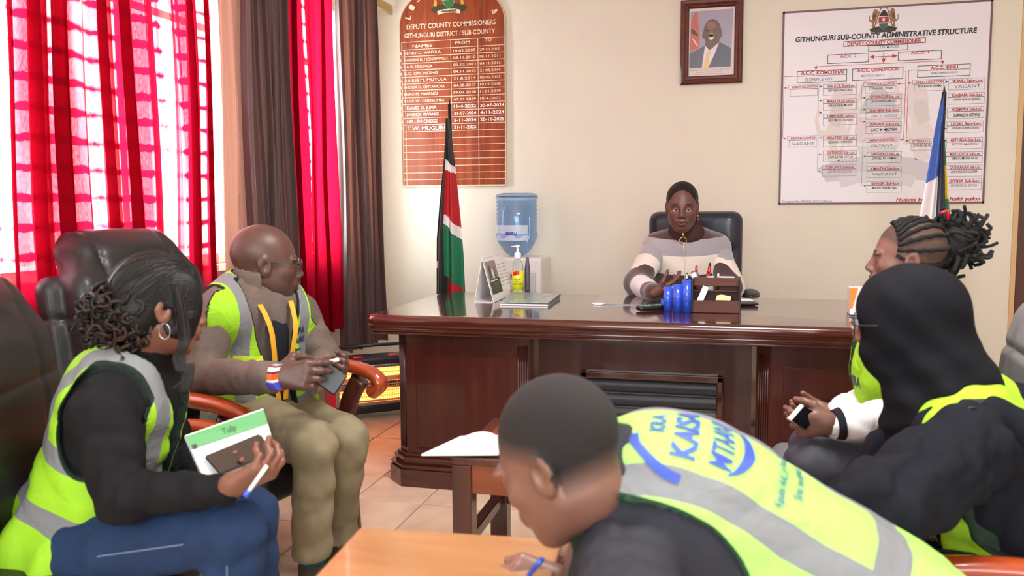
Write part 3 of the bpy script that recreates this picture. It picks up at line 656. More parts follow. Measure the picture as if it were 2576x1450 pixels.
for y, a, bb, k_, h_ in ((544, 'IKINU Sub-Loc', 'VACANT', 'gry', 22), (641, 'KIAIBABU Sub-Loc', 'STEPHEN NJUGUNA NJOROGE', 'ser', 15), (738, 'NGEMWA Sub-Loc', 'DOMINIC N. GITHINJI', 'blk', 22), (834, 'LIOKI Sub-Loc', 'BERNARD KIHARA NGOCI', 'ser', 15), (944, 'GITHIGA Sub-Loc', 'PETER MATIRU', 'gry', 15), (1040, 'MATUGUTA Sub-Loc', 'SIMON MUYA NDEI', 'ser', 16), (1131, 'GATHANGARI Sub-Loc', 'LUCY NUNGA KAHARA', 'ser', 16), (1223, 'GITIHA Sub-Loc', 'GEORGE G. GITAU', 'gry', 15)):
    cell(a, bb, 1142-(y-544)*.035, 1390-(y-544)*.035, y, k_, h_ > 20, h_)
# connectors
cline(32, 518, 26, 936, 'red', 3); cline(34, 519, 120, 514, 'red', 3); cline(36, 595, 56, 595, 'red', 3); arrow(46, 595, 'r', 8, 'red'); cline(26, 935, 48, 935, 'red', 3); arrow(40, 935, 'r', 8, 'red')
cline(267, 600, 263, 762); arrow(286, 584, 'r', 7); arrow(285, 680, 'r', 7); arrow(283, 762, 'r', 7); cline(265, 680, 283, 680); cline(264, 762, 282, 762); cline(262, 945, 258, 1160); arrow(280, 931, 'r', 7); arrow(278, 1044, 'r', 7); arrow(275, 1160, 'r', 7); cline(260, 1044, 276, 1044)
cline(557, 575, 553, 822); cline(557, 575, 572, 575); cline(563, 952, 559, 1256); cline(563, 952, 580, 952)
for y in (661, 740, 822): cline(556, y, 575, y); arrow(578, y, 'r', 7)
for y in (1056, 1256): cline(560, y, 580, y); arrow(582, y, 'r', 7)
cline(842, 486, 856, 485, 'red', 3); cline(855, 485, 843, 942, 'red', 3); arrow(806, 566, 'l', 9, 'red'); cline(806, 566, 852, 564, 'red', 3); arrow(822, 944, 'l', 9, 'red'); cline(822, 944, 843, 944, 'red', 3)
cline(872, 476, 934, 474, 'red', 3); cline(872, 476, 862, 952, 'red', 3); arrow(884, 561, 'r', 9, 'red'); arrow(868, 952, 'r', 9, 'red')
arrow(1134, 551, 'r', 8); cline(1120, 560, 1112, 1060)
for y in (667, 757, 868, 951, 1064, 1140): cline(1112, y, 1128, y); arrow(1126, y, 'r', 7)
ct('Designed By: REVIJO, 0722-236156', 22, 356, 1360, 12, 'gry'); ct('Huduma bora ni', 790, 1050, 1348, 24, 'red', .02, .25); ct('haki yako', 1150, 1356, 1343, 24, 'red', .02, .25)
obj('printed_lettering', b, cm_, chart)
EM2 = dict(mound=(50,40,30), spear=(140,50,50), lion=(150,110,66), mane=(100,70,44), edge=(200,190,180), black=(36,30,34), white=(220,214,214), red=(160,36,48), green=(54,96,64), scroll=(60,54,56))
ms, mi_ = emblem_mats('_chart', EM2); b = BM(); ec = C_(706, 135); emblem(b, lambda x, y, d: onc(x, y, .0006+d*.4), ec[0], ec[1], .082, mi_); obj('emblem', b, ms, chart)
EM3 = dict(mound=(206,203,210), spear=(228,214,216), lion=(224,216,216), mane=(214,206,206), edge=(214,210,214), black=(202,200,206), white=(230,226,232), red=(222,208,214), green=(212,214,214), scroll=(214,212,218))
ms, mi_ = emblem_mats('_watermark', EM3); b = BM(); ec = C_(668, 880); emblem(b, lambda x, y, d: onc(x, y, d*.1-.0003), ec[0], ec[1], .36, mi_); obj('emblem_watermark', b, ms, chart)
# plate on the door
b = BM(); q = WY(2574, 516, YB-.02); box(b, (q.x+.035, YB+.006, q.z), (.11, .004, .16), bev=.003); dp = obj('door_plate', b, mat('plate_white', (214,206,200), .4), d)
b = BM(); put_text(b, 'DOC', lambda x, y: V((x, YB+.003, y)), q.x+.008, q.z-.05, q.x+.08, q.z-.015, .03); obj('plate_lettering', b, mat('plate_black', (30,24,24), .5), d)
# ================================================================ the big desk
M_DK = wood('mahogany', (82,33,24), (60,22,16), .14, .6, (.8, 10, 10), 2.5)
M_DKV = wood('mahogany_upright', (76,31,24), (60,24,18), .28, .3, (10, 10, .8), 2.5)
TZ = .76; DX_0, DX_1, DYF, DYB = -1.53, .82, 3.37, 4.41
desk = empty('executive_desk', ((DX_0+DX_1)/2, (DYF+DYB)/2, 0), 'wide glossy mahogany desk with padded front panel before the seated official', 'desk')
def rrect(x0, x1, y0, y1, r, n=6):
    out = []
    for cx, cy, a in ((x1-r, y1-r, 0), (x0+r, y1-r, 90), (x0+r, y0+r, 180), (x1-r, y0+r, 270)):
        for i in range(n+1): t = math.radians(a+90*i/n); out.append((cx+r*math.cos(t), cy+r*math.sin(t)))
    return out
b = BM(); prof = [(.03, TZ-.085), (.018, TZ-.083), (.014, TZ-.076), (.020, TZ-.070), (.010, TZ-.066), (.006, TZ-.058), (.012, TZ-.052), (.004, TZ-.046), (0, TZ-.032), (0, TZ-.018), (.005, TZ-.007), (.013, TZ-.001), (.022, TZ)]
rings = []
for off, z in prof: rings.append([b.verts.new((x, y, z)) for x, y in rrect(DX_0+off, DX_1-off, DYF+off, DYB-off, .045)])
for i in range(len(rings)-1):
    n = len(rings[0])
    for k in range(n): f = b.faces.new((rings[i][k], rings[i][(k+1) % n], rings[i+1][(k+1) % n], rings[i+1][k])); f.smooth = True
b.faces.new(rings[0][::-1]); b.faces.new(rings[-1]); obj('desk_top', b, M_DK, desk, angle=40)
def pedestal(x0, x1, yf, yb, lab=None):
    c = .055
    pts = [(x0+c, yf), (x1-c, yf), (x1, yf+c), (x1, yb), (x0, yb), (x0, yf+c)]
    b = BM(); prism(b, pts, lambda x, y, d: V((x, y, .10+d)), TZ-.085-.10)
    for (ax, ay, bx_, by) in ((x0, yf+c, x0+c, yf), (x1-c, yf, x1, yf+c)):     # flutes on the canted corners
        for k in range(5):
            t = .2+.15*k; px, py = ax+(bx_-ax)*t, ay+(by-ay)*t; nx, ny = (-1, -1) if ax == x0 else (1, -1)
            cyl(b, (px+nx*.001, py+ny*.001, .16), (px+nx*.001, py+ny*.001, .63), .0035, n=6)
    p = obj('pedestal', b, M_DKV, desk)
    b = BM(); fx0_, fx1_ = x0+.10, x1-.085
    box(b, ((fx0_+fx1_)/2, yf-.002, .375), (fx1_-fx0_, .012, .42), bev=.004, seg=1); obj('raised_panel', b, M_DKV, p)
    b = BM()
    for (g, z0, z1) in ((.045, 0, .075), (.036, .075, .088), (.042, .088, .094), (.02, .094, .112), (.026, .112, .126), (.012, .126, .138)):
        q = [(x0+c-g*.4, yf-g), (x1-c+g*.4, yf-g), (x1+g, yf+c-g*.4), (x1+g, yb), (x0-g, yb), (x0-g, yf+c-g*.4)]
        prism(b, q, lambda x, y, d: V((x, y, z0+d)), z1-z0)
    obj('plinth', b, M_DK, p)
pedestal(-1.43, -.83, 3.46, 4.30); pedestal(.10, .70, 3.46, 4.30)
b = BM(); box(b, (-.365, 3.62, .39), (.90, .02, .57)); obj('modesty_panel', b, M_DKV, desk)
pa = WY(1461, 932, 3.6); pb = WY(1821, 950, 3.6)
ix0, ix1, iz1 = pa.x, pb.x, pa.z; iz0 = iz1-.36
b = BM()
for x0_, x1_, z0_, z1_ in ((ix0, ix1, iz1-.03, iz1), (ix0, ix1, iz0, iz0+.03), (ix0, ix0+.03, iz0, iz1), (ix1-.03, ix1, iz0, iz1)): box(b, ((x0_+x1_)/2, 3.6, (z0_+z1_)/2), (x1_-x0_, .03, z1_-z0_), bev=.006)
obj('inset_frame', b, M_DK, desk)
M_LEA = mat('black_leather', (30,30,36), .34, bump=.12, bscale=220, coat=.15)
M_LEAG = mat('grey_black_leather', (44,46,52), .42, bump=.1, bscale=200)
b = BM(); nroll = 5
def pad(u, v):
    z = iz0+.03+(iz1-iz0-.06)*v; y = 3.61-.020*abs(math.sin(PI*nroll*v))**.6; return V((ix0+.03+(ix1-ix0-.06)*u, y, z))
grid(b, pad, 2, 60); obj('padded_leather_panel', b, M_LEAG, desk, smooth=True)
# ---- things on the desk
def dz(px, py): return WZ(px, py, TZ)
M_WPLA = mat('white_plastic', (236,234,234), .3); M_PAPER = mat('paper_white', (240,240,244), .6); M_BLK = mat('black_plastic', (22,22,24), .35)
# writing mat (thin glass sheet) and small white disc
q0 = dz(1488, 766); q1 = dz(1740, 771); q2 = dz(1735, 745); q3 = dz(1520, 742)
b = BM(); prism(b, [(q.x, q.y) for q in (q0, q1, q2, q3)], lambda x, y, d: V((x, y, TZ+.0006+d)), .003); tag(obj('desk_blotter', b, mat('dark_glass_pad', (60,52,52), .08, coat=1)), 'thin dark glossy writing pad in front of the seated official', 'desk pad')
q = dz(1505, 766); b = BM(); lathe(b, [(.030, 0), (.031, .003), (.024, .005), (.0001, .005)], (q.x, q.y, TZ+.001)); tag(obj('coaster', b, M_WPLA), 'small round white coaster lying on the desk', 'coaster')
# remote control
q = dz(1643, 782); b = BM(); Mr = Matrix.Translation((q.x, q.y, TZ+.014)) @ rotm(math.radians(35)); box(b, (0, 0, 0), (.15, .048, .02), Mr, bev=.007); rem = obj('remote_control', b, M_BLK); tag(rem, 'black remote control lying beside the blue pen tubes', 'remote')
b = BM(); b2 = BM()
for i in range(8):
    for j in range(3): box(b if (i+j) % 3 else b2, (-.06+.017*i, -.014+.014*j, .011), (.009, .007, .003), Mr)
obj('button', b, mat('remote_button_grey', (150,150,156), .5), rem); obj('coloured_button', b2, mat('remote_button_green', (60,140,80), .5), rem)['kind'] = 'stuff'
# organiser: two wooden slats between black side plates
oa = dz(1743, 787); ob = dz(1858, 790); ox0, ox1, oy = oa.x, ob.x, (oa.y+ob.y)/2; oh = .148
org = empty('desk_organiser', ((ox0+ox1)/2, oy+.07, TZ), 'brown wooden desk organiser with black sides holding pens and cards', 'organiser')
M_OW = wood('organiser_wood', (98,50,38), (76,34,26), .55, .0, (1, 10, 10), 3)
b = BM(); box(b, ((ox0+ox1)/2, oy, TZ+.028), (ox1-ox0, .008, .052), bev=.0015); obj('lower_front_board', b, M_OW, org)
b = BM(); box(b, ((ox0+ox1)/2, oy+.06, TZ+oh-.018), (ox1-ox0, .008, .036), bev=.0015); box(b, ((ox0+ox1)/2, oy+.11, TZ+oh/2), (ox1-ox0, .006, oh-.01)); obj('upper_board', b, M_OW, org)
b = BM(); box(b, ((ox0+ox1)/2, oy+.055, TZ+.004), (ox1-ox0, .11, .006)); box(b, ((ox0+ox1)/2, oy+.085, TZ+.09), (ox1-ox0, .05, .004)); obj('shelf', b, M_OW, org)
for x in (ox0-.004, ox1+.004): b = BM(); box(b, (x, oy+.055, TZ+oh/2+.001), (.008, .125, oh), bev=.002); obj('side_plate', b, M_BLK, org)
def pen(p0, p1, r, mbody, mcap, name='pen', cap=.3, lab=None, grp=None, parent=None):
    p0, p1 = V(p0), V(p1); e = obj(name, (lambda b: (cyl(b, p0, p0.lerp(p1, .93), r, n=10), cyl(b, p0.lerp(p1, .93), p1, r, r*.25, n=10), b)[2])(BM()), mbody)
    tag(e, lab, 'pen', grp); b = BM(); cyl(b, p0.lerp(p1, 1-cap), p0.lerp(p1, .95), r*1.15, n=10); cyl(b, p0.lerp(p1, .95), p1, r*1.15, r*.5, n=10); obj('pen_cap', b, mcap, e); return e
M_RED = mat('red_plastic', (198,28,40), .3); M_CR = mat('cream_plastic', (222,212,190), .35); M_BLUE = mat('blue_plastic', (44,84,210), .22, coat=.5); M_SIL = mat('silver_metal', (190,190,195), .25, 1)
def op(px, py, dy): return WY(px, py, oy+dy)
pen(V((op(1751, 735, .085).x, oy+.085, TZ+.095)), op(1752, 668, .085), .005, M_RED, M_RED, lab='red pen standing upright in the middle of the organiser')
pen(V((op(1772, 735, .085).x, oy+.085, TZ+.095)), op(1787, 661, .085), .0045, M_CR, M_BLK, lab='black pen with pale tip leaning right in the organiser', cap=.5)
pen(V((op(1774, 740, .075).x, oy+.075, TZ+.095)), op(1786, 673, .075), .006, M_RED, M_RED, lab='red marker leaning right in front of the black pen')
pen(V((op(1806, 735, .085).x, oy+.085, TZ+.095)), op(1807, 688, .085), .004, M_SIL, M_WPLA, lab='short silver pen at the right part of the organiser')
b = BM(); p = op(1787, 700, .08); cyl(b, (p.x, p.y, TZ+.092), (p.x, p.y, p.z+.008), .016); tag(obj('correction_bottle', b, M_WPLA), 'small white round cap standing in the organiser top', 'bottle')
b = BM(); p = op(1828, 700, .09); box(b, (p.x, p.y, p.z-.008), (.065, .012, .03), bev=.002); tag(obj('card_stack', b, M_PAPER), 'stack of white cards standing at the organiser right end', 'cards')
b = BM(); p = op(1746, 694, .08); lathe(b, [(.012, -.012), (.02, -.006), (.021, .006), (.012, .012)], p, M=Matrix.Rotation(PI/2, 4, 'X')); tag(obj('tape_roll', b, M_SIL), 'small silver tape roll resting in the organiser', 'tape')
b = BM(); p = op(1772, 743, .03); box(b, (p.x-.008, p.y, p.z), (.026, .004, .075), Matrix.Translation(p) @ rotm(0, 0, math.radians(22)) @ Matrix.Translation(-p)); lc = obj('business_card', b, M_PAPER); tag(lc, 'white printed card leaning inside the organiser gap', 'card')
b = BM(); prism(b, [(x, z) for x, z in ((0, 0), (.062, 0), (.066, .016), (.026, .024), (.006, .020))], lambda x, y, d: V((op(1800, 745, .03).x+x, oy+.02+d, TZ+.054+y)), .012); tag(obj('sticky_notes', b, mat('pale_yellow_paper', (232,226,176), .6)), 'pale yellow sticky note pad in the organiser', 'notes')
# blue pen tubes
tubes = [(1669, 1645+15, 1678, 782, 753, 'short'), (1679, 1670, 1691, 785, 724, 'mid'), (1703, 1692, 1714, 787, 718, 'mid2'), (1727, 1716, 1738, 788, 706, 'tall')]
pt_root = empty('pen_tubes', (dz(1700, 785).x, dz(1700, 785).y+.03, TZ), 'cluster of four bright blue plastic pen tubes left of the organiser', 'pen holder')
for (cx, xa, xb, yb_, yt, nm) in tubes:
    p = dz(cx, yb_); r = {'short': .012, 'mid': .019, 'mid2': .0195, 'tall': .0195}[nm]; p.y += r; D_ = (p-CAM).dot(_f); hgt = (yb_-yt)/F_PX*D_
    b = BM(); lathe(b, [(r, 0), (r, hgt), (r-.002, hgt), (r-.002, .01), (.0001, .01)], (p.x, p.y, TZ+.001), 24); obj('tube', b, M_BLUE, pt_root, angle=35); TC = p.copy()
p = TC; pen((p.x+.004, p.y, TZ+.02), (p.x-.002, p.y, TZ+.175), .004, M_CR, M_SIL, lab='beige pen standing in the tallest blue tube')
pen((p.x-.008, p.y, TZ+.02), (p.x-.012, p.y, TZ+.148), .003, M_SIL, M_SIL, lab='thin silver pen poking out of the tallest blue tube')
# phone or tablet lying right of the organiser
q = dz(1880, 768); b = BM(); Mr = Matrix.Translation((q.x-.01, q.y+.05, TZ+.008)) @ rotm(math.radians(12)); box(b, (0, 0, 0), (.09, .16, .012), Mr, bev=.005); tag(obj('mobile_phone', b, M_BLK), 'black mobile phone lying on the desk right of the organiser', 'phone')
b = BM(); box(b, (-.0, .02, .0085), (.075, .10, .002), Mr @ Matrix.Translation((0, 0, .0))); tag(obj('paper_slip', b, M_PAPER), 'white paper slip lying on the black desk phone', 'paper')
# tent calendar
ca = dz(1193, 762); cb = dz(1290, 748); 
cax, cay = ca.x, ca.y; 
dirx = (cb-dz(1242, 762)); 
cal = empty('desk_calendar', (cax+.06, cay+.05, TZ), 'white tent desk calendar with a grey photograph standing left on the desk', 'calendar')
# the tent ridge runs from front-left to back-right
R0 = V((WZ(1193, 762, TZ).x, WZ(1193, 762, TZ).y, TZ+.002)); R1 = V((WZ(1242, 763, TZ).x, WZ(1242, 763, TZ).y, TZ+.002)); R2 = V((WZ(1292, 740, TZ).x, WZ(1292, 740, TZ).y, TZ+.002))
D0 = (R0-CAM).dot(_f); A0 = P(1212, 650, D0+.01); sh_ = R2-R1
R3 = R0+sh_; A1 = A0+sh_
def plate(name, pts, th, m, par):
    b = BM(); n = (pts[1]-pts[0]).cross(pts[2]-pts[1]).normalized()*th
    A = [b.verts.new(p) for p in pts]; Bv = [b.verts.new(p-n) for p in pts]; b.faces.new(A); b.faces.new(Bv[::-1])
    for i in range(len(pts)): b.faces.new((A[i], Bv[i], Bv[(i+1) % len(pts)], A[(i+1) % len(pts)]))
    return obj(name, b, m, par)
plate('front_card', [R1, R2, A1, A0], .002, M_WPLA, cal); plate('rear_card', [R0, A0, A1, R3], .002, M_WPLA, cal)
plate('base_card', [R0, R1, R2, R3], .001, M_WPLA, cal)
def onf(u, v, d): n = (R2-R1).cross(A0-R1).normalized(); n = -n if n.dot(CAM-R1) < 0 else n; return R1.lerp(R2, u).lerp(A0.lerp(A1, u), v)+n*d
CM = [mat('cal_grey', (110,110,116), .5), mat('cal_photo', (150,132,120), .5), mat('cal_dark', (60,60,64), .5), mat('cal_white', (238,236,240), .5), mat('cal_red', (190,40,40), .5)]
b = BM()
def cq(u0, u1, v0, v1, m, d): b.faces.new([b.verts.new(onf(u, v, d)) for u, v in ((u0, v0), (u1, v0), (u1, v1), (u0, v1))]).material_index = m
cq(.03, .97, .16, .93, 3, .0015); cq(.05, .50, .50, .90, 1, .002); cq(.05, .52, .16, .50, 2, .002); cq(.12, .2, .52, .8, 2, .0025); cq(.25, .31, .5, .72, 3, .0025); cq(.34, .42, .5, .74, 0, .0025); cq(.1, .4, .44, .465, 3, .0025)
for k in range(3): cq(.1, .45, .38-.05*k, .39-.05*k, 0, .0025)
for i in range(6):
    for j in range(7):
        for w0 in (.56, .78): cq(w0+.028*i, w0+.028*i+.012, .28+.08*j, .30+.08*j, 0, .0025)
cq(.85, .9, .06, .10, 4, .0025); obj('calendar_print', b, CM, cal)
b = BM()
for k in range(26): p = A0.lerp(A1, (k+.5)/26); lathe(b, [(.004, -.0006), (.0048, 0), (.004, .0006)], p, 8, M=frame_m if False else Matrix.Rotation(PI/2, 4, 'Y'))
obj('wire_binding', b, M_WPLA, cal)
# sanitiser bottle
M_CLR = mat('clear_plastic', (236,242,244), .08, trans=.85, ior=1.2); M_YEL = mat('label_yellow', (226,226,44), .4)
p = dz(1303, 742); san = empty('sanitiser_bottle', (p.x, p.y, TZ), 'clear pump bottle of hand sanitiser with a yellow label on the desk', 'bottle')
sc_ = (p-CAM).dot(_f)/F_PX
c0 = (p.x, p.y, TZ+.001); r = 14*sc_
b = BM(); lathe(b, [(.001, 0), (r, .001), (r*1.02, .02), (r*1.02, 62*sc_), (r*.9, 78*sc_), (r*.45, 90*sc_), (r*.45, 94*sc_)], c0); obj('bottle_body', b, M_CLR, san)
b = BM(); lathe(b, [(r*1.06, 12*sc_), (r*1.06, 60*sc_)], c0); o = obj('label_wrap', b, M_YEL, san)
b = BM(); b2 = BM()
def cyl_text(bm, s, z0, h, a0, wa, rr, c, bold=.02):
    put_text(bm, s, lambda x, y: V((c[0]+rr*math.sin(x), c[1]-rr*math.cos(x), c[2]+y)), a0-wa/2, z0, a0+wa/2, z0+h, bold)
cyl_text(b, 'INSTANT', 38*sc_, 4*sc_, .15, 1.2, r*1.09, c0); cyl_text(b, 'HAND', 32*sc_, 4*sc_, .05, .8, r*1.09, c0); cyl_text(b, 'SANITIZER', 26*sc_, 4*sc_, .2, 1.5, r*1.09, c0); obj('label_print', b, mat('label_ink', (90,90,40), .5), san)
b2 = BM(); grid(b2, lambda u, v: V((c0[0]+r*1.08*math.sin(-.7+1.2*u), c0[1]-r*1.08*math.cos(-.7+1.2*u), c0[2]+(48+10*v+3*u)*sc_)), 8, 2); obj('label_badge', b2, M_RED, san)
b = BM(); lathe(b, [(r*.55, 90*sc_), (r*.6, 92*sc_), (r*.6, 104*sc_), (r*.25, 107*sc_), (r*.2, 118*sc_), (r*.35, 119*sc_), (r*.4, 124*sc_), (.0005, 125*sc_)], c0); cyl(b, V(c0)+V((0, 0, 122*sc_)), V(c0)+V((-17*sc_, 0, 121*sc_)), .004, .003); obj('pump', b, M_WPLA, san)
# dark flask beside it
p = dz(1327, 738); b = BM(); lathe(b, [(.001, 0), (.014, .001), (.015, .02), (.015, .13), (.010, .16), (.009, .172), (.008, .19), (.0005, .191)], (p.x, p.y, TZ+.001)); tag(obj('dark_flask', b, mat('dark_grey_plastic', (84,84,92), .4)), 'slim dark grey bottle standing right behind the sanitiser', 'bottle')
# magazines
M_MAG = mat('magazine_cover', (150,166,160), .25, var=.35, vscale=26)
m0, m1, m2, m3 = dz(1258, 769), dz(1378, 771), dz(1408, 748), dz(1290, 742)
for k, (lab, th, m, s) in enumerate((('white magazine at the bottom of the pile beside the calendar', .007, M_PAPER, 0), ('dark edged magazine in the middle of the pile', .004, M_BLK, .004), ('grey green glossy magazine topmost of the pile', .004, M_MAG, .002))):
    z = TZ+.001+(0, .0075, .012)[k]; b = BM(); prism(b, [(q.x+s, q.y+s) for q in (m0, m1, m2, m3)], lambda x, y, d: V((x, y, z+d)), th); o = tag(obj('magazine', b, m), lab, 'magazine', 'magazines on the desk')
    b = BM(); prism(b, [(q.x+s, q.y+s-.002) for q in (m0, m1)]+[(q.x+s, q.y+s) for q in (m1, m0)], lambda x, y, d: V((x, y, z+d)), th*.9); b.free()
# bag, box and papers at the right end of the desk
q = dz(2135, 800); b = BM(); box(b, (q.x+.10, q.y+.14, TZ+.057), (.17, .10, .112), bev=.002); o = tag(obj('document_box', b, M_PAPER), 'white box with orange corner behind the black bag on the desk', 'box')
b = BM(); prism(b, [(0, .03), (.01, .03), (.03, .113), (0, .113)], lambda x, y, d: V((q.x+.014+x, q.y+.087+d, TZ+y)), .002); obj('orange_corner', b, mat('orange_card', (240,140,50), .5), o)
S = SDF((q.x-.05, q.y-.08, TZ), (q.x+.32, q.y+.14, TZ+.16), .005)
S.ell((q.x+.115, q.y+.02, TZ+.035), (.14, .065, .06), k=0).cut(lambda X, Y, Z: TZ+.003-Z+0*X+0*Y)
tag(sdf_obj('handbag', S, M_LEA), 'glossy black handbag lying at the right end of the desk', 'bag')
# ================================================================ flags
def flag(root, name, left, right, bands, mats, nfold, depth, Y, ztop, zbot, seed=0):
    "draped cloth hanging from its staff: left(v), right(v) give world x of the sides"
    b = BM(); nu, nv = 44, 150; r = random.Random(seed)
    def fn(u, v):
        z = ztop+(zbot-ztop)*v; x = left(v)+(right(v)-left(v))*u
        y = Y-.03+depth*(.2+.8*v)*math.sin(u*2*PI*nfold+v*1.5)*.5 - .03*math.sin(PI*u)
        return V((x, y, z - .0*u))
    vs = grid(b, fn, nu, nv); b.faces.ensure_lookup_table()
    for i in range(nu):
        for j in range(nv): b.faces[i*nv+j].material_index = bands((i+.5)/nu, (j+.5)/nv)
    return obj(name, b, mats, root)
def lerpf(tab):
    def f(v):
        for (a, x0), (c, x1) in zip(tab, tab[1:]):
            if v <= c: return x0+(x1-x0)*(v-a)/(c-a)
        return tab[-1][1]
    return f
YF = 4.95
def fl_x(px, py, Y=YF): return WY(px, py, Y).x
zt, zb_ = WY(1131, 300, YF).z, WY(1131, 745, YF).z
vz = lambda py: (py-300)/445
Lf = lerpf([(vz(y), fl_x(x, y)) for x, y in ((1127, 300), (1120, 400), (1107, 520), (1100, 600), (1098, 745))]); Rf = lerpf([(vz(y), fl_x(x, y)) for x, y in ((1134, 300), (1147, 410), (1160, 540), (1168, 640), (1173, 745))])
def kb(u, v):
    px = Lf(v)+(Rf(v)-Lf(v))*u; py = 300+445*v
    if u < .36: return 3 if (v > .8 and v < .84 and u < .16 and u < .16-(v-.8)*2) else 0
    t = (u-.36)/.64
    y1 = 400+20*t; y2 = 426+10*t; y3 = 535+38*t; y4 = 560+42*t; y5 = 690+38*t
    if py < y1: return 0
    if py < y2: return 3
    if py < y3: return 1
    if py < y4: return 3
    if py < y5: return 2
    return 1 if .2 < t < .85 else (0 if t <= .2 else 2)
fp = WY(1131, 250, YF)
fk = empty('national_flag', (fp.x, YF, 0), 'draped black, red and green national flag on a dark staff behind the desk', 'flag')
M_FB = mat('flag_black', (26,25,28), .6, sheen=.2); M_FR = mat('flag_red', (186,26,36), .6); M_FG = mat('flag_green', (30,120,84), .6); M_FW = mat('flag_white', (236,232,236), .6)
flag(fk, 'flag_cloth', Lf, Rf, kb, [M_FB, M_FR, M_FG, M_FW], 2.2, .06, YF, zt, zb_)
M_STAFF = mat('dark_staff', (32,28,28), .35)
b = BM(); p1 = WY(1141, 640, YF); cyl(b, (p1.x, YF, .03), (fp.x, YF, fp.z-.03), .011); cyl(b, (fp.x, YF, fp.z-.06), (fp.x, YF, fp.z), .010, .001); obj('staff', b, M_STAFF, fk)
b = BM(); lathe(b, [(.001, 0), (.15, 0), (.15, .015), (.04, .035), (.012, .05)], (p1.x, YF, .001)); obj('staff_base', b, M_STAFF, fk)
YG = 4.7; zt2, zb2 = WY(2370, 235, YG).z, WY(2370, 700, YG).z
vz2 = lambda y: (y-235)/465
L2 = lerpf([(vz2(y), fl_x(x, y, YG)) for x, y in ((2367, 235), (2350, 320), (2330, 440), (2312, 540), (2300, 700))]); R2_ = lerpf([(vz2(y), fl_x(x, y, YG)) for x, y in ((2372, 235), (2374, 340), (2380, 430), (2388, 540), (2400, 700))])
def eb(u, v):
    py = 235+465*v
    if u < .62:
        if py < 460-40*u: return 0
        return 1 if (u < .42 and py > 470) else (0 if u > .5 else 1)
    if u < .78: return 2
    if py < 350: return 2
    if py < 415: return 3
    if py < 500: return 4
    return 3 if py < 560 else 5
fp2 = WY(2371, 219, YG)
fe = empty('community_flag', (fp2.x, YG, 0), 'draped blue, white, green and yellow flag on a dark staff before the wall chart', 'flag')
flag(fe, 'flag_cloth', L2, R2_, eb, [mat('flag_blue', (64,104,190), .6), M_FW, M_FB, M_FG, mat('flag_yellow', (214,196,30), .6), M_FR], 2.2, .06, YG, zt2, zb2, 3)
b = BM(); cyl(b, (fp2.x-.01, YG-.04, .03), (fp2.x, YG-.04, fp2.z-.03), .011); cyl(b, (fp2.x, YG-.04, fp2.z-.07), (fp2.x, YG-.04, fp2.z), .012, .001); obj('staff', b, M_STAFF, fe)
b = BM(); lathe(b, [(.001, 0), (.15, 0), (.15, .015), (.04, .035), (.012, .05)], (fp2.x-.01, YG-.04, .001)); obj('staff_base', b, M_STAFF, fe)
# ================================================================ water dispenser and bottle
YW = 5.42; wd = empty('water_dispenser', (WY(1316, 700, YW).x, YW, 0), 'white floor standing water dispenser against the back wall', 'dispenser')
wx0, wx1 = WY(1262, 700, YW-.15).x, WY(1362, 700, YW-.15).x; wt = WY(1316, 648, YW-.15).z
b = BM(); box(b, ((wx0+wx1)/2, YW, wt/2), (wx1-wx0, .30, wt-.002), bev=.02, seg=3); obj('cabinet', b, M_WPLA, wd)
b = BM(); box(b, ((wx0+wx1)/2-.0, YW-.155, wt-.16), (wx1-wx0-.07, .02, .14), bev=.008); obj('tap_recess', b, mat('recess_grey', (204,206,212), .4), wd)
for k in (-1, 1): b = BM(); cyl(b, ((wx0+wx1)/2+k*.05, YW-.165, wt-.11), ((wx0+wx1)/2+k*.05, YW-.195, wt-.115), .01); obj('tap', b, M_BLUE if k > 0 else M_RED, wd)
b = BM(); bp_ = WY(1300, 560, YW); sb = (bp_-CAM).dot(_f)/F_PX; cxb = bp_.x
def sz(py): return WY(1300, py, YW).z
prof = [(.02, wt-.02), (.028, wt), (.06, sz(640)), (.085, sz(632)), (.118, sz(612)), (.132, sz(598)), (.136, sz(588))]
y = 588
prof += [(.128, sz(582)), (.131, sz(578)), (.131, sz(552))]
for k in range(6): prof += [(.136, sz(548-10*k)), (.128, sz(543-10*k))]
prof += [(.136, sz(497)), (.136, sz(494)), (.128, sz(489)), (.10, sz(486)), (.06, sz(489)), (.001, sz(490))]
M_WB, nt, bb_ = new_mat('blue_water_bottle'); bb_.inputs['Base Color'].default_value = (*lin((176,206,238)), 1); bb_.inputs['Roughness'].default_value = .08
tr = N(nt, 'ShaderNodeBsdfTransparent'); tr.inputs[0].default_value = (*lin((222,236,252)), 1); mx = N(nt, 'ShaderNodeMixShader')
lw = N(nt, 'ShaderNodeLayerWeight'); lw.inputs[0].default_value = .35; mr = N(nt, 'ShaderNodeMapRange'); mr.inputs['To Min'].default_value = .14; mr.inputs['To Max'].default_value = .6; link(nt, lw.outputs['Facing'], mr.inputs[0]); link(nt, mr.outputs[0], mx.inputs[0])
link(nt, tr.outputs[0], mx.inputs[1]); link(nt, bb_.outputs[0], mx.inputs[2]); link(nt, mx.outputs[0], nt.nodes['Material Output'].inputs[0])
lathe(b, prof, (cxb, YW, 0), 64, mod=lambda a, z: 1+.022*math.sin(8*a+(z*30))*(1 if z < sz(590) or z > sz(500) else 0))
wb = obj('water_bottle', b, M_WB); tag(wb, 'large blue ribbed water bottle upturned on the white dispenser', 'bottle')
b = BM(); lathe(b, [(.022, wt-.015), (.058, sz(639)), (.115, sz(611)), (.129, sz(590)), (.124, sz(550)), (.126, sz(505)), (.001, sz(505))], (cxb, YW, 0), 40)
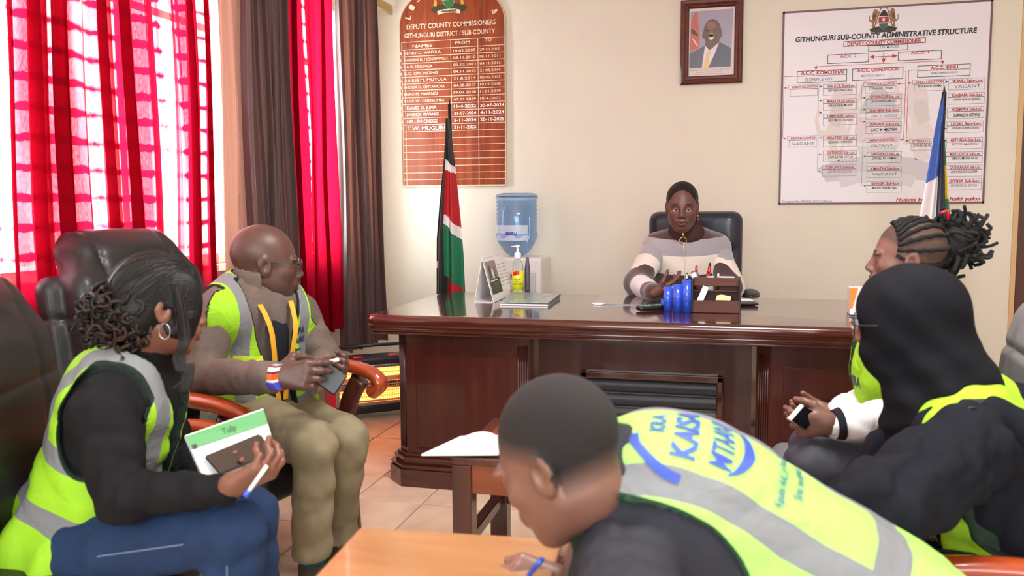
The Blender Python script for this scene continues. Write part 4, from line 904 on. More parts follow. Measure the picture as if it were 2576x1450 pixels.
MW, nt, q_ = new_mat('water'); tr = N(nt, 'ShaderNodeBsdfTransparent'); tr.inputs[0].default_value = (*lin((232,244,252)), 1); gl = N(nt, 'ShaderNodeBsdfGlossy'); gl.inputs['Roughness'].default_value = .05; mx = N(nt, 'ShaderNodeMixShader'); mx.inputs[0].default_value = .12; link(nt, tr.outputs[0], mx.inputs[1]); link(nt, gl.outputs[0], mx.inputs[2]); link(nt, mx.outputs[0], nt.nodes['Material Output'].inputs[0])
obj('water', b, MW, wb)
b = BM(); grid(b, lambda u, v: V((cxb+.134*math.sin(-1.1+1.9*u), YW-.134*math.cos(-1.1+1.9*u), sz(604)+(sz(566)-sz(604))*v)), 24, 2); obj('label', b, mat('bottle_label', (206,222,246), .3), wb)
b = BM(); cyl_text(b, 'Premier', 0, 0, 0, 1, .1, (0, 0, 0)) if False else put_text(b, 'Premier', lambda x, y: V((cxb+.136*math.sin(x), YW-.136*math.cos(x), y)), .25, sz(583), -.35, sz(592), .04)
obj('label_lettering', b, mat('label_blue', (40,70,170), .4), wb)
# ================================================================ quartz heater
ha = WZ(848, 1050, .03); hb = WZ(1042, 1030, .03); hx = (hb-ha); hl = hx.length; hx = hx.normalized(); hn = V((hx.y, -hx.x, 0)); hn = hn if hn.dot(CAM-ha) > 0 else -hn
HM = Matrix(((hx.x, hn.x, 0, ha.x), (hx.y, hn.y, 0, ha.y), (hx.z, hn.z, 1, .0), (0, 0, 0, 1)))
heat = empty('quartz_heater', (ha.x, ha.y, 0), 'red and black quartz heater glowing orange on the floor beside the desk', 'heater')
M_HR = mat('heater_red', (206,30,50), .35); M_HB = mat('heater_black', (44,44,52), .4); M_CHR = mat('heater_chrome', (206,204,204), .25, .9)
def hp(x, y, z): return HM @ V((x, y, z))
b = BM(); box(b, (hl/2, -.07, .055), (hl, .14, .05), HM, bev=.012); obj('base', b, M_HB, heat)
b = BM(); box(b, (hl/2, -.07, .335), (hl+.02, .15, .05), HM, bev=.018, seg=3); obj('hood', b, M_HB, heat)
for x in (-.02, hl+.02): b = BM(); prism(b, [(0, .03), (-.15, .03), (-.13, .38), (-.02, .36)], lambda u, v, d: hp(x-.02+d, u, v), .04); obj('side_panel', b, M_HR, heat)
b = BM(); cyl(b, hp(-.02, -.06, .42), hp(hl+.02, -.06, .42), .010); obj('carrying_handle', b, M_HB, heat)
for x in (-.02, hl+.02): b = BM(); box(b, (x, -.06, .40), (.05, .03, .06), HM, bev=.005); obj('handle_bracket', b, M_HR, heat)
for x in (.13, hl-.12): b = BM(); box(b, (x, -.02, .362), (.06, .04, .008), HM, bev=.003); obj('switch', b, M_HR, heat)
b = BM(); box(b, (hl/2, -.10, .195), (hl-.01, .01, .24), HM); obj('reflector', b, M_CHR, heat)
b = BM(); box(b, (hl/2, -.005, .305), (hl, .012, .018), HM, bev=.003); box(b, (hl/2, -.005, .088), (hl, .012, .018), HM, bev=.003); box(b, (.008, -.005, .195), (.02, .012, .22), HM, bev=.003); obj('grille_frame', b, M_CHR, heat)
M_GLOW = mat('glowing_quartz', (255,150,70), .5, emit=(255,140,60), es=5.0)
for z in (.275, .245, .135, .108): b = BM(); cyl(b, hp(.03, -.05, z), hp(hl-.02, -.05, z), .009, n=10); obj('heating_tube', b, M_GLOW, heat)
b = BM(); box(b, (hl/2, -.03, .19), (hl-.04, .01, .045), HM, bev=.002); obj('vent_strip', b, M_CHR, heat)
b = BM()
for k in range(7):
    for r_ in range(4): box(b, (.06+k*(hl-.1)/6.5, -.024, .176+.0095*r_), (.045, .003, .004), HM)
obj('vent_slot', b, M_BLK, heat)
b = BM(); nb = int(hl/.011)
for k in range(nb): cyl(b, hp(.01+k*.011, .002, .085), hp(.01+k*.011, .002, .31), .0011, n=5)
for k in range(12): cyl(b, hp(.01, .001, .09+.018*k), hp(hl-.01, .001, .09+.018*k), .001, n=5)
obj('wire_grille', b, M_CHR, heat)
for x in (.05, hl-.05): b = BM(); cyl(b, hp(x, -.03, .03), hp(x, -.03, .0), .012); obj('foot', b, M_BLK, heat)
# ================================================================ side table with open notebook
M_TD = wood('dark_table_wood', (96,44,32), (64,28,22), .3, .3, (8, 8, 1), 2.5); M_TO = wood('orange_apron_wood', (148,72,36), (120,52,26), .3, .3, (1, 8, 8), 3); M_TT = wood('table_top_wood', (178,130,88), (158,108,68), .22, .3, (1.2, 7, 7), 1.6)
sa = WZ(1136, 1150, .5); sb_ = WZ(1660, 1185, .5)
# table axes: parallel to the desk, a touch turned
tx = V((sb_.x-sa.x, sb_.y-sa.y, 0)).normalized(); ty = V((-tx.y, tx.x, 0)); tl_, tw_ = .80, .47
TM = Matrix(((tx.x, ty.x, 0, sa.x), (tx.y, ty.y, 0, sa.y), (0, 0, 1, 0), (0, 0, 0, 1)))
st = empty('side_table', tuple(TM @ V((tl_/2, tw_/2, 0))), 'low dark wooden table with orange apron carrying an open notebook', 'table')
b = BM(); box(b, (tl_/2, tw_/2, .488), (tl_, tw_, .024), TM, bev=.004); obj('frame_rail', b, M_TD, st)
b = BM(); box(b, (tl_/2, tw_/2, .4995), (tl_-.09, tw_-.09, .006), TM); obj('inset_top', b, M_TO, st)
for x in (.029, tl_-.029):
    for y_ in (.029, tw_-.029): b = BM(); box(b, (x, y_, .238), (.058, .058, .476), TM, bev=.003); obj('leg', b, M_TD, st)
for y_ in (.018, tw_-.018): b = BM(); box(b, (tl_/2, y_, .435), (tl_-.116, .022, .085), TM, bev=.002); obj('apron', b, M_TO, st)
for x in (.018, tl_-.018): b = BM(); box(b, (x, tw_/2, .435), (.022, tw_-.116, .085), TM, bev=.002); obj('apron', b, M_TD, st)
b = BM(); box(b, (tl_/2, tw_-.029, .235), (tl_-.116, .04, .035), TM, bev=.003); obj('stretcher', b, M_TD, st)
for x in (.029, tl_-.029): b = BM(); box(b, (x, tw_/2, .235), (.035, tw_-.116, .035), TM, bev=.003); obj('stretcher', b, M_TD, st)
# notebook: two page blocks meeting at the spine, overhanging the table's left edge
NZ = .5035
n0, n1 = WZ(1060, 1142, NZ+.01), WZ(1157, 1150, NZ); n2 = WZ(1160, 1094, NZ+.012)
nb_ = empty('notebook', (n1.x, n1.y, NZ), 'open white notebook lying on the low dark table', 'notebook')
pu = V((n0.x-n1.x, n0.y-n1.y, 0)); dep = V((n2.x-n0.x, n2.y-n0.y, 0)); lv = V((0, 0, .006))
def page(u, v, side, top):
    base = n1+dep*v; w_ = u; p = base+(pu*u if side < 0 else -pu*.98*u+dep*.0*u)
    p = V(p); p.z = NZ+.003+(.016*math.sin(min(1, u*1.15)*PI)**.8*(1-.35*u)+.006 if top else 0); return p
for s in (-1, 1):
    b = BM(); A = grid(b, lambda u, v: page(u, v, s, 1), 14, 6); Bt = grid(b, lambda u, v: page(u, v, s, 0), 14, 6)
    for i in range(14): b.faces.new((A[i][0], A[i+1][0], Bt[i+1][0], Bt[i][0])); b.faces.new((A[i][6], A[i+1][6], Bt[i+1][6], Bt[i][6]))
    for j in range(6): b.faces.new((A[14][j], A[14][j+1], Bt[14][j+1], Bt[14][j]))
    bmesh.ops.recalc_face_normals(b, faces=b.faces[:]); obj('page_block', b, M_PAPER, nb_)
    b = BM(); q = [n1+pu*0, n1+(pu*1.02 if s < 0 else -pu*1.0), n1+(pu*1.02 if s < 0 else -pu*1.0)+dep*1.01, n1+dep*1.01]
    prism(b, [(x.x, x.y) for x in q], lambda x, y, d: V((x, y, NZ+d)), .003); obj('cover', b, M_BLK, nb_)
# ================================================================ front table
T2 = .60; ta, tb = WZ(905, 1325, T2), WZ(1442, 1356, T2); tx2 = V((tb.x-ta.x, tb.y-ta.y, 0)).normalized(); ty2 = V((-tx2.y, tx2.x, 0)); L2_ = (tb-ta).length+.02; W2_ = .75
T2M = Matrix(((tx2.x, -ty2.x, 0, ta.x), (tx2.y, -ty2.y, 0, ta.y), (0, 0, 1, 0), (0, 0, 0, 1)))
ft = empty('writing_table', tuple(T2M @ V((L2_/2, W2_/2, 0))), 'orange brown wooden table in the foreground where the man writes', 'table')
b = BM(); box(b, (L2_/2-.02, W2_/2, T2-.012), (L2_-.04, W2_, .022), T2M @ Matrix.Identity(4), bev=.005); obj('table_top', b, M_TT, ft)
b = BM(); box(b, (L2_-.01, W2_/2, T2-.014), (.035, W2_+.01, .03), T2M, bev=.005); obj('edge_moulding', b, M_TD, ft)
for x in (.05, L2_-.05):
    for y_ in (.05, W2_-.05): b = BM(); box(b, (x, y_, (T2-.024)/2), (.055, .055, T2-.024), T2M, bev=.003); obj('leg', b, M_TD, ft)
for y_ in (.04, W2_-.04): b = BM(); box(b, (L2_/2, y_, T2-.06), (L2_-.15, .02, .07), T2M); obj('apron', b, M_TD, ft)
# ================================================================ people: shared builders
def A3(v): return np.array(v, np.float64)
class Spine:
    "curved trunk axis from pelvis to the base of the neck with a side vector; gives side / front / along coordinates"
    def __init__(s, pts, right, sc=1.0):
        s.p = [V(p) for p in pts]; s.sc = sc; c = catmull(s.p, 6); s.c = np.array([tuple(q) for q in c])
        seg = np.diff(s.c, axis=0); s.L = np.concatenate([[0], np.cumsum(np.linalg.norm(seg, axis=1))]); s.len = s.L[-1]
        s.right = V(right)
    def T(s, t):
        "tangent near fraction t"
        i = min(max(int(t*(len(s.c)-1)), 1), len(s.c)-2); return V(s.c[i+1]-s.c[i-1]).normalized()
    def pos(s, t):
        f = t*(len(s.c)-1); i = min(int(f), len(s.c)-2); return V(s.c[i]*(1-f+i)+s.c[i+1]*(f-i))
    def R(s, t): T = s.T(t); return (s.right-T*s.right.dot(T)).normalized()
    def F(s, t): return s.T(t).cross(s.R(t))
    def M(s, t): r, f, u = s.R(t), s.F(t), s.T(t); return np.array([[r[i], f[i], u[i]] for i in range(3)])
    def coords(s, X, Y, Z):
        shp = np.broadcast(X, Y, Z).shape; best = np.full(shp, 1e9, np.float32); lx = np.zeros(shp, np.float32); ly = lx.copy(); lv = lx.copy()
        n = len(s.c)-1
        for i in range(0, n):
            a, b = s.c[i], s.c[i+1]; d = b-a; L = d@d; t = ((X-a[0])*d[0]+(Y-a[1])*d[1]+(Z-a[2])*d[2])/L
            lo = -9 if i == 0 else 0; hi = 9 if i == n-1 else 1; tc = np.clip(t, lo, hi)
            dx, dy, dz = X-a[0]-tc*d[0], Y-a[1]-tc*d[1], Z-a[2]-tc*d[2]; q = dx*dx+dy*dy+dz*dz; m = q < best
            R, F = s.R((i+.5)/n), s.F((i+.5)/n)
            best = np.where(m, q, best); lx = np.where(m, dx*R[0]+dy*R[1]+dz*R[2], lx); ly = np.where(m, dx*F[0]+dy*F[1]+dz*F[2], ly); lv = np.where(m, s.L[i]+tc*(s.L[i+1]-s.L[i]), lv)
        return lx, ly, lv
def trunk(S, sp, sh, off=0.0, k=.05, w=1.0, dpt=1.0, belly=0.0):
    sc = sp.sc
    def e(t, r, fy=0, k_=k):
        c = sp.pos(t)+sp.F(t)*fy*sc; S.ell(c, [r[0]*w*sc+off, r[1]*dpt*sc+off, r[2]*sc+off], sp.M(t), k_)
    e(.02, (.175, .125, .13)); e(.30, (.158, .112+belly, .16)); e(.62, (.165, .118, .17)); e(.82, (.160, .105, .13), -.01)
    nk = sp.pos(1.0)
    for p in sh: S.cone(p, nk.lerp(V(p), .25)-sp.T(.9)*.03*sc, .058*sc+off, .062*sc+off, k)
    S.cone(sh[0], sh[1], .052*sc+off, .052*sc+off, k)
def bounds(pts, m):
    a = np.array([tuple(p) for p in pts]); return a.min(0)-m, a.max(0)+m
# ---------------------------------------------------------------- head
def head_mesh(C, fwd, up, sc=1.0, female=False, neck=None, nr=.052, h=.0034, jaw=1.0, ears=True, mouth_open=0, smooth=1):
    "returns world verts, quads and local coordinates of the head"
    S = SDF((-.11, -.14, -.20), (.11, .145, .15), h)
    S.ell((0, -.014, .036), (.0745, .097, .087), k=0)
    S.ell((0, .028, -.018), (.063, .066, .084), k=.03)
    S.ell((0, .030, -.062), (.052*jaw, .060, .048), k=.03)
    S.ell((0, .066, -.094), (.022*jaw, .020, .018), k=.028)
    for s in (-1, 1):
        S.cone((s*.050*jaw, -.002, -.050), (s*.020, .062, -.095), .016, .014, .03)
        S.ell((s*.042, .058, -.020), (.022, .022, .020), k=.025)
        S.ell((s*.031, .084, .021), (.026, .012, .009), k=.014)
        S.ell((s*.031, .101, .002), (.019, .014, .0125), k=.012, op='sub')
        S.ell((s*.031, .0775, .001), (.0150, .0150, .0135), k=.004)
        if ears:
            S.ell((s*.076, -.010, -.006), (.009, .021, .034), frame((1, 0, 0), (0, -.25, 1)), k=.008); S.ell((s*.083, -.006, -.004), (.006, .009, .016), k=.004, op='sub')
            S.cone((s*.080, -.020, .018), (s*.080, -.026, -.006), .005, .005, .005)
    S.cone((0, .088, .012), (0, .108, -.026), .0075, .0120, .014)
    for s in (-1, 1): S.ell((s*.0135, .101, -.033), (.0095, .011, .0075), k=.008)
    S.ell((0, .090, -.058), (.034, .014, .020), k=.012)
    S.ell((0, .100, -.0555), (.023, .0090, .0065), k=.006); S.ell((0, .0985, -.0705-mouth_open*.6), (.021, .0095, .0075), k=.006)
    S.ell((0, .108, -.0625-mouth_open*.3), (.022, .010, .0016+mouth_open*.5), k=.003, op='sub')
    R = np.array(fwd_frame(fwd, up)); loc_nb = None
    if neck is not None:
        d = (V(neck)-V(C)); q = V(R.T@A3(d))/sc
        q2 = V((0, -.022, -.055)); L = (q-q2).length; e = q2+(q-q2)*min(1, .135/L)
        S.cone(q2, e, nr, nr*1.05, .03)
    v, q = S.mesh(); v = relax(v, q, smooth); loc = v.copy(); w = v*sc@R.T+A3(C); return w, q, loc
def fwd_frame(fwd, up):
    f = V(fwd).normalized(); u = V(up); u = (u-f*u.dot(f)).normalized(); r = f.cross(u); return [[r[i], f[i], u[i]] for i in range(3)]
def gauss(l, c, r): return np.exp(-(((l-np.array(c))/np.array(r))**2).sum(1))
# ---------------------------------------------------------------- hand
def hand_pts(wr, d, n, side, curl=(.5, .5, .5, .5), thumb=.5, spread=.10, sc=1.0, h=.0028):
    "wr wrist, d towards the fingers, n out of the palm, side=+1 when the thumb lies along d x n"
    wr = V(wr); d = V(d).normalized(); n = V(n); n = (n-d*n.dot(d)).normalized(); s = d.cross(n)*side
    P_ = lambda a, b, c: wr+(d*a+s*b+n*c)*sc
    prims = []
    lat = (.031, .010, -.011, -.030); ln = (.074, .082, .075, .058); pal = (.088, .090, .085, .077)
    prims.append((P_(-.010, 0, 0), P_(.012, 0, 0), .0225*sc, .0235*sc, .02))
    for i in range(4):
        k0 = P_(pal[i], lat[i], -.002); prims.append((P_(.012, lat[i]*.55, 0), k0, .0165*sc, .0118*sc, .016))
        dirn = (d+s*(spread*(1.4-i*.95))).normalized(); p = k0; a = curl[i]
        for j, f in enumerate((.46, .30, .24)):
            ang = a*(1.0, 1.25, .85)[j]; ax = dirn.cross(n).normalized(); dirn = (Matrix.Rotation(ang, 3, ax) @ dirn).normalized()
            n_ = dirn.cross(ax)
            if j == 0: cur_n = n
            q = p+dirn*ln[i]*f*sc; r0 = (.0098, .0086, .0078)[j]*(1 if i < 3 else .88); prims.append((p, q, r0*sc, r0*.92*sc, .004 if j else .007)); p = q
            n = n if j < 2 else n
    tb = P_(.022, .024, .004); td = (d*.62+s*.72+n*.25).normalized(); q = tb+td*.040*sc; prims.append((P_(.010, .010, .002), q, .017*sc, .0128*sc, .016))
    td2 = (td.lerp(d*.75+n*.9-s*.35, thumb)).normalized(); q2 = q+td2*.032*sc; prims.append((q, q2, .0118*sc, .0102*sc, .004))
    td3 = (td2.lerp(d*.5+n*.8-s*.7, thumb*.5)).normalized(); q3 = q2+td3*.026*sc; prims.append((q2, q3, .0102*sc, .0085*sc, .004))
    lo, hi = bounds([a for a, *_ in prims]+[b for _, b, *_ in prims], .035); S = SDF(lo, hi, h)
    for a, b, ra, rb, k in prims: S.cone(a, b, ra, rb, k)
    v, q = S.mesh(); return relax(v, q, 1), q
def join(parts):
    vs, qs, n = [], [], 0
    for v, q in parts: vs.append(v); qs.append(q+n); n += len(v)
    return np.concatenate(vs), np.concatenate(qs)
def skin_mat(name, rgb, hair=(22, 18, 18), lip=(96, 50, 48), rough=.42):
    m, nt, b = new_mat(name)
    def attr(n): a = N(nt, 'ShaderNodeAttribute'); a.attribute_name = n; return a.outputs['Fac']
    tc = N(nt, 'ShaderNodeTexCoord'); nz = N(nt, 'ShaderNodeTexNoise'); nz.inputs['Scale'].default_value = 9; nz.inputs['Detail'].default_value = 3; link(nt, tc.outputs['Object'], nz.inputs['Vector'])
    m0 = N(nt, 'ShaderNodeMix', data_type='RGBA'); m0.inputs[6].default_value = (*[c*.84 for c in lin(rgb)], 1); m0.inputs[7].default_value = (*[min(1, c*1.18) for c in lin(rgb)], 1); link(nt, nz.outputs[0], m0.inputs[0])
    m1 = N(nt, 'ShaderNodeMix', data_type='RGBA'); link(nt, attr('lip'), m1.inputs[0]); link(nt, m0.outputs[2], m1.inputs[6]); m1.inputs[7].default_value = (*lin(lip), 1)
    m2 = N(nt, 'ShaderNodeMix', data_type='RGBA'); link(nt, attr('hair'), m2.inputs[0]); link(nt, m1.outputs[2], m2.inputs[6]); m2.inputs[7].default_value = (*lin(hair), 1)
    link(nt, m2.outputs[2], b.inputs['Base Color']); b.inputs['Roughness'].default_value = rough; b.inputs['Specular IOR Level'].default_value = .5
    b.inputs['Subsurface Weight'].default_value = 0.0
    mr = N(nt, 'ShaderNodeMapRange'); mr.inputs['To Min'].default_value = rough; mr.inputs['To Max'].default_value = .9; link(nt, attr('hair'), mr.inputs[0]); link(nt, mr.outputs[0], b.inputs['Roughness'])
    n2 = N(nt, 'ShaderNodeTexNoise'); n2.inputs['Scale'].default_value = 420; link(nt, tc.outputs['Object'], n2.inputs['Vector']); bp = N(nt, 'ShaderNodeBump'); bp.inputs['Strength'].default_value = .5; bp.inputs['Distance'].default_value = .004
    ma = N(nt, 'ShaderNodeMath', operation='MULTIPLY_ADD'); link(nt, attr('hair'), ma.inputs[0]); ma.inputs[1].default_value = 1.0; ma.inputs[2].default_value = .09; mm = N(nt, 'ShaderNodeMath', operation='MULTIPLY'); link(nt, ma.outputs[0], mm.inputs[0]); link(nt, n2.outputs[0], mm.inputs[1]); link(nt, mm.outputs[0], bp.inputs['Height']); link(nt, bp.outputs[0], b.inputs['Normal']); return m
def cloth(name, rgb, rough=.85, bump=.3, bscale=500, var=.06, sheen=0, stretch=None, vs=30): return mat(name, rgb, rough, bump=bump, bscale=bscale, var=var, vscale=vs, sheen=sheen, stretch=stretch, spec=.15)
def vest_mat(name, rgb=(156, 212, 46), grey=(126, 128, 132), pipe=(26, 38, 32), ps=.0055):
    m, nt, b = new_mat(name)
    def attr(n): a = N(nt, 'ShaderNodeAttribute'); a.attribute_name = n; return a.outputs['Fac']
    def lt(x, t): q = N(nt, 'ShaderNodeMath', operation='LESS_THAN'); link(nt, x, q.inputs[0]); q.inputs[1].default_value = t; return q.outputs[0]
    m1 = N(nt, 'ShaderNodeMix', data_type='RGBA'); link(nt, lt(attr('stripe'), 0), m1.inputs[0]); m1.inputs[6].default_value = (*lin(rgb), 1); m1.inputs[7].default_value = (*lin(grey), 1)
    m2 = N(nt, 'ShaderNodeMix', data_type='RGBA'); link(nt, lt(attr('edge'), ps), m2.inputs[0]); link(nt, m1.outputs[2], m2.inputs[6]); m2.inputs[7].default_value = (*lin(pipe), 1)
    link(nt, m2.outputs[2], b.inputs['Base Color']); b.inputs['Roughness'].default_value = .7; b.inputs['Specular IOR Level'].default_value = .25
    tc = N(nt, 'ShaderNodeTexCoord'); n = N(nt, 'ShaderNodeTexNoise'); n.inputs['Scale'].default_value = 16; n.inputs['Detail'].default_value = 2; n.inputs['Distortion'].default_value = 1.2; link(nt, tc.outputs['Object'], n.inputs['Vector'])
    bp = N(nt, 'ShaderNodeBump'); bp.inputs['Strength'].default_value = .5; bp.inputs['Distance'].default_value = .012; link(nt, n.outputs[0], bp.inputs['Height']); link(nt, bp.outputs[0], b.inputs['Normal']); return m
M_VEST = vest_mat('hi_vis_fabric')
def make_vest(parent, sp, sh, off=.016, hem=.0, neck_r=.085, open_w=.028, vneck=.16, arm_r=(.115, .135), arm_x=.150, arm_drop=.055, wrinkle=.003, seed=1, h=.0065, w=1.0, dpt=1.0, belly=0, label=None, bands=(.10, .22), stripe_x=.105, flare=0, m=None, open_skew=0.0, arm_fwd=0.0):
    sc = sp.sc; lo, hi = bounds(list(sh)+[sp.pos(0), sp.pos(.5), sp.pos(1)], .24*sc+.03); S = SDF(lo, hi, h)
    trunk(S, sp, sh, off, w=w, dpt=dpt, belly=belly)
    X, Y, Z = S._xyz((slice(None),)*3); lx, ly, lv = sp.coords(X, Y, Z); L = sp.len
    S.v = S.v + (crease(34, seed, wrinkle*1.7)(X, Y, Z) - flare*np.clip(.22-lv, 0, 1)*(1+.5*np.sin(lx*38+ly*31))).astype(np.float32)
    vs = L-arm_drop*sc
    def cuts(lx, ly, lv):
        arm = np.sqrt(((lv-vs)/(arm_r[1]*sc))**2+((ly-arm_fwd)/(arm_r[0]*sc))**2)-1; arm = arm*arm_r[0]*sc; arm = np.maximum(arm, (arm_x*sc-np.abs(lx)))        # negative inside the arm opening
        neck = np.sqrt(lx**2+(ly-.01)**2)-neck_r*sc; neck = np.maximum(neck, (L-.075*sc)-lv)
        vn = open_w+np.clip((lv-(L-vneck*sc))/(vneck*sc), 0, 1)*.055*sc
        opn = np.maximum(np.abs(lx-open_skew)-vn, .03*sc-ly); hm = lv-hem
        return arm, neck, opn, hm
    c = cuts(lx, ly, lv)
    for q in c: S.v = np.maximum(S.v, -q.astype(np.float32))
    def edge(v):
        lx, ly, lv = sp.coords(v[:, 0], v[:, 1], v[:, 2]); c = cuts(lx, ly, lv); return np.minimum.reduce(c)
    def stripe(v):
        lx, ly, lv = sp.coords(v[:, 0], v[:, 1], v[:, 2]); b = [np.abs(lv-t)-.025*sc for t in bands]
        vert = np.maximum(np.abs(np.abs(lx)-stripe_x*sc)-.025*sc, (max(bands)-lv) if bands else lv*0); return np.minimum.reduce(b+[vert])
    o = sdf_obj('safety_vest', S, m or M_VEST, parent, 1, {'edge': edge, 'stripe': stripe}); 
    if label: o['label'] = label
    return o
def jacket(parent, name, sp, sh, arms, mt, off=.006, wrinkle=.004, seed=3, h=.007, hem=None, rr=(.060, .052, .046, .036), w=1.0, dpt=1.0, belly=0, collar=None, extra=None, label=None):
    "arms: list of (shoulder, elbow, wrist)"
    sc = sp.sc; pts = list(sh)+[sp.pos(0), sp.pos(.5), sp.pos(1)]+[p for a in arms for p in a]; lo, hi = bounds(pts, .20); S = SDF(lo, hi, h)
    trunk(S, sp, sh, off, w=w, dpt=dpt, belly=belly)
    for (a, e, wr) in arms:
        a, e, wr = V(a), V(e), V(wr); m1 = a.lerp(e, .5)
        S.cone(a, m1, rr[0]*sc, (rr[0]*.55+rr[1]*.45)*sc, .03); S.cone(m1, e, (rr[0]*.55+rr[1]*.45)*sc, rr[1]*sc, .02); S.cone(e, wr, rr[2]*sc+.003, rr[3]*sc, .025)
    if collar: S.cone(sp.pos(1)-sp.T(1)*.02, V(collar[0]), collar[1]*1.08, collar[1], .02)
    if extra: extra(S)
    X, Y, Z = S._xyz((slice(None),)*3)
    d = crease(42, seed, wrinkle*2.0)(X, Y, Z)+crease(95, seed+9, wrinkle*.6)(X, Y, Z)
    for (a, e, wr) in arms:      # gathered folds round the elbow and along the sleeve
        a, e, wr = V(a), V(e), V(wr)
        for c, dirv, amp in ((e, (wr-a).normalized(), .0045), (a.lerp(e, .25), (e-a).normalized(), .002), (e.lerp(wr, .75), (wr-e).normalized(), .002)):
            g = np.exp(-((X-c[0])**2+(Y-c[1])**2+(Z-c[2])**2)/.0075); d = d+g*amp*np.sin(80*((X-c[0])*dirv[0]+(Y-c[1])*dirv[1]+(Z-c[2])*dirv[2])+25*(X-Y)+2*np.sin(30*Z+20*X))
    S.v = S.v+d.astype(np.float32)
    if hem is not None: _, _, lv = sp.coords(X, Y, Z); S.v = np.maximum(S.v, np.where(S.v < .5, hem-lv, 1).astype(np.float32)*1) if False else S.v
    o = sdf_obj(name, S, mt, parent, 1); 
    if label: o['label'] = label
    return o
def trousers(parent, name, sp, legs, mt, sc=1.0, seed=5, h=.008, rr=(.095, .068, .062, .058), wrinkle=.004, label=None, pr=(.18, .135, .12)):
    "legs: list of (hip, knee, ankle)"
    lo, hi = bounds([p for l in legs for p in l]+[sp.pos(0)], .2); S = SDF(lo, hi, h)
    S.ell(sp.pos(.0), [q*sc for q in pr], sp.M(0), .03)
    for (a, k, an) in legs: a, k, an = V(a), V(k), V(an); S.cone(a, k, rr[0]*sc, rr[1]*sc, .05); S.cone(k, an, rr[2]*sc, rr[3]*sc, .02)
    X, Y, Z = S._xyz((slice(None),)*3); d = crease(34, seed, wrinkle*2.0)(X, Y, Z)+crease(80, seed+3, wrinkle*.6)(X, Y, Z)
    for (a, k, an) in legs:
        a, k, an = V(a), V(k), V(an)
        for c, dv, amp, fq in ((k, (an-a).normalized(), .004, 75), (a.lerp(k, .2), (k-a).normalized(), .005, 60), (an, (an-k).normalized(), .004, 70)):
            g = np.exp(-((X-c[0])**2+(Y-c[1])**2+(Z-c[2])**2)/.010); d = d+g*amp*np.sin(fq*((X-c[0])*dv[0]+(Y-c[1])*dv[1]+(Z-c[2])*dv[2])+18*(X+Y))
    S.v = S.v+d.astype(np.float32)
    for (a, k, an) in legs: dv = (V(an)-V(k)).normalized(); c = V(an); S.v = np.where((X-c[0])**2+(Y-c[1])**2+(Z-c[2])**2 < .03, np.maximum(S.v, ((X-c[0])*dv[0]+(Y-c[1])*dv[1]+(Z-c[2])*dv[2]).astype(np.float32)), S.v)
    o = sdf_obj(name, S, mt, parent, 1)
    if label: o['label'] = label
    return o
def shoe(parent, ankle, toe_dir, mt, sc=1.0):
    a = V(ankle); d = V(toe_dir); d.z = 0; d.normalize(); g = V((a.x, a.y, .0)); S = SDF(*bounds([g, g+d*.26, a], .1), .006)
    S.cone(g+V((0, 0, .045))-d*.03, g+d*.17*sc+V((0, 0, .034)), .042*sc, .032*sc, 0); S.cone(g+V((0, 0, .07)), V((a.x, a.y, min(a.z+.02, .13))), .045*sc, .043*sc, .03)
    S.cut(lambda X, Y, Z: Z-.002+0*X+0*Y); return sdf_obj('shoe', S, mt, parent, 1)
def make_body(label, skin, head, hands, sp, sh, arms, legs, hairmask=None, lipmask=True, group=None, nk=.052, cat='person'):
    "head=(verts, quads, local); one mesh for the whole figure"
    pts = [p for l in arms+legs for p in l]+[sp.pos(0), sp.pos(1)]; S = SDF(*bounds(pts, .18), .014)
    trunk(S, sp, sh, -.012)
    for (a, e, w_) in arms: S.cone(a, e, .042, .036, .03); S.cone(e, w_, .034, .024, .02)
    for (a, k, an) in legs: S.cone(a, k, .075, .052, .04); S.cone(k, an, .048, .034, .02)
    S.cone(sp.pos(.95), sp.pos(1)+sp.T(1)*.03, nk, nk, .03)
    bv, bq = S.mesh(); bv = relax(bv, bq, 1)
    parts = [(head[0], head[1])]+hands+[(bv, bq)]; v, q = join(parts); nh = len(head[0])
    hair = np.zeros(len(v)); lip = np.zeros(len(v)); l = head[2]
    if hairmask is not None: hair[:nh] = np.clip(hairmask(l), 0, 1)
    if lipmask: lip[:nh] = np.clip(1.5*gauss(l, (0, .104, -.056), (.022, .02, .0065))+1.5*gauss(l, (0, .102, -.0705), (.019, .02, .0075)), 0, 1)*(l[:, 1] > .08)
    me = np_mesh('person', v, q, {'hair': hair, 'lip': lip}); o = link_obj('person', me, skin); tag(o, label, cat, group); return o
def brows(l, s=1.0): return s*(1.4*gauss(l, (.033, .095, .026), (.020, .02, .0042))+1.4*gauss(l, (-.033, .095, .026), (.020, .02, .0042)))
def strands(name, paths, r, mt, parent, n=5):
    b = BM()
    for p in paths: k = len(p); tube(b, p, r, n, rs=[r*(1-.55*(i/(k-1))**3) for i in range(k)])
    o = obj(name, b, mt, parent); return o
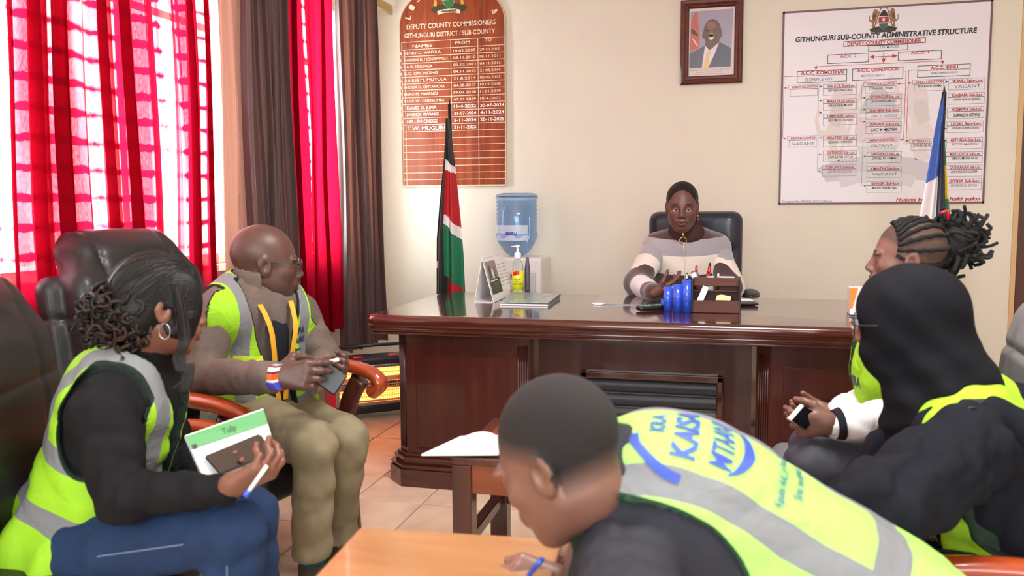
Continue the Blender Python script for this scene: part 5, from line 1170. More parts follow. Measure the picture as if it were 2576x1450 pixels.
def eye_parts(parent, C, fwd, up, sc, closed=.5, iris=(40, 26, 22)):
    R = Matrix(fwd_frame(fwd, up)); Mw = mat('eye_white', (214, 204, 200), .25); Mi = mat('iris_brown', iris, .15)
    for s in (-1, 1):
        b = BM(); c = V((s*.031, .0795, -.0005)); t = bmesh.new(); bmesh.ops.create_uvsphere(t, u_segments=20, v_segments=14, radius=.0145)
        merge(b, t, Matrix.Translation(V(C)) @ R.to_4x4() @ Matrix.Scale(sc, 4) @ Matrix.Translation(c)); e = obj('eyeball', b, Mw, parent, smooth=True)
        b = BM(); M4 = Matrix.Translation(V(C)) @ R.to_4x4() @ Matrix.Scale(sc, 4); lathe(b, [(.0055, 0), (.0045, .001), (.0001, .0013)], (0, 0, 0), 16, M=Matrix.Identity(4))
        for v_ in b.verts: q = v_.co.copy(); v_.co = M4 @ V((s*.031+q.x, .0795+.0136+q.z, -.003+q.y))
        obj('iris', b, Mi, e)
def project_text(name, items, origin, ux, uy, normal, target_obj, mt, parent, lift=.0022):
    "flat print laid on a curved cloth: items = (text, x0, y0, x1, y1, bold) or ('poly', points)"
    me = target_obj.data; loc = LOC[target_obj.name]; bv = BVHTree.FromPolygons([tuple(V(v.co)+loc) for v in me.vertices], [tuple(p.vertices) for p in me.polygons]); b = BM()
    for it in items:
        if it[0] == 'poly': vs = [b.verts.new((x, y, 0)) for x, y in it[1]]; b.faces.new(vs)
        else: put_text(b, it[0], lambda x, y: V((x, y, 0)), it[1], it[2], it[3], it[4], it[5])
    bmesh.ops.triangulate(b, faces=b.faces[:])
    for _ in range(2):
        es = [e for e in b.edges if e.calc_length() > .008]
        if es: bmesh.ops.subdivide_edges(b, edges=es, cuts=1)
    bmesh.ops.triangulate(b, faces=b.faces[:])
    o_, n_ = V(origin), V(normal).normalized(); dead = []
    for v in b.verts:
        p = o_+V(ux)*v.co.x+V(uy)*v.co.y; hit = bv.ray_cast(p+n_*.25, -n_, .6)
        if hit[0] is None: dead.append(v)
        else: v.co = hit[0]+n_*lift
    bmesh.ops.delete(b, geom=dead, context='VERTS')
    return obj(name, b, mt, parent)
def arcpoly(cx, cy, rx, ry, a0, a1, w0, w1=None, n=18):
    w1 = w0 if w1 is None else w1; o, i = [], []
    for k in range(n+1):
        a = math.radians(a0+(a1-a0)*k/n); w_ = w0+(w1-w0)*math.sin(PI*k/n) if w1 != w0 else w0
        o.append((cx+rx*math.cos(a), cy+ry*math.sin(a))); i.append((cx+(rx-w_)*math.cos(a), cy+(ry-w_)*math.sin(a)))
    return [('poly', [o[k], o[k+1], i[k+1], i[k]]) for k in range(n)]
# ================================================================ chairs
M_OR = wood('armrest_wood', (176,74,34), (140,50,22), .18, .7, (1, 6, 6), 3)
M_CHL = mat('chair_leather', (26,25,29), .46, bump=.15, bscale=160, coat=.1)
def exec_chair(label, loc, rz, lean=.16, back_h=.64, mleather=None, seat_z=.44, root0=None):
    "built facing +X with its base at the origin"
    c = empty('armchair', (0, 0, 0), label, 'chair', 'leather armchairs with wooden arms'); ml = mleather or M_CHL
    S = SDF((-.52, -.36, seat_z-.14), (.40, .36, seat_z+.04), .011); S.rbox((-.05, 0, seat_z-.055), (.38, .28, .065), .045, k=0); S.ell((.0, 0, seat_z-.02), (.30, .24, .035), k=.03); sdf_obj('seat', S, ml, c, 1)
    S = SDF((-.97, -.36, seat_z-.02), (-.22, .36, seat_z+back_h+.08), .011)
    sl = lean; n = 16
    for i in range(n):
        t = i/(n-1); z = seat_z+.02+back_h*t; x = -.44-.26*sl*t*1.6+.05*math.sin(t*PI)-(.05*max(0, t-.8)/.2)
        S.rbox((x, 0, z), (.065, .275-.02*abs(t-.6)-.07*max(0, t-.8)/.2, back_h/(n-1)*1.1), .045, k=.03)
    S.ell((-.48-.26*sl*1.6, 0, seat_z+back_h-.01), (.11, .225, .055), k=.05)
    for s_ in (-1, 1): S.cone((-.47, s_*.275, seat_z+.10), (-.53, s_*.275, seat_z+back_h*.80), .045, .05, .01)
    S.warp(lambda X, Y, Z: (.010*np.exp(-((np.abs(Y)-.15)/.010)**2)+.010*np.exp(-((Z-(seat_z+back_h*.66))/.010)**2)+0*X)); sdf_obj('backrest', S, ml, c, 1)
    for s in (-1, 1):
        b = BM(); pts = catmull([(-.50, s*.31, seat_z+.18), (-.15, s*.33, seat_z+.205), (.14, s*.33, seat_z+.215), (.30, s*.33, seat_z+.195), (.345, s*.33, seat_z+.155), (.31, s*.33, seat_z+.12)], 6)
        tube(b, pts, .03, 14, flat=(.032, .024, (0, 0, 1))); a = obj('arm', b, M_OR, c)
        b = BM(); tube(b, catmull([(.26, s*.33, seat_z+.17), (.20, s*.33, seat_z+.04), (.24, s*.31, seat_z-.14)], 5), .026, 12, flat=(.022, .036, (1, 0, 0))); obj('arm_support', b, M_TD, a)
        b = BM(); cyl(b, (.315, s*.352, seat_z+.165), (.315, s*.366, seat_z+.165), .014); obj('bolt_cap', b, M_OR, a)
        for x in (-.28, .24): b = BM(); tube(b, [(x, s*.27, seat_z-.10), (x*1.05, s*.28, .2), (x*1.1, s*.28, .002)], .022, 10); obj('leg', b, M_TD, c)
    b = BM(); box(b, (0, 0, seat_z-.125), (.50, .52, .03), bev=.005); obj('seat_rail', b, M_TD, c)
    c.location = loc; c.rotation_euler = (0, 0, rz); LOC[c.name] = V(loc); return c
def copy_tree(o, loc, rz, label, skip=None, sz=1.0, sx=1.0, swap=None):
    c = o.copy(); COL.objects.link(c); c.location = loc; c.rotation_euler = (0, 0, rz); c['label'] = label; c.scale = (sx, 1, sz)
    def rec(src, dst):
        for ch in [x for x in bpy.data.objects if x.parent == src]: d_ = ch.copy(); COL.objects.link(d_); mi = ch.matrix_parent_inverse.copy(); d_.parent = dst; d_.matrix_parent_inverse = mi; rec(ch, d_)
    kids = [x for x in bpy.data.objects if x.parent == o]
    for ch in kids:
        if skip and ch.name.split('.')[0] == 'arm' and (skip == 'both' or (ch.location.y > 0) == (skip == 'left')): continue
        d_ = ch.copy(); COL.objects.link(d_); mi = ch.matrix_parent_inverse.copy(); d_.parent = c; d_.matrix_parent_inverse = mi; rec(ch, d_)
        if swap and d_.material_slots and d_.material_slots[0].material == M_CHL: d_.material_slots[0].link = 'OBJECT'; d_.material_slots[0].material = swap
    return c
def yaw_of(v): return math.atan2(v.y, v.x)
def flat(v): return V((v.x, v.y, 0))
# ================================================================ bald man with glasses
sk = skin_mat('skin_deep_brown', (88, 58, 50), hair=(34, 26, 26))
fw = vd(.757, 0, -.653); rt = fw.cross(V((0, 0, 1)))
sp = Spine([P(655, 1045, 2.90), P(640, 940, 2.86), P(640, 830, 2.83), P(645, 735, 2.80)], rt, .98)
nk = sp.pos(1)
shR = P(545, 790, 2.66); shL = P(748, 792, 2.95)
aR = (shR, P(508, 948, 2.58), P(682, 950, 2.42)); aL = (shL, P(800, 905, 2.93), P(806, 918, 2.72))
aL = (shL, P(815, 900, 2.95), P(812, 925, 2.66))
lR = (P(640, 1065, 2.78), P(790, 1118, 2.50), P(785, 1395, 2.60)); lL = (P(720, 1050, 2.98), P(872, 1105, 2.66), P(850, 1345, 2.83))
hf = vd(.93, -.10, .36); hu = vd(-.05, 1, 0); HC = P(668, 664, 2.80)
hd = head_mesh(HC, hf, hu, 1.04, neck=nk, nr=.060, jaw=1.08)
h1 = hand_pts(P(690, 948, 2.41), vd(1, .05, -.05), vd(.0, -.25, 1), 1, (.35, .45, .55, .6), .7, .02, 1.05)
h2 = hand_pts(P(815, 925, 2.63), vd(.85, .1, -.6), vd(.2, .5, -1), 1, (.9, .9, .9, .9), .6, .03, 1.0)
hm = lambda l: brows(l)+.85*np.clip((gauss(l, (0, .07, -.10), (.035, .035, .022))+gauss(l, (0, .105, -.047), (.022, .02, .006))+.5*gauss(l, (.05, .03, -.07), (.02, .05, .03))+.5*gauss(l, (-.05, .03, -.07), (.02, .05, .03)))*1.6, 0, 1)
man = make_body('bald man in glasses, brown linen jacket and yellow safety vest, holding a phone', sk, hd, [h1, h2], sp, (shR, shL), [aR, aL], [lR, lL], hm)
M_LIN = cloth('brown_linen', (112, 98, 92), .9, .5, 340, .10, stretch=(1, 1, 3), vs=60)
jacket(man, 'jacket', sp, (shR, shL), [aR, aL], M_LIN, off=.010, rr=(.062, .055, .054, .048), seed=11, belly=.02)
M_KH = cloth('khaki_cotton', (136, 124, 100), .85, .2, 400, .05, vs=12)
trousers(man, 'trousers', sp, [lR, lL], M_KH, rr=(.098, .070, .064, .060), seed=21)
vst = make_vest(man, sp, (shR, shL), off=.022, open_w=.045, vneck=.22, hem=-.02, seed=31, bands=(.06,), belly=.025, flare=.06, stripe_x=.118, label='yellow safety vest hanging open over the jacket', arm_x=.158, arm_r=(.10, .12))
# shirt front, lapels, lanyard, badge
def chest_pt(sp, x, v, y): t = v/sp.len; return sp.pos(t)+sp.R(t)*x+sp.F(t)*y
b = BM(); grid(b, lambda u, v: chest_pt(sp, (u-.5)*(.03+.06*v), .05+v*(sp.len-.08), .138+.022*math.sin(PI*min(1, v*1.1))-.055*max(0, v-.75)/.25-.018*abs(u-.5)), 8, 20); obj('dark_shirt', b, cloth('black_shirt', (30, 30, 36), .8), man, smooth=True)
b = BM()
for s in (-1, 1):
    pts = [chest_pt(sp, s*(.012+.045*k/10), .10*0+.09+(sp.len-.10)*k/10, .150+.018*math.sin(PI*k/11)-.045*max(0, k/10-.75)/.25) for k in range(11)]
    if s == -1: pts = [p for p in pts]
    vsA = [b.verts.new(p-sp.R(.5)*.009) for p in pts]; vsB = [b.verts.new(p+sp.R(.5)*.009) for p in pts]
    for k in range(10): f = b.faces.new((vsA[k], vsB[k], vsB[k+1], vsA[k+1])); f.smooth = True
ly_ = obj('lanyard', b, mat('lanyard_yellow', (226, 166, 36), .6), man)
# collar of the jacket standing round the neck
S = SDF(*bounds([nk, HC], .16), .005); T1 = sp.T(1)
S.cone(nk-T1*.02, nk+T1*.045, .092, .080, 0); S.cone(nk-T1*.06, nk+T1*.09, .066, .066, .004, 'sub')
X, Y, Z = S._xyz((slice(None),)*3); F1 = sp.F(1); R1 = sp.R(1); S.v = np.maximum(S.v, (.028-np.abs((X-nk.x)*R1.x+(Y-nk.y)*R1.y+(Z-nk.z)*R1.z)-.0*(X)).astype(np.float32)*((((X-nk.x)*F1.x+(Y-nk.y)*F1.y+(Z-nk.z)*F1.z) > 0)*1.0)-(((X-nk.x)*F1.x+(Y-nk.y)*F1.y+(Z-nk.z)*F1.z) <= 0)*1.0)
sdf_obj('collar', S, M_LIN, man, 1)
# beaded cuff on the right wrist
wr = aR[2]; dv = (aR[2]-aR[1]).normalized(); wc = wr.lerp(P(700, 948, 2.40), .4)
m, nt, bb = new_mat('beadwork'); tc = N(nt, 'ShaderNodeTexCoord'); sx = N(nt, 'ShaderNodeSeparateXYZ'); link(nt, tc.outputs['Object'], sx.inputs[0]); cr = N(nt, 'ShaderNodeValToRGB'); cr.color_ramp.interpolation = 'CONSTANT'
E = cr.color_ramp.elements; E[0].color = (*lin((150, 24, 40)), 1); E[1].position = .14; E[1].color = (*lin((64, 74, 190)), 1)
for p_, c_ in ((.38, (224, 216, 214)), (.46, (216, 90, 40)), (.64, (60, 26, 30)), (.69, (232, 228, 226)), (.80, (150, 24, 40)), (.84, (140, 180, 206))): e = E.new(p_); e.color = (*lin(c_), 1)
mr = N(nt, 'ShaderNodeMapRange'); mr.inputs['From Min'].default_value = 0; mr.inputs['From Max'].default_value = .095; link(nt, sx.outputs[2], mr.inputs[0]); link(nt, mr.outputs[0], cr.inputs[0]); link(nt, cr.outputs[0], bb.inputs['Base Color']); bb.inputs['Roughness'].default_value = .35
vr = N(nt, 'ShaderNodeTexVoronoi'); vr.inputs['Scale'].default_value = 420; link(nt, tc.outputs['Object'], vr.inputs['Vector']); bp = N(nt, 'ShaderNodeBump'); bp.inputs['Distance'].default_value = .001; bp.inputs['Strength'].default_value = .7; link(nt, vr.outputs[0], bp.inputs['Height']); link(nt, bp.outputs[0], bb.inputs['Normal'])
b = BM(); cyl(b, aR[2]-dv*.008, aR[2]+dv*.045, .041, .038, 28); o = obj('beaded_cuff', b, m, man)
# glasses
Mh = Matrix.Translation(HC) @ Matrix(fwd_frame(hf, hu)).to_4x4() @ Matrix.Scale(1.04, 4)
M_GF = mat('glasses_frame', (34, 36, 44), .3); M_LENS = mat('glasses_lens', (150, 160, 176), .05, alpha=.35)
def glasses(parent, Mh, wr_=.022, hr=.017, zf=.002, tint=None):
    b = BM()
    for s in (-1, 1):
        tube(b, [Mh @ V((s*.033+wr_*math.cos(a), .106-.006*abs(math.cos(a))*(1 if s*math.cos(a) > 0 else 0), zf+hr*math.sin(a))) for a in [2*PI*i/20 for i in range(21)]], .0014, 6)
        tube(b, [Mh @ V(p) for p in ((s*.056, .102, zf+.006), (s*.073, .07, zf+.006), (s*.080, -.005, zf+.004), (s*.079, -.025, zf-.012))], .0017, 6)
    tube(b, [Mh @ V(p) for p in ((-.011, .107, zf+.004), (0, .112, zf+.007), (.011, .107, zf+.004))], .0014, 6)
    g = obj('glasses', b, M_GF, parent)
    for s in (-1, 1):
        b = BM(); b.faces.new([b.verts.new(Mh @ V((s*.033+wr_*math.cos(a), .106, zf+hr*math.sin(a)))) for a in [2*PI*i/20 for i in range(20)]]); obj('lens', b, tint or M_LENS, g)
    return g
glasses(man, Mh, .026, .020)
# what he holds
b = BM(); a, c = P(812, 915, 2.50), P(850, 905, 2.46); cyl(b, a, c, .0052); tag(obj('marker_pen', b, M_WPLA), 'short white pen between the fingers of the bald man', 'pen')
b = BM(); pc = P(822, 948, 2.50); Mp = Matrix.Translation(pc) @ Matrix(fwd_frame(vd(.15, .2, -1), vd(.8, -.55, 0))).to_4x4(); box(b, (0, 0, 0), (.068, .009, .10), Mp, bev=.004); tag(obj('mobile_phone', b, M_BLK), 'black mobile phone held by the bald man above the heater', 'phone')
M_SH = mat('brown_shoe_suede', (64, 52, 46), .8); M_SOCK = cloth('teal_sock', (34, 84, 96), .9)
for l, td in ((lR, vd(.25, 0, -.9)), (lL, vd(.5, 0, -.8))):
    shoe(man, l[2], td, M_SH); b = BM(); cyl(b, l[2]-V((0, 0, .05)), l[2]+V((0, 0, .03)), .040, .042, 16); obj('sock', b, M_SOCK, man)
# print on the vest front
t = .72; o_ = chest_pt(sp, -.085, sp.len*.66, .1)
project_text('vest_print', [('HAPA', -.038, .004, .034, .026, .03), ('MTAANI', -.036, -.028, .034, -.006, .03)]+arcpoly(0, 0, .05, .05, 120, 175, .005)+arcpoly(0, 0, .05, .05, 215, 290, .002, .007), o_, tuple(-sp.R(.66)), tuple(sp.T(.66)), tuple(sp.F(.66)), vst, mat('vest_print_navy', (40, 50, 96), .6), man)
project_text('pocket_flap', [('poly', [(-.040, -.026), (.040, -.030), (.040, .026), (-.040, .030)])], chest_pt(sp, .095, sp.len*.50, .1), tuple(-sp.R(.5)), tuple(sp.T(.5)), tuple(sp.F(.5)), vst, mat('flap_yellow', (196, 226, 40), .6), man, .005)
chA = exec_chair('tall black leather armchair with orange wooden arms behind the bald man', (0, 0, 0), 0)
hp_ = flat(sp.pos(0)+fw*.02)-flat(vd(1, 0, 0))*.08; chA.location = hp_; chA.rotation_euler = (0, 0, yaw_of(flat(fw))+.28)
def local_obj(name, S, C, fwd, up, sc, mt, parent, n=1, warp=None):
    v, q = S.mesh(); v = relax(v, q, n); R = np.array(fwd_frame(fwd, up)); w_ = v*sc@R.T+A3(C); return link_obj(name, np_mesh(name, w_, q), mt, parent)
def shell_path(a, b_, r, C, R, sc, n=14, lift=0.0, c0=(0, -.014, .036), wob=0):
    "great-circle path on the skull ellipsoid r from direction a to b_, in world space"
    a, b_ = V(a).normalized(), V(b_).normalized(); out = []; th = a.angle(b_)
    for i in range(n+1):
        t = i/n; d_ = (a*math.sin((1-t)*th)+b_*math.sin(t*th))/max(math.sin(th), 1e-4)
        k = 1/math.sqrt((d_.x/r[0])**2+(d_.y/r[1])**2+(d_.z/r[2])**2)+lift; p = V(c0)+d_*k
        if wob: p += V((math.sin(i*2.1), 0, math.cos(i*1.7)))*wob
        out.append(V(C)+(R @ p)*sc)
    return out
def hair_mat(name, rgb, rough=.38, sc=(30, 30, 30), bump=.5):
    m = mat(name, rgb, rough, spec=.35, bump=bump, bscale=40, var=.25, vscale=10, stretch=(6, 6, 1)); return m
M_HAIR = hair_mat('black_hair', (16, 13, 14), .5); M_HAIRB = hair_mat('brown_curls', (50, 32, 27), .5); M_DREAD = mat('dreadlocks', (18, 16, 18), .85, bump=1, bscale=300)
# ================================================================ woman in jeans, left foreground
sk1 = skin_mat('skin_warm_brown', (124, 78, 62)); 
fw = vd(.97, 0, .10); rt = fw.cross(V((0, 0, 1)))
sp = Spine([P(215, 1345, 2.10), P(255, 1200, 2.08), P(300, 1060, 2.06), P(352, 925, 2.04)], rt, .95)
nk = sp.pos(1); shR = P(262, 1035, 1.90); shL = P(385, 965, 2.24)
aR = (shR, P(305, 1252, 1.84), P(560, 1232, 1.80)); aL = (shL, P(440, 1180, 2.30), P(520, 1200, 2.02))
lR = (P(190, 1385, 1.98), P(588, 1335, 1.86), P(590, 1740, 1.95)); lL = (P(220, 1345, 2.2), P(625, 1296, 2.12), P(650, 1640, 2.2))
hf = vd(.80, -.16, .58); hu = vd(.10, 1, .10); HC = P(402, 772, 2.02)
hd = head_mesh(HC, hf, hu, .94, female=True, neck=nk, nr=.047, jaw=.9)
h1 = hand_pts(P(572, 1228, 1.795), vd(.90, .42, .10), vd(-.50, .66, .55), -1, (.62, .66, .70, .80), .25, .16, .98)
h2 = hand_pts(P(520, 1200, 2.0), vd(.8, .5, -.3), vd(.2, .3, -1), 1, (.3, .3, .3, .3), .3, .05, .92)
wj = make_body('woman in blue jeans and yellow safety vest with a curly bun, holding a notebook', sk1, hd, [h1, h2], sp, (shR, shL), [aR, aL], [lR, lL], brows)
M_BJ = cloth('black_jacket', (26, 25, 28), .8, .3, 500, .06, vs=14)
jacket(wj, 'jacket', sp, (shR, shL), [aR, aL], M_BJ, off=.004, rr=(.068, .056, .052, .036), seed=41, wrinkle=.0045, collar=(HC.lerp(nk, .72), .056))
M_DEN = cloth('blue_denim', (40, 58, 92), .85, .35, 700, .16, vs=9)
trousers(wj, 'jeans', sp, [lR, lL], M_DEN, sc=.98, rr=(.094, .070, .066, .058), seed=43, wrinkle=.0035, pr=(.165, .11, .10))
vw = make_vest(wj, sp, (shR, shL), off=.020, open_w=.022, vneck=.20, hem=-.075, seed=45, bands=(.245, .10), stripe_x=.105, flare=.11, arm_x=.128, arm_r=(.092, .150), arm_drop=.085, wrinkle=.0045, arm_fwd=.0, dpt=1.10)
# light side seam of the jeans
b = BM(); s_ = []
for a_, c_, n_ in ((lR[0], lR[1], 16),):
    for i in range(3, n_+1): t = i/n_; p = V(a_).lerp(V(c_), t); rr = .098*.98+(.070*.98-.098*.98)*t; s_.append(p+vd(0, .12, -1)*(rr+.001))
for i in range(1, 8): t = i/16; p = V(lR[1]).lerp(V(lR[2]), t); s_.append(p+vd(.1, .0, -1)*.0655)
tube(b, s_, .0018, 6); obj('side_seam', b, mat('seam_thread', (110, 126, 158), .8), wj)
S = SDF(*bounds([sp.pos(0)], .3), .01); S.ell(sp.pos(0)-sp.T(.1)*.05, (.19, .155, .085), sp.M(0), 0); sdf_obj('grey_shirt_hem', S, cloth('grey_knit', (150, 140, 140), .9), wj, 1)
# hair: smooth cap, curly bun, loose front strand
R3 = Matrix(fwd_frame(hf, hu)); sc = .94
S = SDF((-.12, -.15, -.12), (.12, .13, .16), .0036); S.ell((0, -.018, .040), (.086, .108, .098), k=0); S.ell((0, -.05, -.02), (.074, .07, .07), k=.02)
S.ell((.068, .035, .005), (.022, .050, .085), k=.015); S.cone((.078, .050, -.02), (.070, .066, -.085), .016, .006, .015)
S.ell((0, .118, -.015), (.062, .062, .105), k=.01, op='sub'); S.ell((0, .05, -.11), (.09, .09, .055), k=.02, op='sub'); S.ell((-.080, .10, .0), (.085, .085, .16), k=.01, op='sub'); S.ell((.09, -.003, -.03), (.022, .026, .034), k=.006, op='sub')
X, Y, Z = S._xyz((slice(None),)*3); S.v = S.v+(.0022*np.sin(np.arctan2(X, Z-.02)*60+np.sin(Y*30)*1.5)*.3).astype(np.float32)
local_obj('hair_cap', S, HC, hf, hu, sc, M_HAIR, wj)
r_ = random.Random(3); BC = P(300, 800, 1.99); bdir = V((R3.inverted() @ ((BC-HC)/sc)-V((0, -.018, .04))))
paths = []
for i in range(260):
    a_ = r_.uniform(-1.45, 1.45); st_ = V((math.sin(a_)*.9, .75+r_.uniform(-.3, .15), math.cos(a_)*.9)); paths.append(shell_path(st_, bdir+V((r_.uniform(-.03, .03), 0, r_.uniform(-.03, .03))), (.0865, .1085, .0985), HC, R3, sc, 14, c0=(0, -.018, .04)))
o = strands('hair_strand', paths, .0014, M_HAIR, wj); o['kind'] = 'stuff'
def curl(c, r, turns, L, d, rr, r_, n=26):
    d = V(d).normalized(); x = d.orthogonal().normalized(); y = d.cross(x); ph = r_.uniform(0, 6.28)
    return [V(c)+d*(L*i/n)+(x*math.cos(ph+2*PI*turns*i/n)+y*math.sin(ph+2*PI*turns*i/n))*rr*(1-.3*i/n) for i in range(n+1)]
b = BM()
for i in range(230):
    d_ = V((r_.gauss(0, 1), r_.gauss(0, 1), r_.gauss(0, 1))).normalized(); c = BC+V((d_.x*.066, d_.y*.05, d_.z*.064)); tube(b, curl(c, 0, r_.uniform(1, 2.2), r_.uniform(.035, .065), d_.cross(V((r_.gauss(0, 1), r_.gauss(0, 1), r_.gauss(0, 1))))+d_*.3+V((0, 0, -.4)), r_.uniform(.010, .02), r_), r_.uniform(.0024, .0048), 6, mi=r_.choice((0, 1)))
o = obj('curly_bun', b, [M_HAIR, M_HAIRB], wj); o['kind'] = 'stuff'
S = SDF(*bounds([BC], .10), .005); S.ell(BC, (.066, .052, .064), k=0); sdf_obj('bun_core', S, M_HAIR, wj)
b = BM()
for i in range(46):
    x0 = r_.uniform(-15, 15); p0 = P(458+x0, 800, 1.965+r_.uniform(-.015, .01)); pts = [P(440+x0*.9, 715, 1.955), p0, P(463+x0, 860, 1.95), P(448+x0, 900+r_.uniform(-4, 4), 1.95), P(462+x0, 935, 1.95), P(478+x0*.6, 915, 1.95), P(470+x0, 955, 1.95), P(450+x0*1.6, 985+r_.uniform(-8, 8), 1.95)]
    tube(b, catmull(pts, 5), .0015, 5, mi=r_.choice((0, 0, 1)))
o = obj('loose_strand', b, [M_HAIR, M_HAIRB], wj); o['kind'] = 'stuff'
b = BM(); ec = HC+(R3 @ V((.086, -.004, -.055)))*sc; tube(b, [ec+_r0*.013*math.sin(a_)+V((0, 0, 1))*.018*math.cos(a_) for a_ in [2*PI*i/16 for i in range(17)]], .0012, 6); obj('earring', b, M_SIL, wj)
# notebook and phone she holds
def plate4(name, px, th, m, par=None, lab=None, cat=None):
    pts = [P(*p) for p in px]; b = BM(); n = (pts[1]-pts[0]).cross(pts[3]-pts[0]).normalized(); n = n if n.dot(pts[0]-CAM) > 0 else -n
    A = [b.verts.new(p) for p in pts]; B2 = [b.verts.new(p+n*th) for p in pts]; b.faces.new(A); b.faces.new(B2[::-1])
    for i in range(4): b.faces.new((A[i], B2[i], B2[(i+1) % 4], A[(i+1) % 4]))
    bmesh.ops.recalc_face_normals(b, faces=b.faces[:]); o = obj(name, b, m, par)
    if lab: tag(o, lab, cat)
    return o
NBp = [(466, 1096, 1.90), (662, 1028, 2.02), (702, 1160, 1.98), (518, 1216, 1.87)]
nbk = plate4('notebook', NBp, .012, mat('notebook_cover', (232, 234, 236), .4), None, 'white notebook with a green top band held by the woman in jeans', 'notebook')
def nbq(u, v, d=.001):
    a = P(*NBp[0]).lerp(P(*NBp[1]), u); c = P(*NBp[3]).lerp(P(*NBp[2]), u); n = (CAM-a).normalized(); return a.lerp(c, v)+n*d
def nbr(u0, u1, v0, v1, m, name, d=.001): b = BM(); b.faces.new([b.verts.new(nbq(*t, d)) for t in ((u0, v0), (u1, v0), (u1, v1), (u0, v1))]); return obj(name, b, m, nbk)
M_NG = mat('notebook_green', (74, 150, 84), .4); nbr(.0, 1, .02, .30, M_NG, 'green_band'); nbr(.02, .08, .22, .31, M_BLK, 'badge_mark', .0015)
b = BM()
for k in range(12): 
    u = .18+.05*k; b.faces.new([b.verts.new(nbq(*t, .0015)) for t in ((u, .55), (u+.006, .55), (u+.006, .63), (u, .63))])
obj('cover_print', b, mat('print_grey', (120, 124, 124), .5), nbk)
b = BM(); put_text(b, 'Tulip', lambda x, y: nbq(x, y, .0016), .42, .22, .60, .10, .02); obj('cover_lettering', b, mat('print_dark_green', (40, 96, 54), .5), nbk)
b = BM(); cs_ = [nbq(u, v, .006) for u, v in ((.10, .50), (.86, .42), (.95, .84), (.20, .93))]; n_ = (CAM-cs_[0]).normalized()*.009
A_ = [b.verts.new(p) for p in cs_]; B_2 = [b.verts.new(p+n_) for p in cs_]; b.faces.new(A_); b.faces.new(B_2[::-1])
for i in range(4): b.faces.new((A_[i], B_2[i], B_2[(i+1) % 4], A_[(i+1) % 4]))
bmesh.ops.recalc_face_normals(b, faces=b.faces[:]); bmesh.ops.bevel(b, geom=[e for e in b.edges], offset=.0035, segments=2, affect='EDGES'); tag(obj('mobile_phone', b, mat('phone_glass_brown', (52, 34, 30), .08, coat=1)), 'large dark brown mobile phone held over the white notebook', 'phone')
pa_, pb_ = P(672, 1172, 1.775), P(626, 1236, 1.755); b = BM(); cyl(b, pa_, pb_, .0045); o = tag(obj('pen', b, M_WPLA), 'white pen with blue end in the hand of the woman in jeans', 'pen'); b = BM(); cyl(b, pb_, pb_+(pb_-pa_).normalized()*.014, .0062); obj('pen_cap', b, M_BLUE, o)
# nails
# ================================================================ seated official behind the desk
sk2 = skin_mat('skin_brown', (100, 64, 56), lip=(92, 48, 50))
fw = vd(-.12, 0, -.99); rt = fw.cross(V((0, 0, 1)))
sp = Spine([P(1735, 830, 4.72), P(1732, 745, 4.66), P(1728, 670, 4.60), P(1725, 600, 4.54)], rt, 1.0); nk = sp.pos(1)
shR = P(1652, 626, 4.58); shL = P(1800, 624, 4.60)
aR = (shR, P(1603, 712, 4.42), P(1642, 736, 4.12)); aL = (shL, P(1838, 722, 4.46), P(1760, 740, 4.12))
lR = (sp.pos(0)+rt*.1, sp.pos(0)+rt*.14+fw*.42, sp.pos(0)+rt*.14+fw*.42-V((0, 0, .40))); lL = (sp.pos(0)-rt*.1, sp.pos(0)-rt*.14+fw*.42, sp.pos(0)-rt*.14+fw*.42-V((0, 0, .40)))
hf = vd(-.20, -.14, -.97); hu = vd(-.02, 1, -.10); HC = P(1716, 522, 4.42); SCH = 1.02
hd = head_mesh(HC, hf, hu, SCH, female=True, neck=nk, nr=.052, jaw=1.0, h=.0026, mouth_open=.003)
h1 = hand_pts(P(1650, 737, 4.08), vd(.85, .38, .1), vd(-.2, .7, .5), 1, (.25, .35, .45, .5), .3, .08, .95)
h2 = hand_pts(P(1755, 741, 4.10), vd(-1, .05, -.1), vd(0, -.3, 1), 1, (.3, .3, .35, .4), .4, .05, .95)
hm = lambda l: brows(l, .8)+gauss(l, (.031, .094, .0005), (.015, .02, .0022))+gauss(l, (-.031, .094, .0005), (.015, .02, .0022))
off_ = make_body('woman in a striped brown, grey and cream sweater seated behind the desk', sk2, hd, [h1, h2], sp, (shR, shL), [aR, aL], [lR, lL], hm)
eye_parts(off_, HC, hf, hu, SCH)
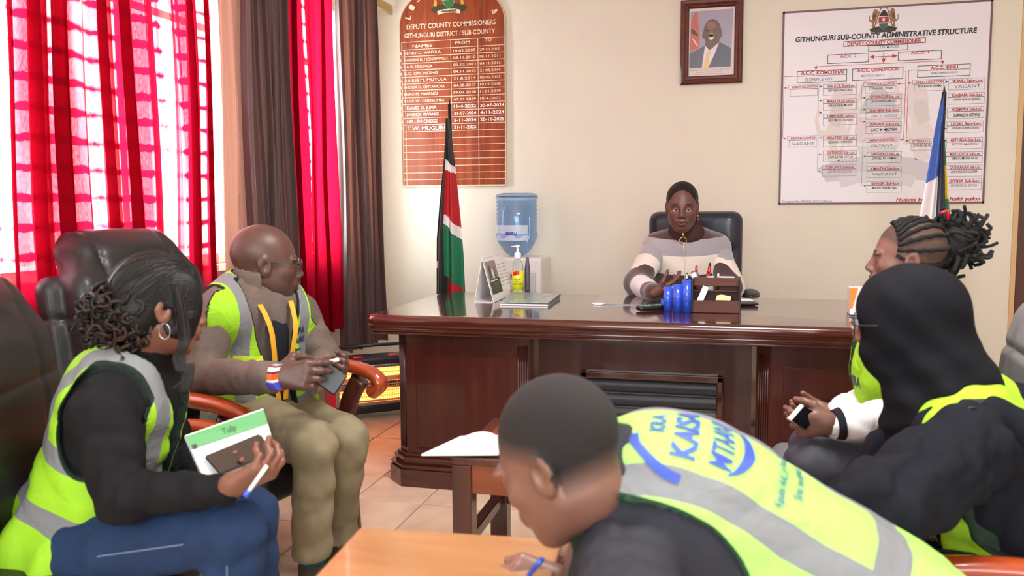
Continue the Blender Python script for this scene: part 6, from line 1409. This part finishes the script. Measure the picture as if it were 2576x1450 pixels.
# upper lids half closed
S = SDF((-.06, .05, -.02), (.06, .11, .03), .0022)
for s in (-1, 1): S.ell((s*.031, .0800, .0052), (.0168, .0163, .0100), k=0)
v, q = S.mesh(); v = relax(v, q, 1); R = np.array(fwd_frame(hf, hu)); w_ = v*SCH@R.T+A3(HC); link_obj('eyelid', np_mesh('eyelid', w_, q, {'hair': np.clip((.0015-np.abs(v[:, 2]+.0008))/.001, 0, 1)*(v[:, 1] > .085), 'lip': np.zeros(len(v))}), sk2, off_)
def band_mat(name, stops):
    m, nt, b = new_mat(name); a = N(nt, 'ShaderNodeAttribute'); a.attribute_name = 'band'; cr = N(nt, 'ShaderNodeValToRGB'); cr.color_ramp.interpolation = 'CONSTANT'; E = cr.color_ramp.elements
    E[0].position = 0; E[0].color = (*lin(stops[0][1]), 1); E[1].position = stops[1][0]; E[1].color = (*lin(stops[1][1]), 1)
    for p_, c_ in stops[2:]: e = E.new(p_); e.color = (*lin(c_), 1)
    link(nt, a.outputs['Fac'], cr.inputs[0]); link(nt, cr.outputs[0], b.inputs['Base Color']); b.inputs['Roughness'].default_value = .95; b.inputs['Sheen Weight'].default_value = .5
    tc = N(nt, 'ShaderNodeTexCoord'); n = N(nt, 'ShaderNodeTexNoise'); n.inputs['Scale'].default_value = 300; link(nt, tc.outputs['Object'], n.inputs['Vector']); bp = N(nt, 'ShaderNodeBump'); bp.inputs['Strength'].default_value = .5; bp.inputs['Distance'].default_value = .003; link(nt, n.outputs[0], bp.inputs['Height']); link(nt, bp.outputs[0], b.inputs['Normal']); return m
BR, GR, CRM, WH = (70, 50, 48), (158, 152, 160), (226, 214, 204), (218, 214, 220)
zc = lambda py: P(1725, py, 4.48).z
z_top, z1, z2, z3 = zc(540), zc(603), zc(645), zc(693)
tot = z_top-zc(800)
Mb = band_mat('striped_knit', [(0, BR), ((z_top-z1)/tot, GR), ((z_top-z2)/tot, CRM), ((z_top-z3)/tot, BR)])
S = SDF(*bounds(list((shR, shL))+[sp.pos(0), nk], .2), .007); trunk(S, sp, (shR, shL), .014, k=.06, w=1.02)
X, Y, Z = S._xyz((slice(None),)*3); S.v = S.v+fbm(22, 51, .004)(X, Y, Z).astype(np.float32)
sw = sdf_obj('sweater', S, Mb, off_, 1, {'band': lambda v: np.clip((z_top-v[:, 2]+.018*((v[:, 0]-sp.pos(1).x)/.2)**2)/tot, 0, .999)})
Ms = band_mat('striped_sleeve_knit', [(0, GR), (.20, CRM), (.40, BR), (.62, WH), (.90, BR)])
for (a, e, w_) in (aR, aL):
    L1, L2 = (e-a).length, (w_-e).length
    S = SDF(*bounds([a, e, w_], .1), .006); S.cone(a, e, .074, .066, .03); S.cone(e, w_, .060, .046, .03); X, Y, Z = S._xyz((slice(None),)*3); S.v = S.v+(fbm(30, 61, .004)(X, Y, Z)).astype(np.float32)
    d1, d2 = (e-a).normalized(), (w_-e).normalized()
    def bnd(v, a=a, e=e, d1=d1, d2=d2, L1=L1, L2=L2):
        p = v-A3(a); t1 = p@A3(d1); t2 = (v-A3(e))@A3(d2); t = np.where(t2 > 0, L1+t2, np.minimum(t1, L1)); return np.clip(t/(L1+L2), 0, .999)
    sdf_obj('sleeve', S, Ms, off_, 1, {'band': bnd})
# rolled collar, zip and ring pull
cN = HC.lerp(nk, .62)
S = SDF(*bounds([nk, cN], .15), .005); T1 = (cN-nk).normalized()+fw*.1; S.ell(nk+V((0, 0, .012))+fw*.016, (.100, .088, .046), k=0); S.ell(nk+V((0, 0, .040))+fw*.022, (.092, .082, .045), k=.02); S.cone(nk+V((0, 0, .03))+fw*.02, nk+V((0, 0, .085))+fw*.018, .084, .080, .02); S.cone(nk+fw*.022+V((0, 0, .07)), nk+fw*.022+V((0, 0, .20)), .066, .078, .012, 'sub'); sdf_obj('collar', S, cloth('brown_knit', BR, .95), off_, 1)
b = BM(); zt0 = P(1721, 612, 4.37); zp = [P(1721, 600, 4.385), P(1722, 625, 4.395), P(1723, 650, 4.40), P(1724, 680, 4.41), P(1725, 715, 4.43)]
me_ = sw.data; bv = BVHTree.FromPolygons([tuple(V(v.co)+LOC[sw.name]) for v in me_.vertices], [tuple(p.vertices) for p in me_.polygons]); zq = []
for t_ in [i/20 for i in range(21)]:
    p = P(1719+5*t_, 612+100*t_, 4.0); h_ = bv.ray_cast(p, (p-CAM).normalized()); 
    if h_[0]: zq.append(h_[0]-(p-CAM).normalized()*.003)
tube(b, zq, .004, 6, flat=(.006, .002, _r0)); obj('zip', b, M_CR, off_)
M_GOLD = mat('gold_metal', (212, 176, 110), .25, 1); b = BM(); rc = P(1718, 606, 4.33); tube(b, [rc+_r0*.0175*math.sin(a_)+V((0, 0, 1))*.0175*math.cos(a_) for a_ in [2*PI*i/20 for i in range(21)]], .0022, 6); cyl(b, rc+V((0, 0, .018)), rc+V((0, 0, .04)), .004); obj('ring_pull', b, M_GOLD, off_)
R3 = Matrix(fwd_frame(hf, hu))
S = SDF((-.12, -.15, -.10), (.12, .13, .16), .0036); S.ell((0, -.020, .040), (.0805, .100, .090), k=0); S.ell((0, .108, .012), (.074, .092, .088), k=.008, op='sub'); S.ell((0, .06, -.08), (.12, .10, .085), k=.01, op='sub')
X, Y, Z = S._xyz((slice(None),)*3); S.v = S.v+(.0004*np.sin(X*420+np.sin(Y*40)*2)).astype(np.float32); local_obj('hair', S, HC, hf, hu, SCH, M_HAIR, off_)
b = BM(); ec = HC+(R3 @ V((-.080, .004, -.052)))*SCH; tube(b, [ec+_r0*.005*math.sin(a_)+V((0, 0, 1))*.011*math.cos(a_) for a_ in [2*PI*i/16 for i in range(17)]], .002, 6); obj('earring', b, M_GOLD, off_)
p0, p1 = P(1660, 729, 4.05), P(1698, 722, 4.06); pen(p1, p0, .0042, M_WPLA, M_RED, lab='white and red pen held by the seated official', cap=.45)
# her high-backed black chair
oc = empty('office_chair', (sp.pos(0).x, sp.pos(0).y+.05, 0), 'high-backed black leather office chair behind the official', 'chair')
M_BLUELEA = mat('blue_black_leather', (34, 38, 52), .32, bump=.1, bscale=150, coat=.15)
cb_ = P(1748, 640, 4.86); Rb = np.array([[math.cos(-.12), -math.sin(-.12), 0], [math.sin(-.12), math.cos(-.12), 0], [0, 0, 1]])
S = SDF(*bounds([cb_], .62), .012); zt_ = P(1748, 532, 4.86).z; S.rbox((cb_.x, cb_.y, (zt_+.50)/2), (.262, .06, (zt_-.50)/2), .055, Rb); S.rbox((cb_.x, cb_.y-.03, zt_-.11), (.235, .05, .10), .045, Rb, k=.02); sdf_obj('backrest', S, M_BLUELEA, oc)
S = SDF(*bounds([V((cb_.x, cb_.y-.30, .5))], .36), .014); S.rbox((cb_.x, cb_.y-.30, .47), (.27, .26, .055), .05); sdf_obj('seat', S, M_BLUELEA, oc)
b = BM(); cyl(b, (cb_.x, cb_.y-.3, .08), (cb_.x, cb_.y-.3, .42), .03)
for k in range(5): a_ = 2*PI*k/5; tube(b, [(cb_.x, cb_.y-.3, .10), (cb_.x+.28*math.cos(a_), cb_.y-.3+.28*math.sin(a_), .055)], .022, 8)
obj('star_base', b, M_BLK, oc)
for k in range(5): a_ = 2*PI*k/5; b = BM(); cyl(b, (cb_.x+.28*math.cos(a_)-.02, cb_.y-.3+.28*math.sin(a_), .028), (cb_.x+.28*math.cos(a_)+.02, cb_.y-.3+.28*math.sin(a_), .028), .027); obj('caster', b, M_BLK, oc)
for px_, dd in ((1888, 4.55), (1600, 4.62)):
    q_ = P(px_, 741, dd); S = SDF(*bounds([q_], .2), .008); S.ell(q_, (.05, .13, .028), k=0); sdf_obj('armrest', S, M_LEAG, oc); b = BM(); tube(b, [q_-V((0, 0, .01)), V((q_.x, q_.y, .5)), V((cb_.x, cb_.y-.3, .44))], .015, 8); obj('arm_post', b, M_BLK, oc)
# ================================================================ man bending over the front table
sk3 = skin_mat('skin_tan_brown', (124, 86, 72), hair=(24, 23, 25)); ss = vd(.84, -.52, -.10); rr_ = vd(.24, .29, .92)
sp = Spine([P(2250, 1640, 1.36), P(2045, 1465, 1.37), P(1775, 1310, 1.40), P(1570, 1235, 1.42)], rr_, 1.0); nk = sp.pos(1)
R_ = sp.R(.9); shR = sp.pos(.88)+R_*.145+sp.F(.9)*.04; shL = sp.pos(.90)-R_*.165+sp.F(.9)*.02
aL = (shL, P(1585, 1560, 1.10), P(1400, 1640, 1.22)); aR = (shR, P(1600, 1370, 1.66), P(1440, 1470, 1.50))
hipc = sp.pos(0); fr = vd(-.80, 0, .2)
lR = (hipc+vd(0, 0, 1)*.1, hipc+vd(0, 0, 1)*.14+fr*.42-V((0, 0, .02)), hipc+vd(0, 0, 1)*.14+fr*.40-V((0, 0, .40))); lL = (hipc-vd(0, 0, 1)*.1, hipc-vd(0, 0, 1)*.14+fr*.42-V((0, 0, .02)), hipc-vd(0, 0, 1)*.14+fr*.40-V((0, 0, .40)))
hf = vd(-.74, -.48, .47); hu = vd(-.44, .87, .20); HC = P(1412, 1152, 1.33); SB = 1.04
hd = head_mesh(HC, hf, hu, SB, neck=nk, nr=.052, h=.0032)
def bm_mask(l):
    th = np.arctan2(l[:, 1]+.01, l[:, 2]-.0); side = l[:, 2]-(.005+.52*np.clip(l[:, 1], -.02, .12)+0); side = side+np.where(l[:, 1] < -.02, .045, 0)
    return np.clip(side/.040, 0, 1)**.7*.97*(np.abs(l[:, 0]) < .0835)+brows(l)
h1 = hand_pts(P(1415, 1472, 1.48), vd(-.95, .25, -.1), vd(-.2, -.6, .6), 1, (.55, .6, .7, .8), .8, .03, 1.0)
h2 = hand_pts(P(1395, 1642, 1.23), vd(-1, 0, .1), vd(0, -1, 0), 1, (.3, .3, .3, .3), .3, .05, 1.0)
bend = make_body('man bending over the front table to write, yellow vest with blue print', sk3, hd, [h1, h2], sp, (shR, shL), [aR, aL], [lR, lL], bm_mask)
M_DJ = cloth('charcoal_jacket', (50, 50, 58), .75, .3, 400, .08, vs=10)
jacket(bend, 'jacket', sp, (shR, shL), [aR, aL], M_DJ, off=.006, rr=(.078, .062, .056, .04), seed=71, wrinkle=.005, h=.006, collar=(HC.lerp(nk, .60), .080), extra=lambda S: S.cone(nk+sp.T(1)*.0, HC.lerp(nk, .66), .098, .090, .02))
trousers(bend, 'trousers', sp, [lR, lL], cloth('dark_trousers', (52, 52, 60)), h=.012)
VB = vest_mat('hi_vis_fabric_near', (158, 212, 104), (122, 124, 128), (34, 60, 42), .007)
vb = make_vest(bend, sp, (shR, shL), off=.022, open_w=.05, vneck=.1, hem=-.06, seed=73, bands=(.13,), stripe_x=.105, arm_x=.125, arm_r=(.095, .150), arm_drop=.075, flare=.05, h=.005, neck_r=.098, wrinkle=.003, m=VB)
M_PR = mat('vest_print_blue', (48, 74, 170), .6)
o_ = sp.pos(.80)-sp.F(.80)*.1+sp.R(.80)*.012; ux = sp.R(.80)*1.12; uy = sp.T(.80)*1.12; o2_ = sp.pos(.74)-sp.F(.74)*.1+sp.R(.74)*.02
project_text('vest_print', [('KAISA', -.066, .0, .066, .033, .03), ('MTAANI', -.058, -.052, .062, -.020, .02), ('KRA', -.02, .046, .03, .066, .02)]+arcpoly(0, .008, .105, .085, 105, 178, .012)+arcpoly(.0, .0, .085, .085, 212, 320, .0005, .017), o_, ux, uy, -sp.F(.66), vb, M_PR, bend)
project_text('small_vest_print', [('Kipusha AAS, Low Nosa, Gere', -.085, -.118, .085, -.104, .015), ('Sina na angali', -.05, -.146, .05, -.132, .015)], o2_, sp.R(.66), sp.T(.66), -sp.F(.66), vb, mat('vest_print_teal', (50, 90, 140), .6), bend)
p0, p1 = P(1318, 1462, 1.45), P(1366, 1405, 1.43); pen(p0, p1, .0042, M_BLUE, M_BLUE, lab='blue pen in the hand of the bending man', cap=.5)
# ================================================================ woman with tied dreadlocks
sk4 = skin_mat('skin_reddish_brown', (112, 76, 66)); fw = vd(-.95, 0, .30); rt = fw.cross(V((0, 0, 1)))
sp = Spine([P(2320, 1170, 2.62), P(2285, 1040, 2.60), P(2262, 920, 2.58), P(2290, 800, 2.55)], rt, .93); nk = sp.pos(1)
shL = P(2365, 870, 2.42); shR = P(2300, 860, 2.74)
aL = (shL, P(2350, 1035, 2.36), P(2105, 1068, 2.36)); aR = (shR, P(2230, 1000, 2.76), P(2110, 1040, 2.56))
lL = (P(2320, 1190, 2.52), P(2035, 1165, 2.40), P(2060, 1560, 2.40)); lR = (P(2320, 1170, 2.72), P(2045, 1125, 2.62), P(2060, 1500, 2.62))
hf = vd(-.93, -.02, .38); hu = vd(-.02, 1, 0); HC = P(2283, 652, 2.53); SD = .97
hd = head_mesh(HC, hf, hu, SD, female=True, neck=nk, nr=.047, jaw=.95)
h1 = hand_pts(P(2093, 1066, 2.35), vd(-1, -.04, .05), vd(-.1, .1, 1), -1, (.75, .85, .95, 1.0), .5, .05, .95)
h2 = hand_pts(P(2105, 1042, 2.55), vd(-1, -.1, -.1), vd(-.1, .7, -.3), 1, (.4, .4, .45, .5), .5, .05, .95)
drd = make_body('woman with tied black dreadlocks, grey trousers and white sleeves, behind the hijab wearer', sk4, hd, [h1, h2], sp, (shR, shL), [aR, aL], [lR, lL], lambda l: brows(l)+.6*np.clip((l[:, 2]-(.018+.55*np.clip(l[:, 1]-.0, -.06, .1)))/.02, 0, 1))
M_WS = cloth('white_cotton', (226, 222, 224), .8, .2, 300, .03)
jacket(drd, 'white_shirt', sp, (shR, shL), [aR, aL], M_WS, off=.0, rr=(.062, .055, .056, .046), seed=81, wrinkle=.005)
trousers(drd, 'trousers', sp, [lR, lL], cloth('grey_trousers', (74, 74, 84), .9, .3, 500), sc=.98, rr=(.095, .072, .064, .058), seed=83, h=.009)
vd_ = make_vest(drd, sp, (shR, shL), off=.030, open_w=.02, vneck=.16, hem=-.03, seed=85, bands=(), stripe_x=.5, flare=.05, arm_x=.12, m=vest_mat('hi_vis_plain', ps=.006))
b = BM(); w_ = aL[2]; d_ = (aL[2]-aL[1]).normalized(); cyl(b, w_-d_*.012, w_+d_*.008, .046, .040, 20); obj('black_cuff', b, cloth('black_rib', (34, 34, 40)), drd)
project_text('vest_logo', [('KRA', -.03, -.012, .03, .018, .03)], chest_pt(sp, -.07, sp.len*.62, .1), tuple(-sp.R(.62)), tuple(sp.T(.62)), tuple(sp.F(.62)), vd_, mat('vest_logo_navy', (50, 60, 110), .6), drd)
M4 = mat('phone_black_gloss', (16, 14, 18), .1, coat=1)
phd = plate4('mobile_phone', [(1990, 1058, 2.31), (2022, 1021, 2.33), (2060, 1044, 2.35), (2026, 1082, 2.33)], .009, M4, None, 'black mobile phone held by the woman with dreadlocks', 'phone')
plate4('white_edge', [(1986, 1054, 2.308), (2018, 1018, 2.328), (2023, 1022, 2.33), (1991, 1059, 2.31)], .009, M_WPLA, phd)
R3 = Matrix(fwd_frame(hf, hu)); BC = P(2395, 612, 2.56); bdir = V(R3.inverted() @ ((BC-HC)/SD))-V((0, -.014, .036)); paths = []
for i in range(19):
    a_ = -2.0+4.0*i/18; st_ = V((math.sin(a_), .88-.25*abs(math.sin(a_)), .95*math.cos(a_)+.12)); paths.append(shell_path(st_, bdir, (.0775, .100, .090), HC, R3, SD, 22, c0=(0, -.014, .036), wob=.0012))
b = BM()
for p in paths: tube(b, p, .0072, 8, rs=[.0062+.0014*math.sin(k*2.2) for k in range(len(p))])
obj('cornrows', b, M_DREAD, drd)['kind'] = 'stuff'
r_ = random.Random(12); S = SDF(*bounds([BC], .13), .006); S.ell(BC, (.062, .07, .062), k=0); sdf_obj('bun_core', S, M_DREAD, drd); b = BM()
for i in range(130):
    d_ = V((r_.gauss(.25, 1), r_.gauss(.1, 1), r_.gauss(0, 1))).normalized(); e_ = V((r_.gauss(0, 1), r_.gauss(0, 1), r_.gauss(-.3, 1))).normalized()
    p0 = BC+d_*.045; L_ = r_.uniform(.04, .062); pts = [p0, p0+d_*L_*.6, p0+d_*L_*.85+e_*.022, p0+d_*L_*.5+e_*.045, p0+d_*L_*.35+e_*.055]
    if r_.random() < .3: pts = [p0, p0+d_*L_*.6, p0+d_*L_*1.0+e_*.012, p0+d_*L_*1.25+e_*.03]
    tube(b, catmull(pts, 4), r_.uniform(.0045, .0065), 7)
obj('dreadlock_bun', b, M_DREAD, drd)['kind'] = 'stuff'
b = BM(); p_ = P(2366, 536, 2.5); tube(b, [p_, p_+vd(.8, .3, 0)*.02, p_+vd(1, -.9, 0)*.03], .005, 6); obj('red_hair_band', b, M_RED, drd)
# ================================================================ woman in black hijab, right foreground
fw = vd(-.93, 0, .25); rt = fw.cross(V((0, 0, 1)))
sp = Spine([P(2590, 1470, 1.92), P(2545, 1330, 1.92), P(2475, 1180, 1.92), P(2390, 1010, 1.92)], rt, 1.0); nk = sp.pos(1)
shL = P(2425, 1130, 1.77); shR = P(2380, 1030, 2.10)
aL = (shL, P(2205, 1290, 1.62), P(1985, 1425, 1.66)); aR = (shR, P(2200, 1250, 2.10), P(2050, 1330, 1.95))
lL = (P(2560, 1500, 1.84), P(2120, 1480, 1.72), P(2120, 1960, 1.72)); lR = (P(2560, 1480, 2.04), P(2120, 1430, 1.98), P(2120, 1850, 1.98))
hf = vd(-.88, -.10, .45); hu = vd(-.10, 1, .04); HC = P(2285, 812, 1.93); SH = 1.0
hd = head_mesh(HC, hf, hu, SH, female=True, neck=nk, nr=.05)
h1 = hand_pts(P(1980, 1428, 1.66), vd(-1, -.1, 0), vd(0, -1, 0), -1, (.3,)*4, .3, .05, .95); h2 = hand_pts(P(2045, 1333, 1.95), vd(-1, -.1, 0), vd(0, -1, 0), 1, (.3,)*4, .3, .05, .95)
hij = make_body('woman in a black hijab and black hooded top with yellow vest, right foreground', sk1, hd, [h1, h2], sp, (shR, shL), [aR, aL], [lR, lL], brows)
M_HB2 = cloth('navy_black_fleece', (24, 25, 33), .9, .25, 400, .08, vs=8)
jacket(hij, 'hooded_top', sp, (shR, shL), [aR, aL], M_HB2, off=.012, rr=(.094, .086, .082, .055), seed=91, wrinkle=.007)
trousers(hij, 'trousers', sp, [lL, lR], cloth('black_trousers', (30, 30, 36)), h=.012)
S = SDF(*bounds([nk], .26), .008); S.chain([nk-fw*.13+V((0, 0, -.01)), nk-fw*.155+rt*.03-V((0, 0, .06)), nk-fw*.11-rt*.13-V((0, 0, .03))], [.05, .055, .045], .04); S.cone(nk-fw*.05-rt*.13, nk+fw*.06-rt*.14-V((0, 0, .05)), .045, .03, .04); S.cone(nk-fw*.05+rt*.13, nk+fw*.06+rt*.13-V((0, 0, .03)), .045, .03, .04); S.cone(nk-fw*.13+V((0, 0, -.01)), nk-fw*.05+rt*.13, .05, .045, .04); sdf_obj('hood', S, M_HB2, hij, 1)
vh = make_vest(hij, sp, (shR, shL), off=.028, open_w=.03, vneck=.14, hem=-.06, seed=95, bands=(), stripe_x=.5, flare=.12, arm_x=.150, arm_r=(.115, .17), arm_drop=.14, m=vest_mat('hi_vis_plain_near', ps=.008, pipe=(28, 46, 34)), wrinkle=.005)
R3 = Matrix(fwd_frame(hf, hu)); S = SDF(*bounds([HC, nk], .30), .0055); Rm = np.array(fwd_frame(hf, hu))
S.ell(HC+R3 @ V((0, -.010, .028)), (.094, .122, .106), Rm, 0); S.ell(HC+R3 @ V((0, .005, -.05)), (.085, .108, .09), Rm, .04)
S.ell(HC+R3 @ V((0, -.065, -.09)), (.078, .07, .085), Rm, .05)
S.ell(nk+V((0, 0, .045))+fw*.01, (.115, .115, .085), k=.06); S.ell(nk+V((0, 0, -.03))+fw*.01, (.135, .13, .07), k=.06); S.ell(nk+fw*.04-V((0, 0, .09)), (.09, .10, .08), k=.05)
X, Y, Z = S._xyz((slice(None),)*3)
fwp = (X-HC.x)*fw.x+(Y-HC.y)*fw.y; dz_ = HC.z-Z
S.v = S.v+(.006*np.sin(58*(fwp+.75*dz_)+3*np.sin(9*dz_))*np.clip(.35+dz_*4, .25, 1)+.003*np.sin(100*(dz_-.35*fwp)+2)*np.clip(dz_*5, 0, 1)).astype(np.float32)
S.ell(HC+R3 @ V((.01, .128, -.016)), (.050, .045, .086), Rm, .012, 'sub')
sdf_obj('hijab', S, cloth('black_hijab', (17, 18, 24), .8, .2, 600, .05, vs=8), hij, 1)
Mh = Matrix.Translation(HC) @ R3.to_4x4() @ Matrix.Scale(1.08, 4); gl_ = glasses(hij, Mh, .028, .022, .0, mat('sunglass_lens', (70, 60, 64), .05, alpha=.6, coat=1))
project_text('vest_print', [('KAISA', -.09, .0, .09, .04, .03), ('MTAANI', -.08, -.06, .08, -.02, .03)]+arcpoly(0, 0, .12, .1, 200, 330, .012), sp.pos(.62)-sp.F(.62)*.1, sp.R(.62), sp.T(.62), -sp.F(.62), vh, M_PR, hij)
# ================================================================ chairs for the others
def chair_at(sp_dir, px, py, D, label, back=.05, **k):
    q = P(px, py, D); q.z = 0; f = flat(sp_dir).normalized(); return copy_tree(chA, q-f*back, yaw_of(f), label, **k)
chair_at(vd(.97, 0, .10), 345, 1400, 2.12, 'black leather armchair at the left edge under the woman in jeans', .04, skip='right', sx=.6, sz=.92)
chair_at(vd(-.93, 0, .25), 2575, 1500, 1.94, 'black leather armchair with orange arm under the woman in hijab', .02, sz=.8)
chair_at(vd(-.95, 0, .30), 2200, 1210, 2.64, 'black leather armchair with window sheen painted grey under the woman with dreadlocks', .02, sz=.9, skip='both', swap=mat('leather_window_sheen', (120, 120, 128), .3, bump=.1, bscale=150))  # black leather whose window reflection is put into an even grey colour
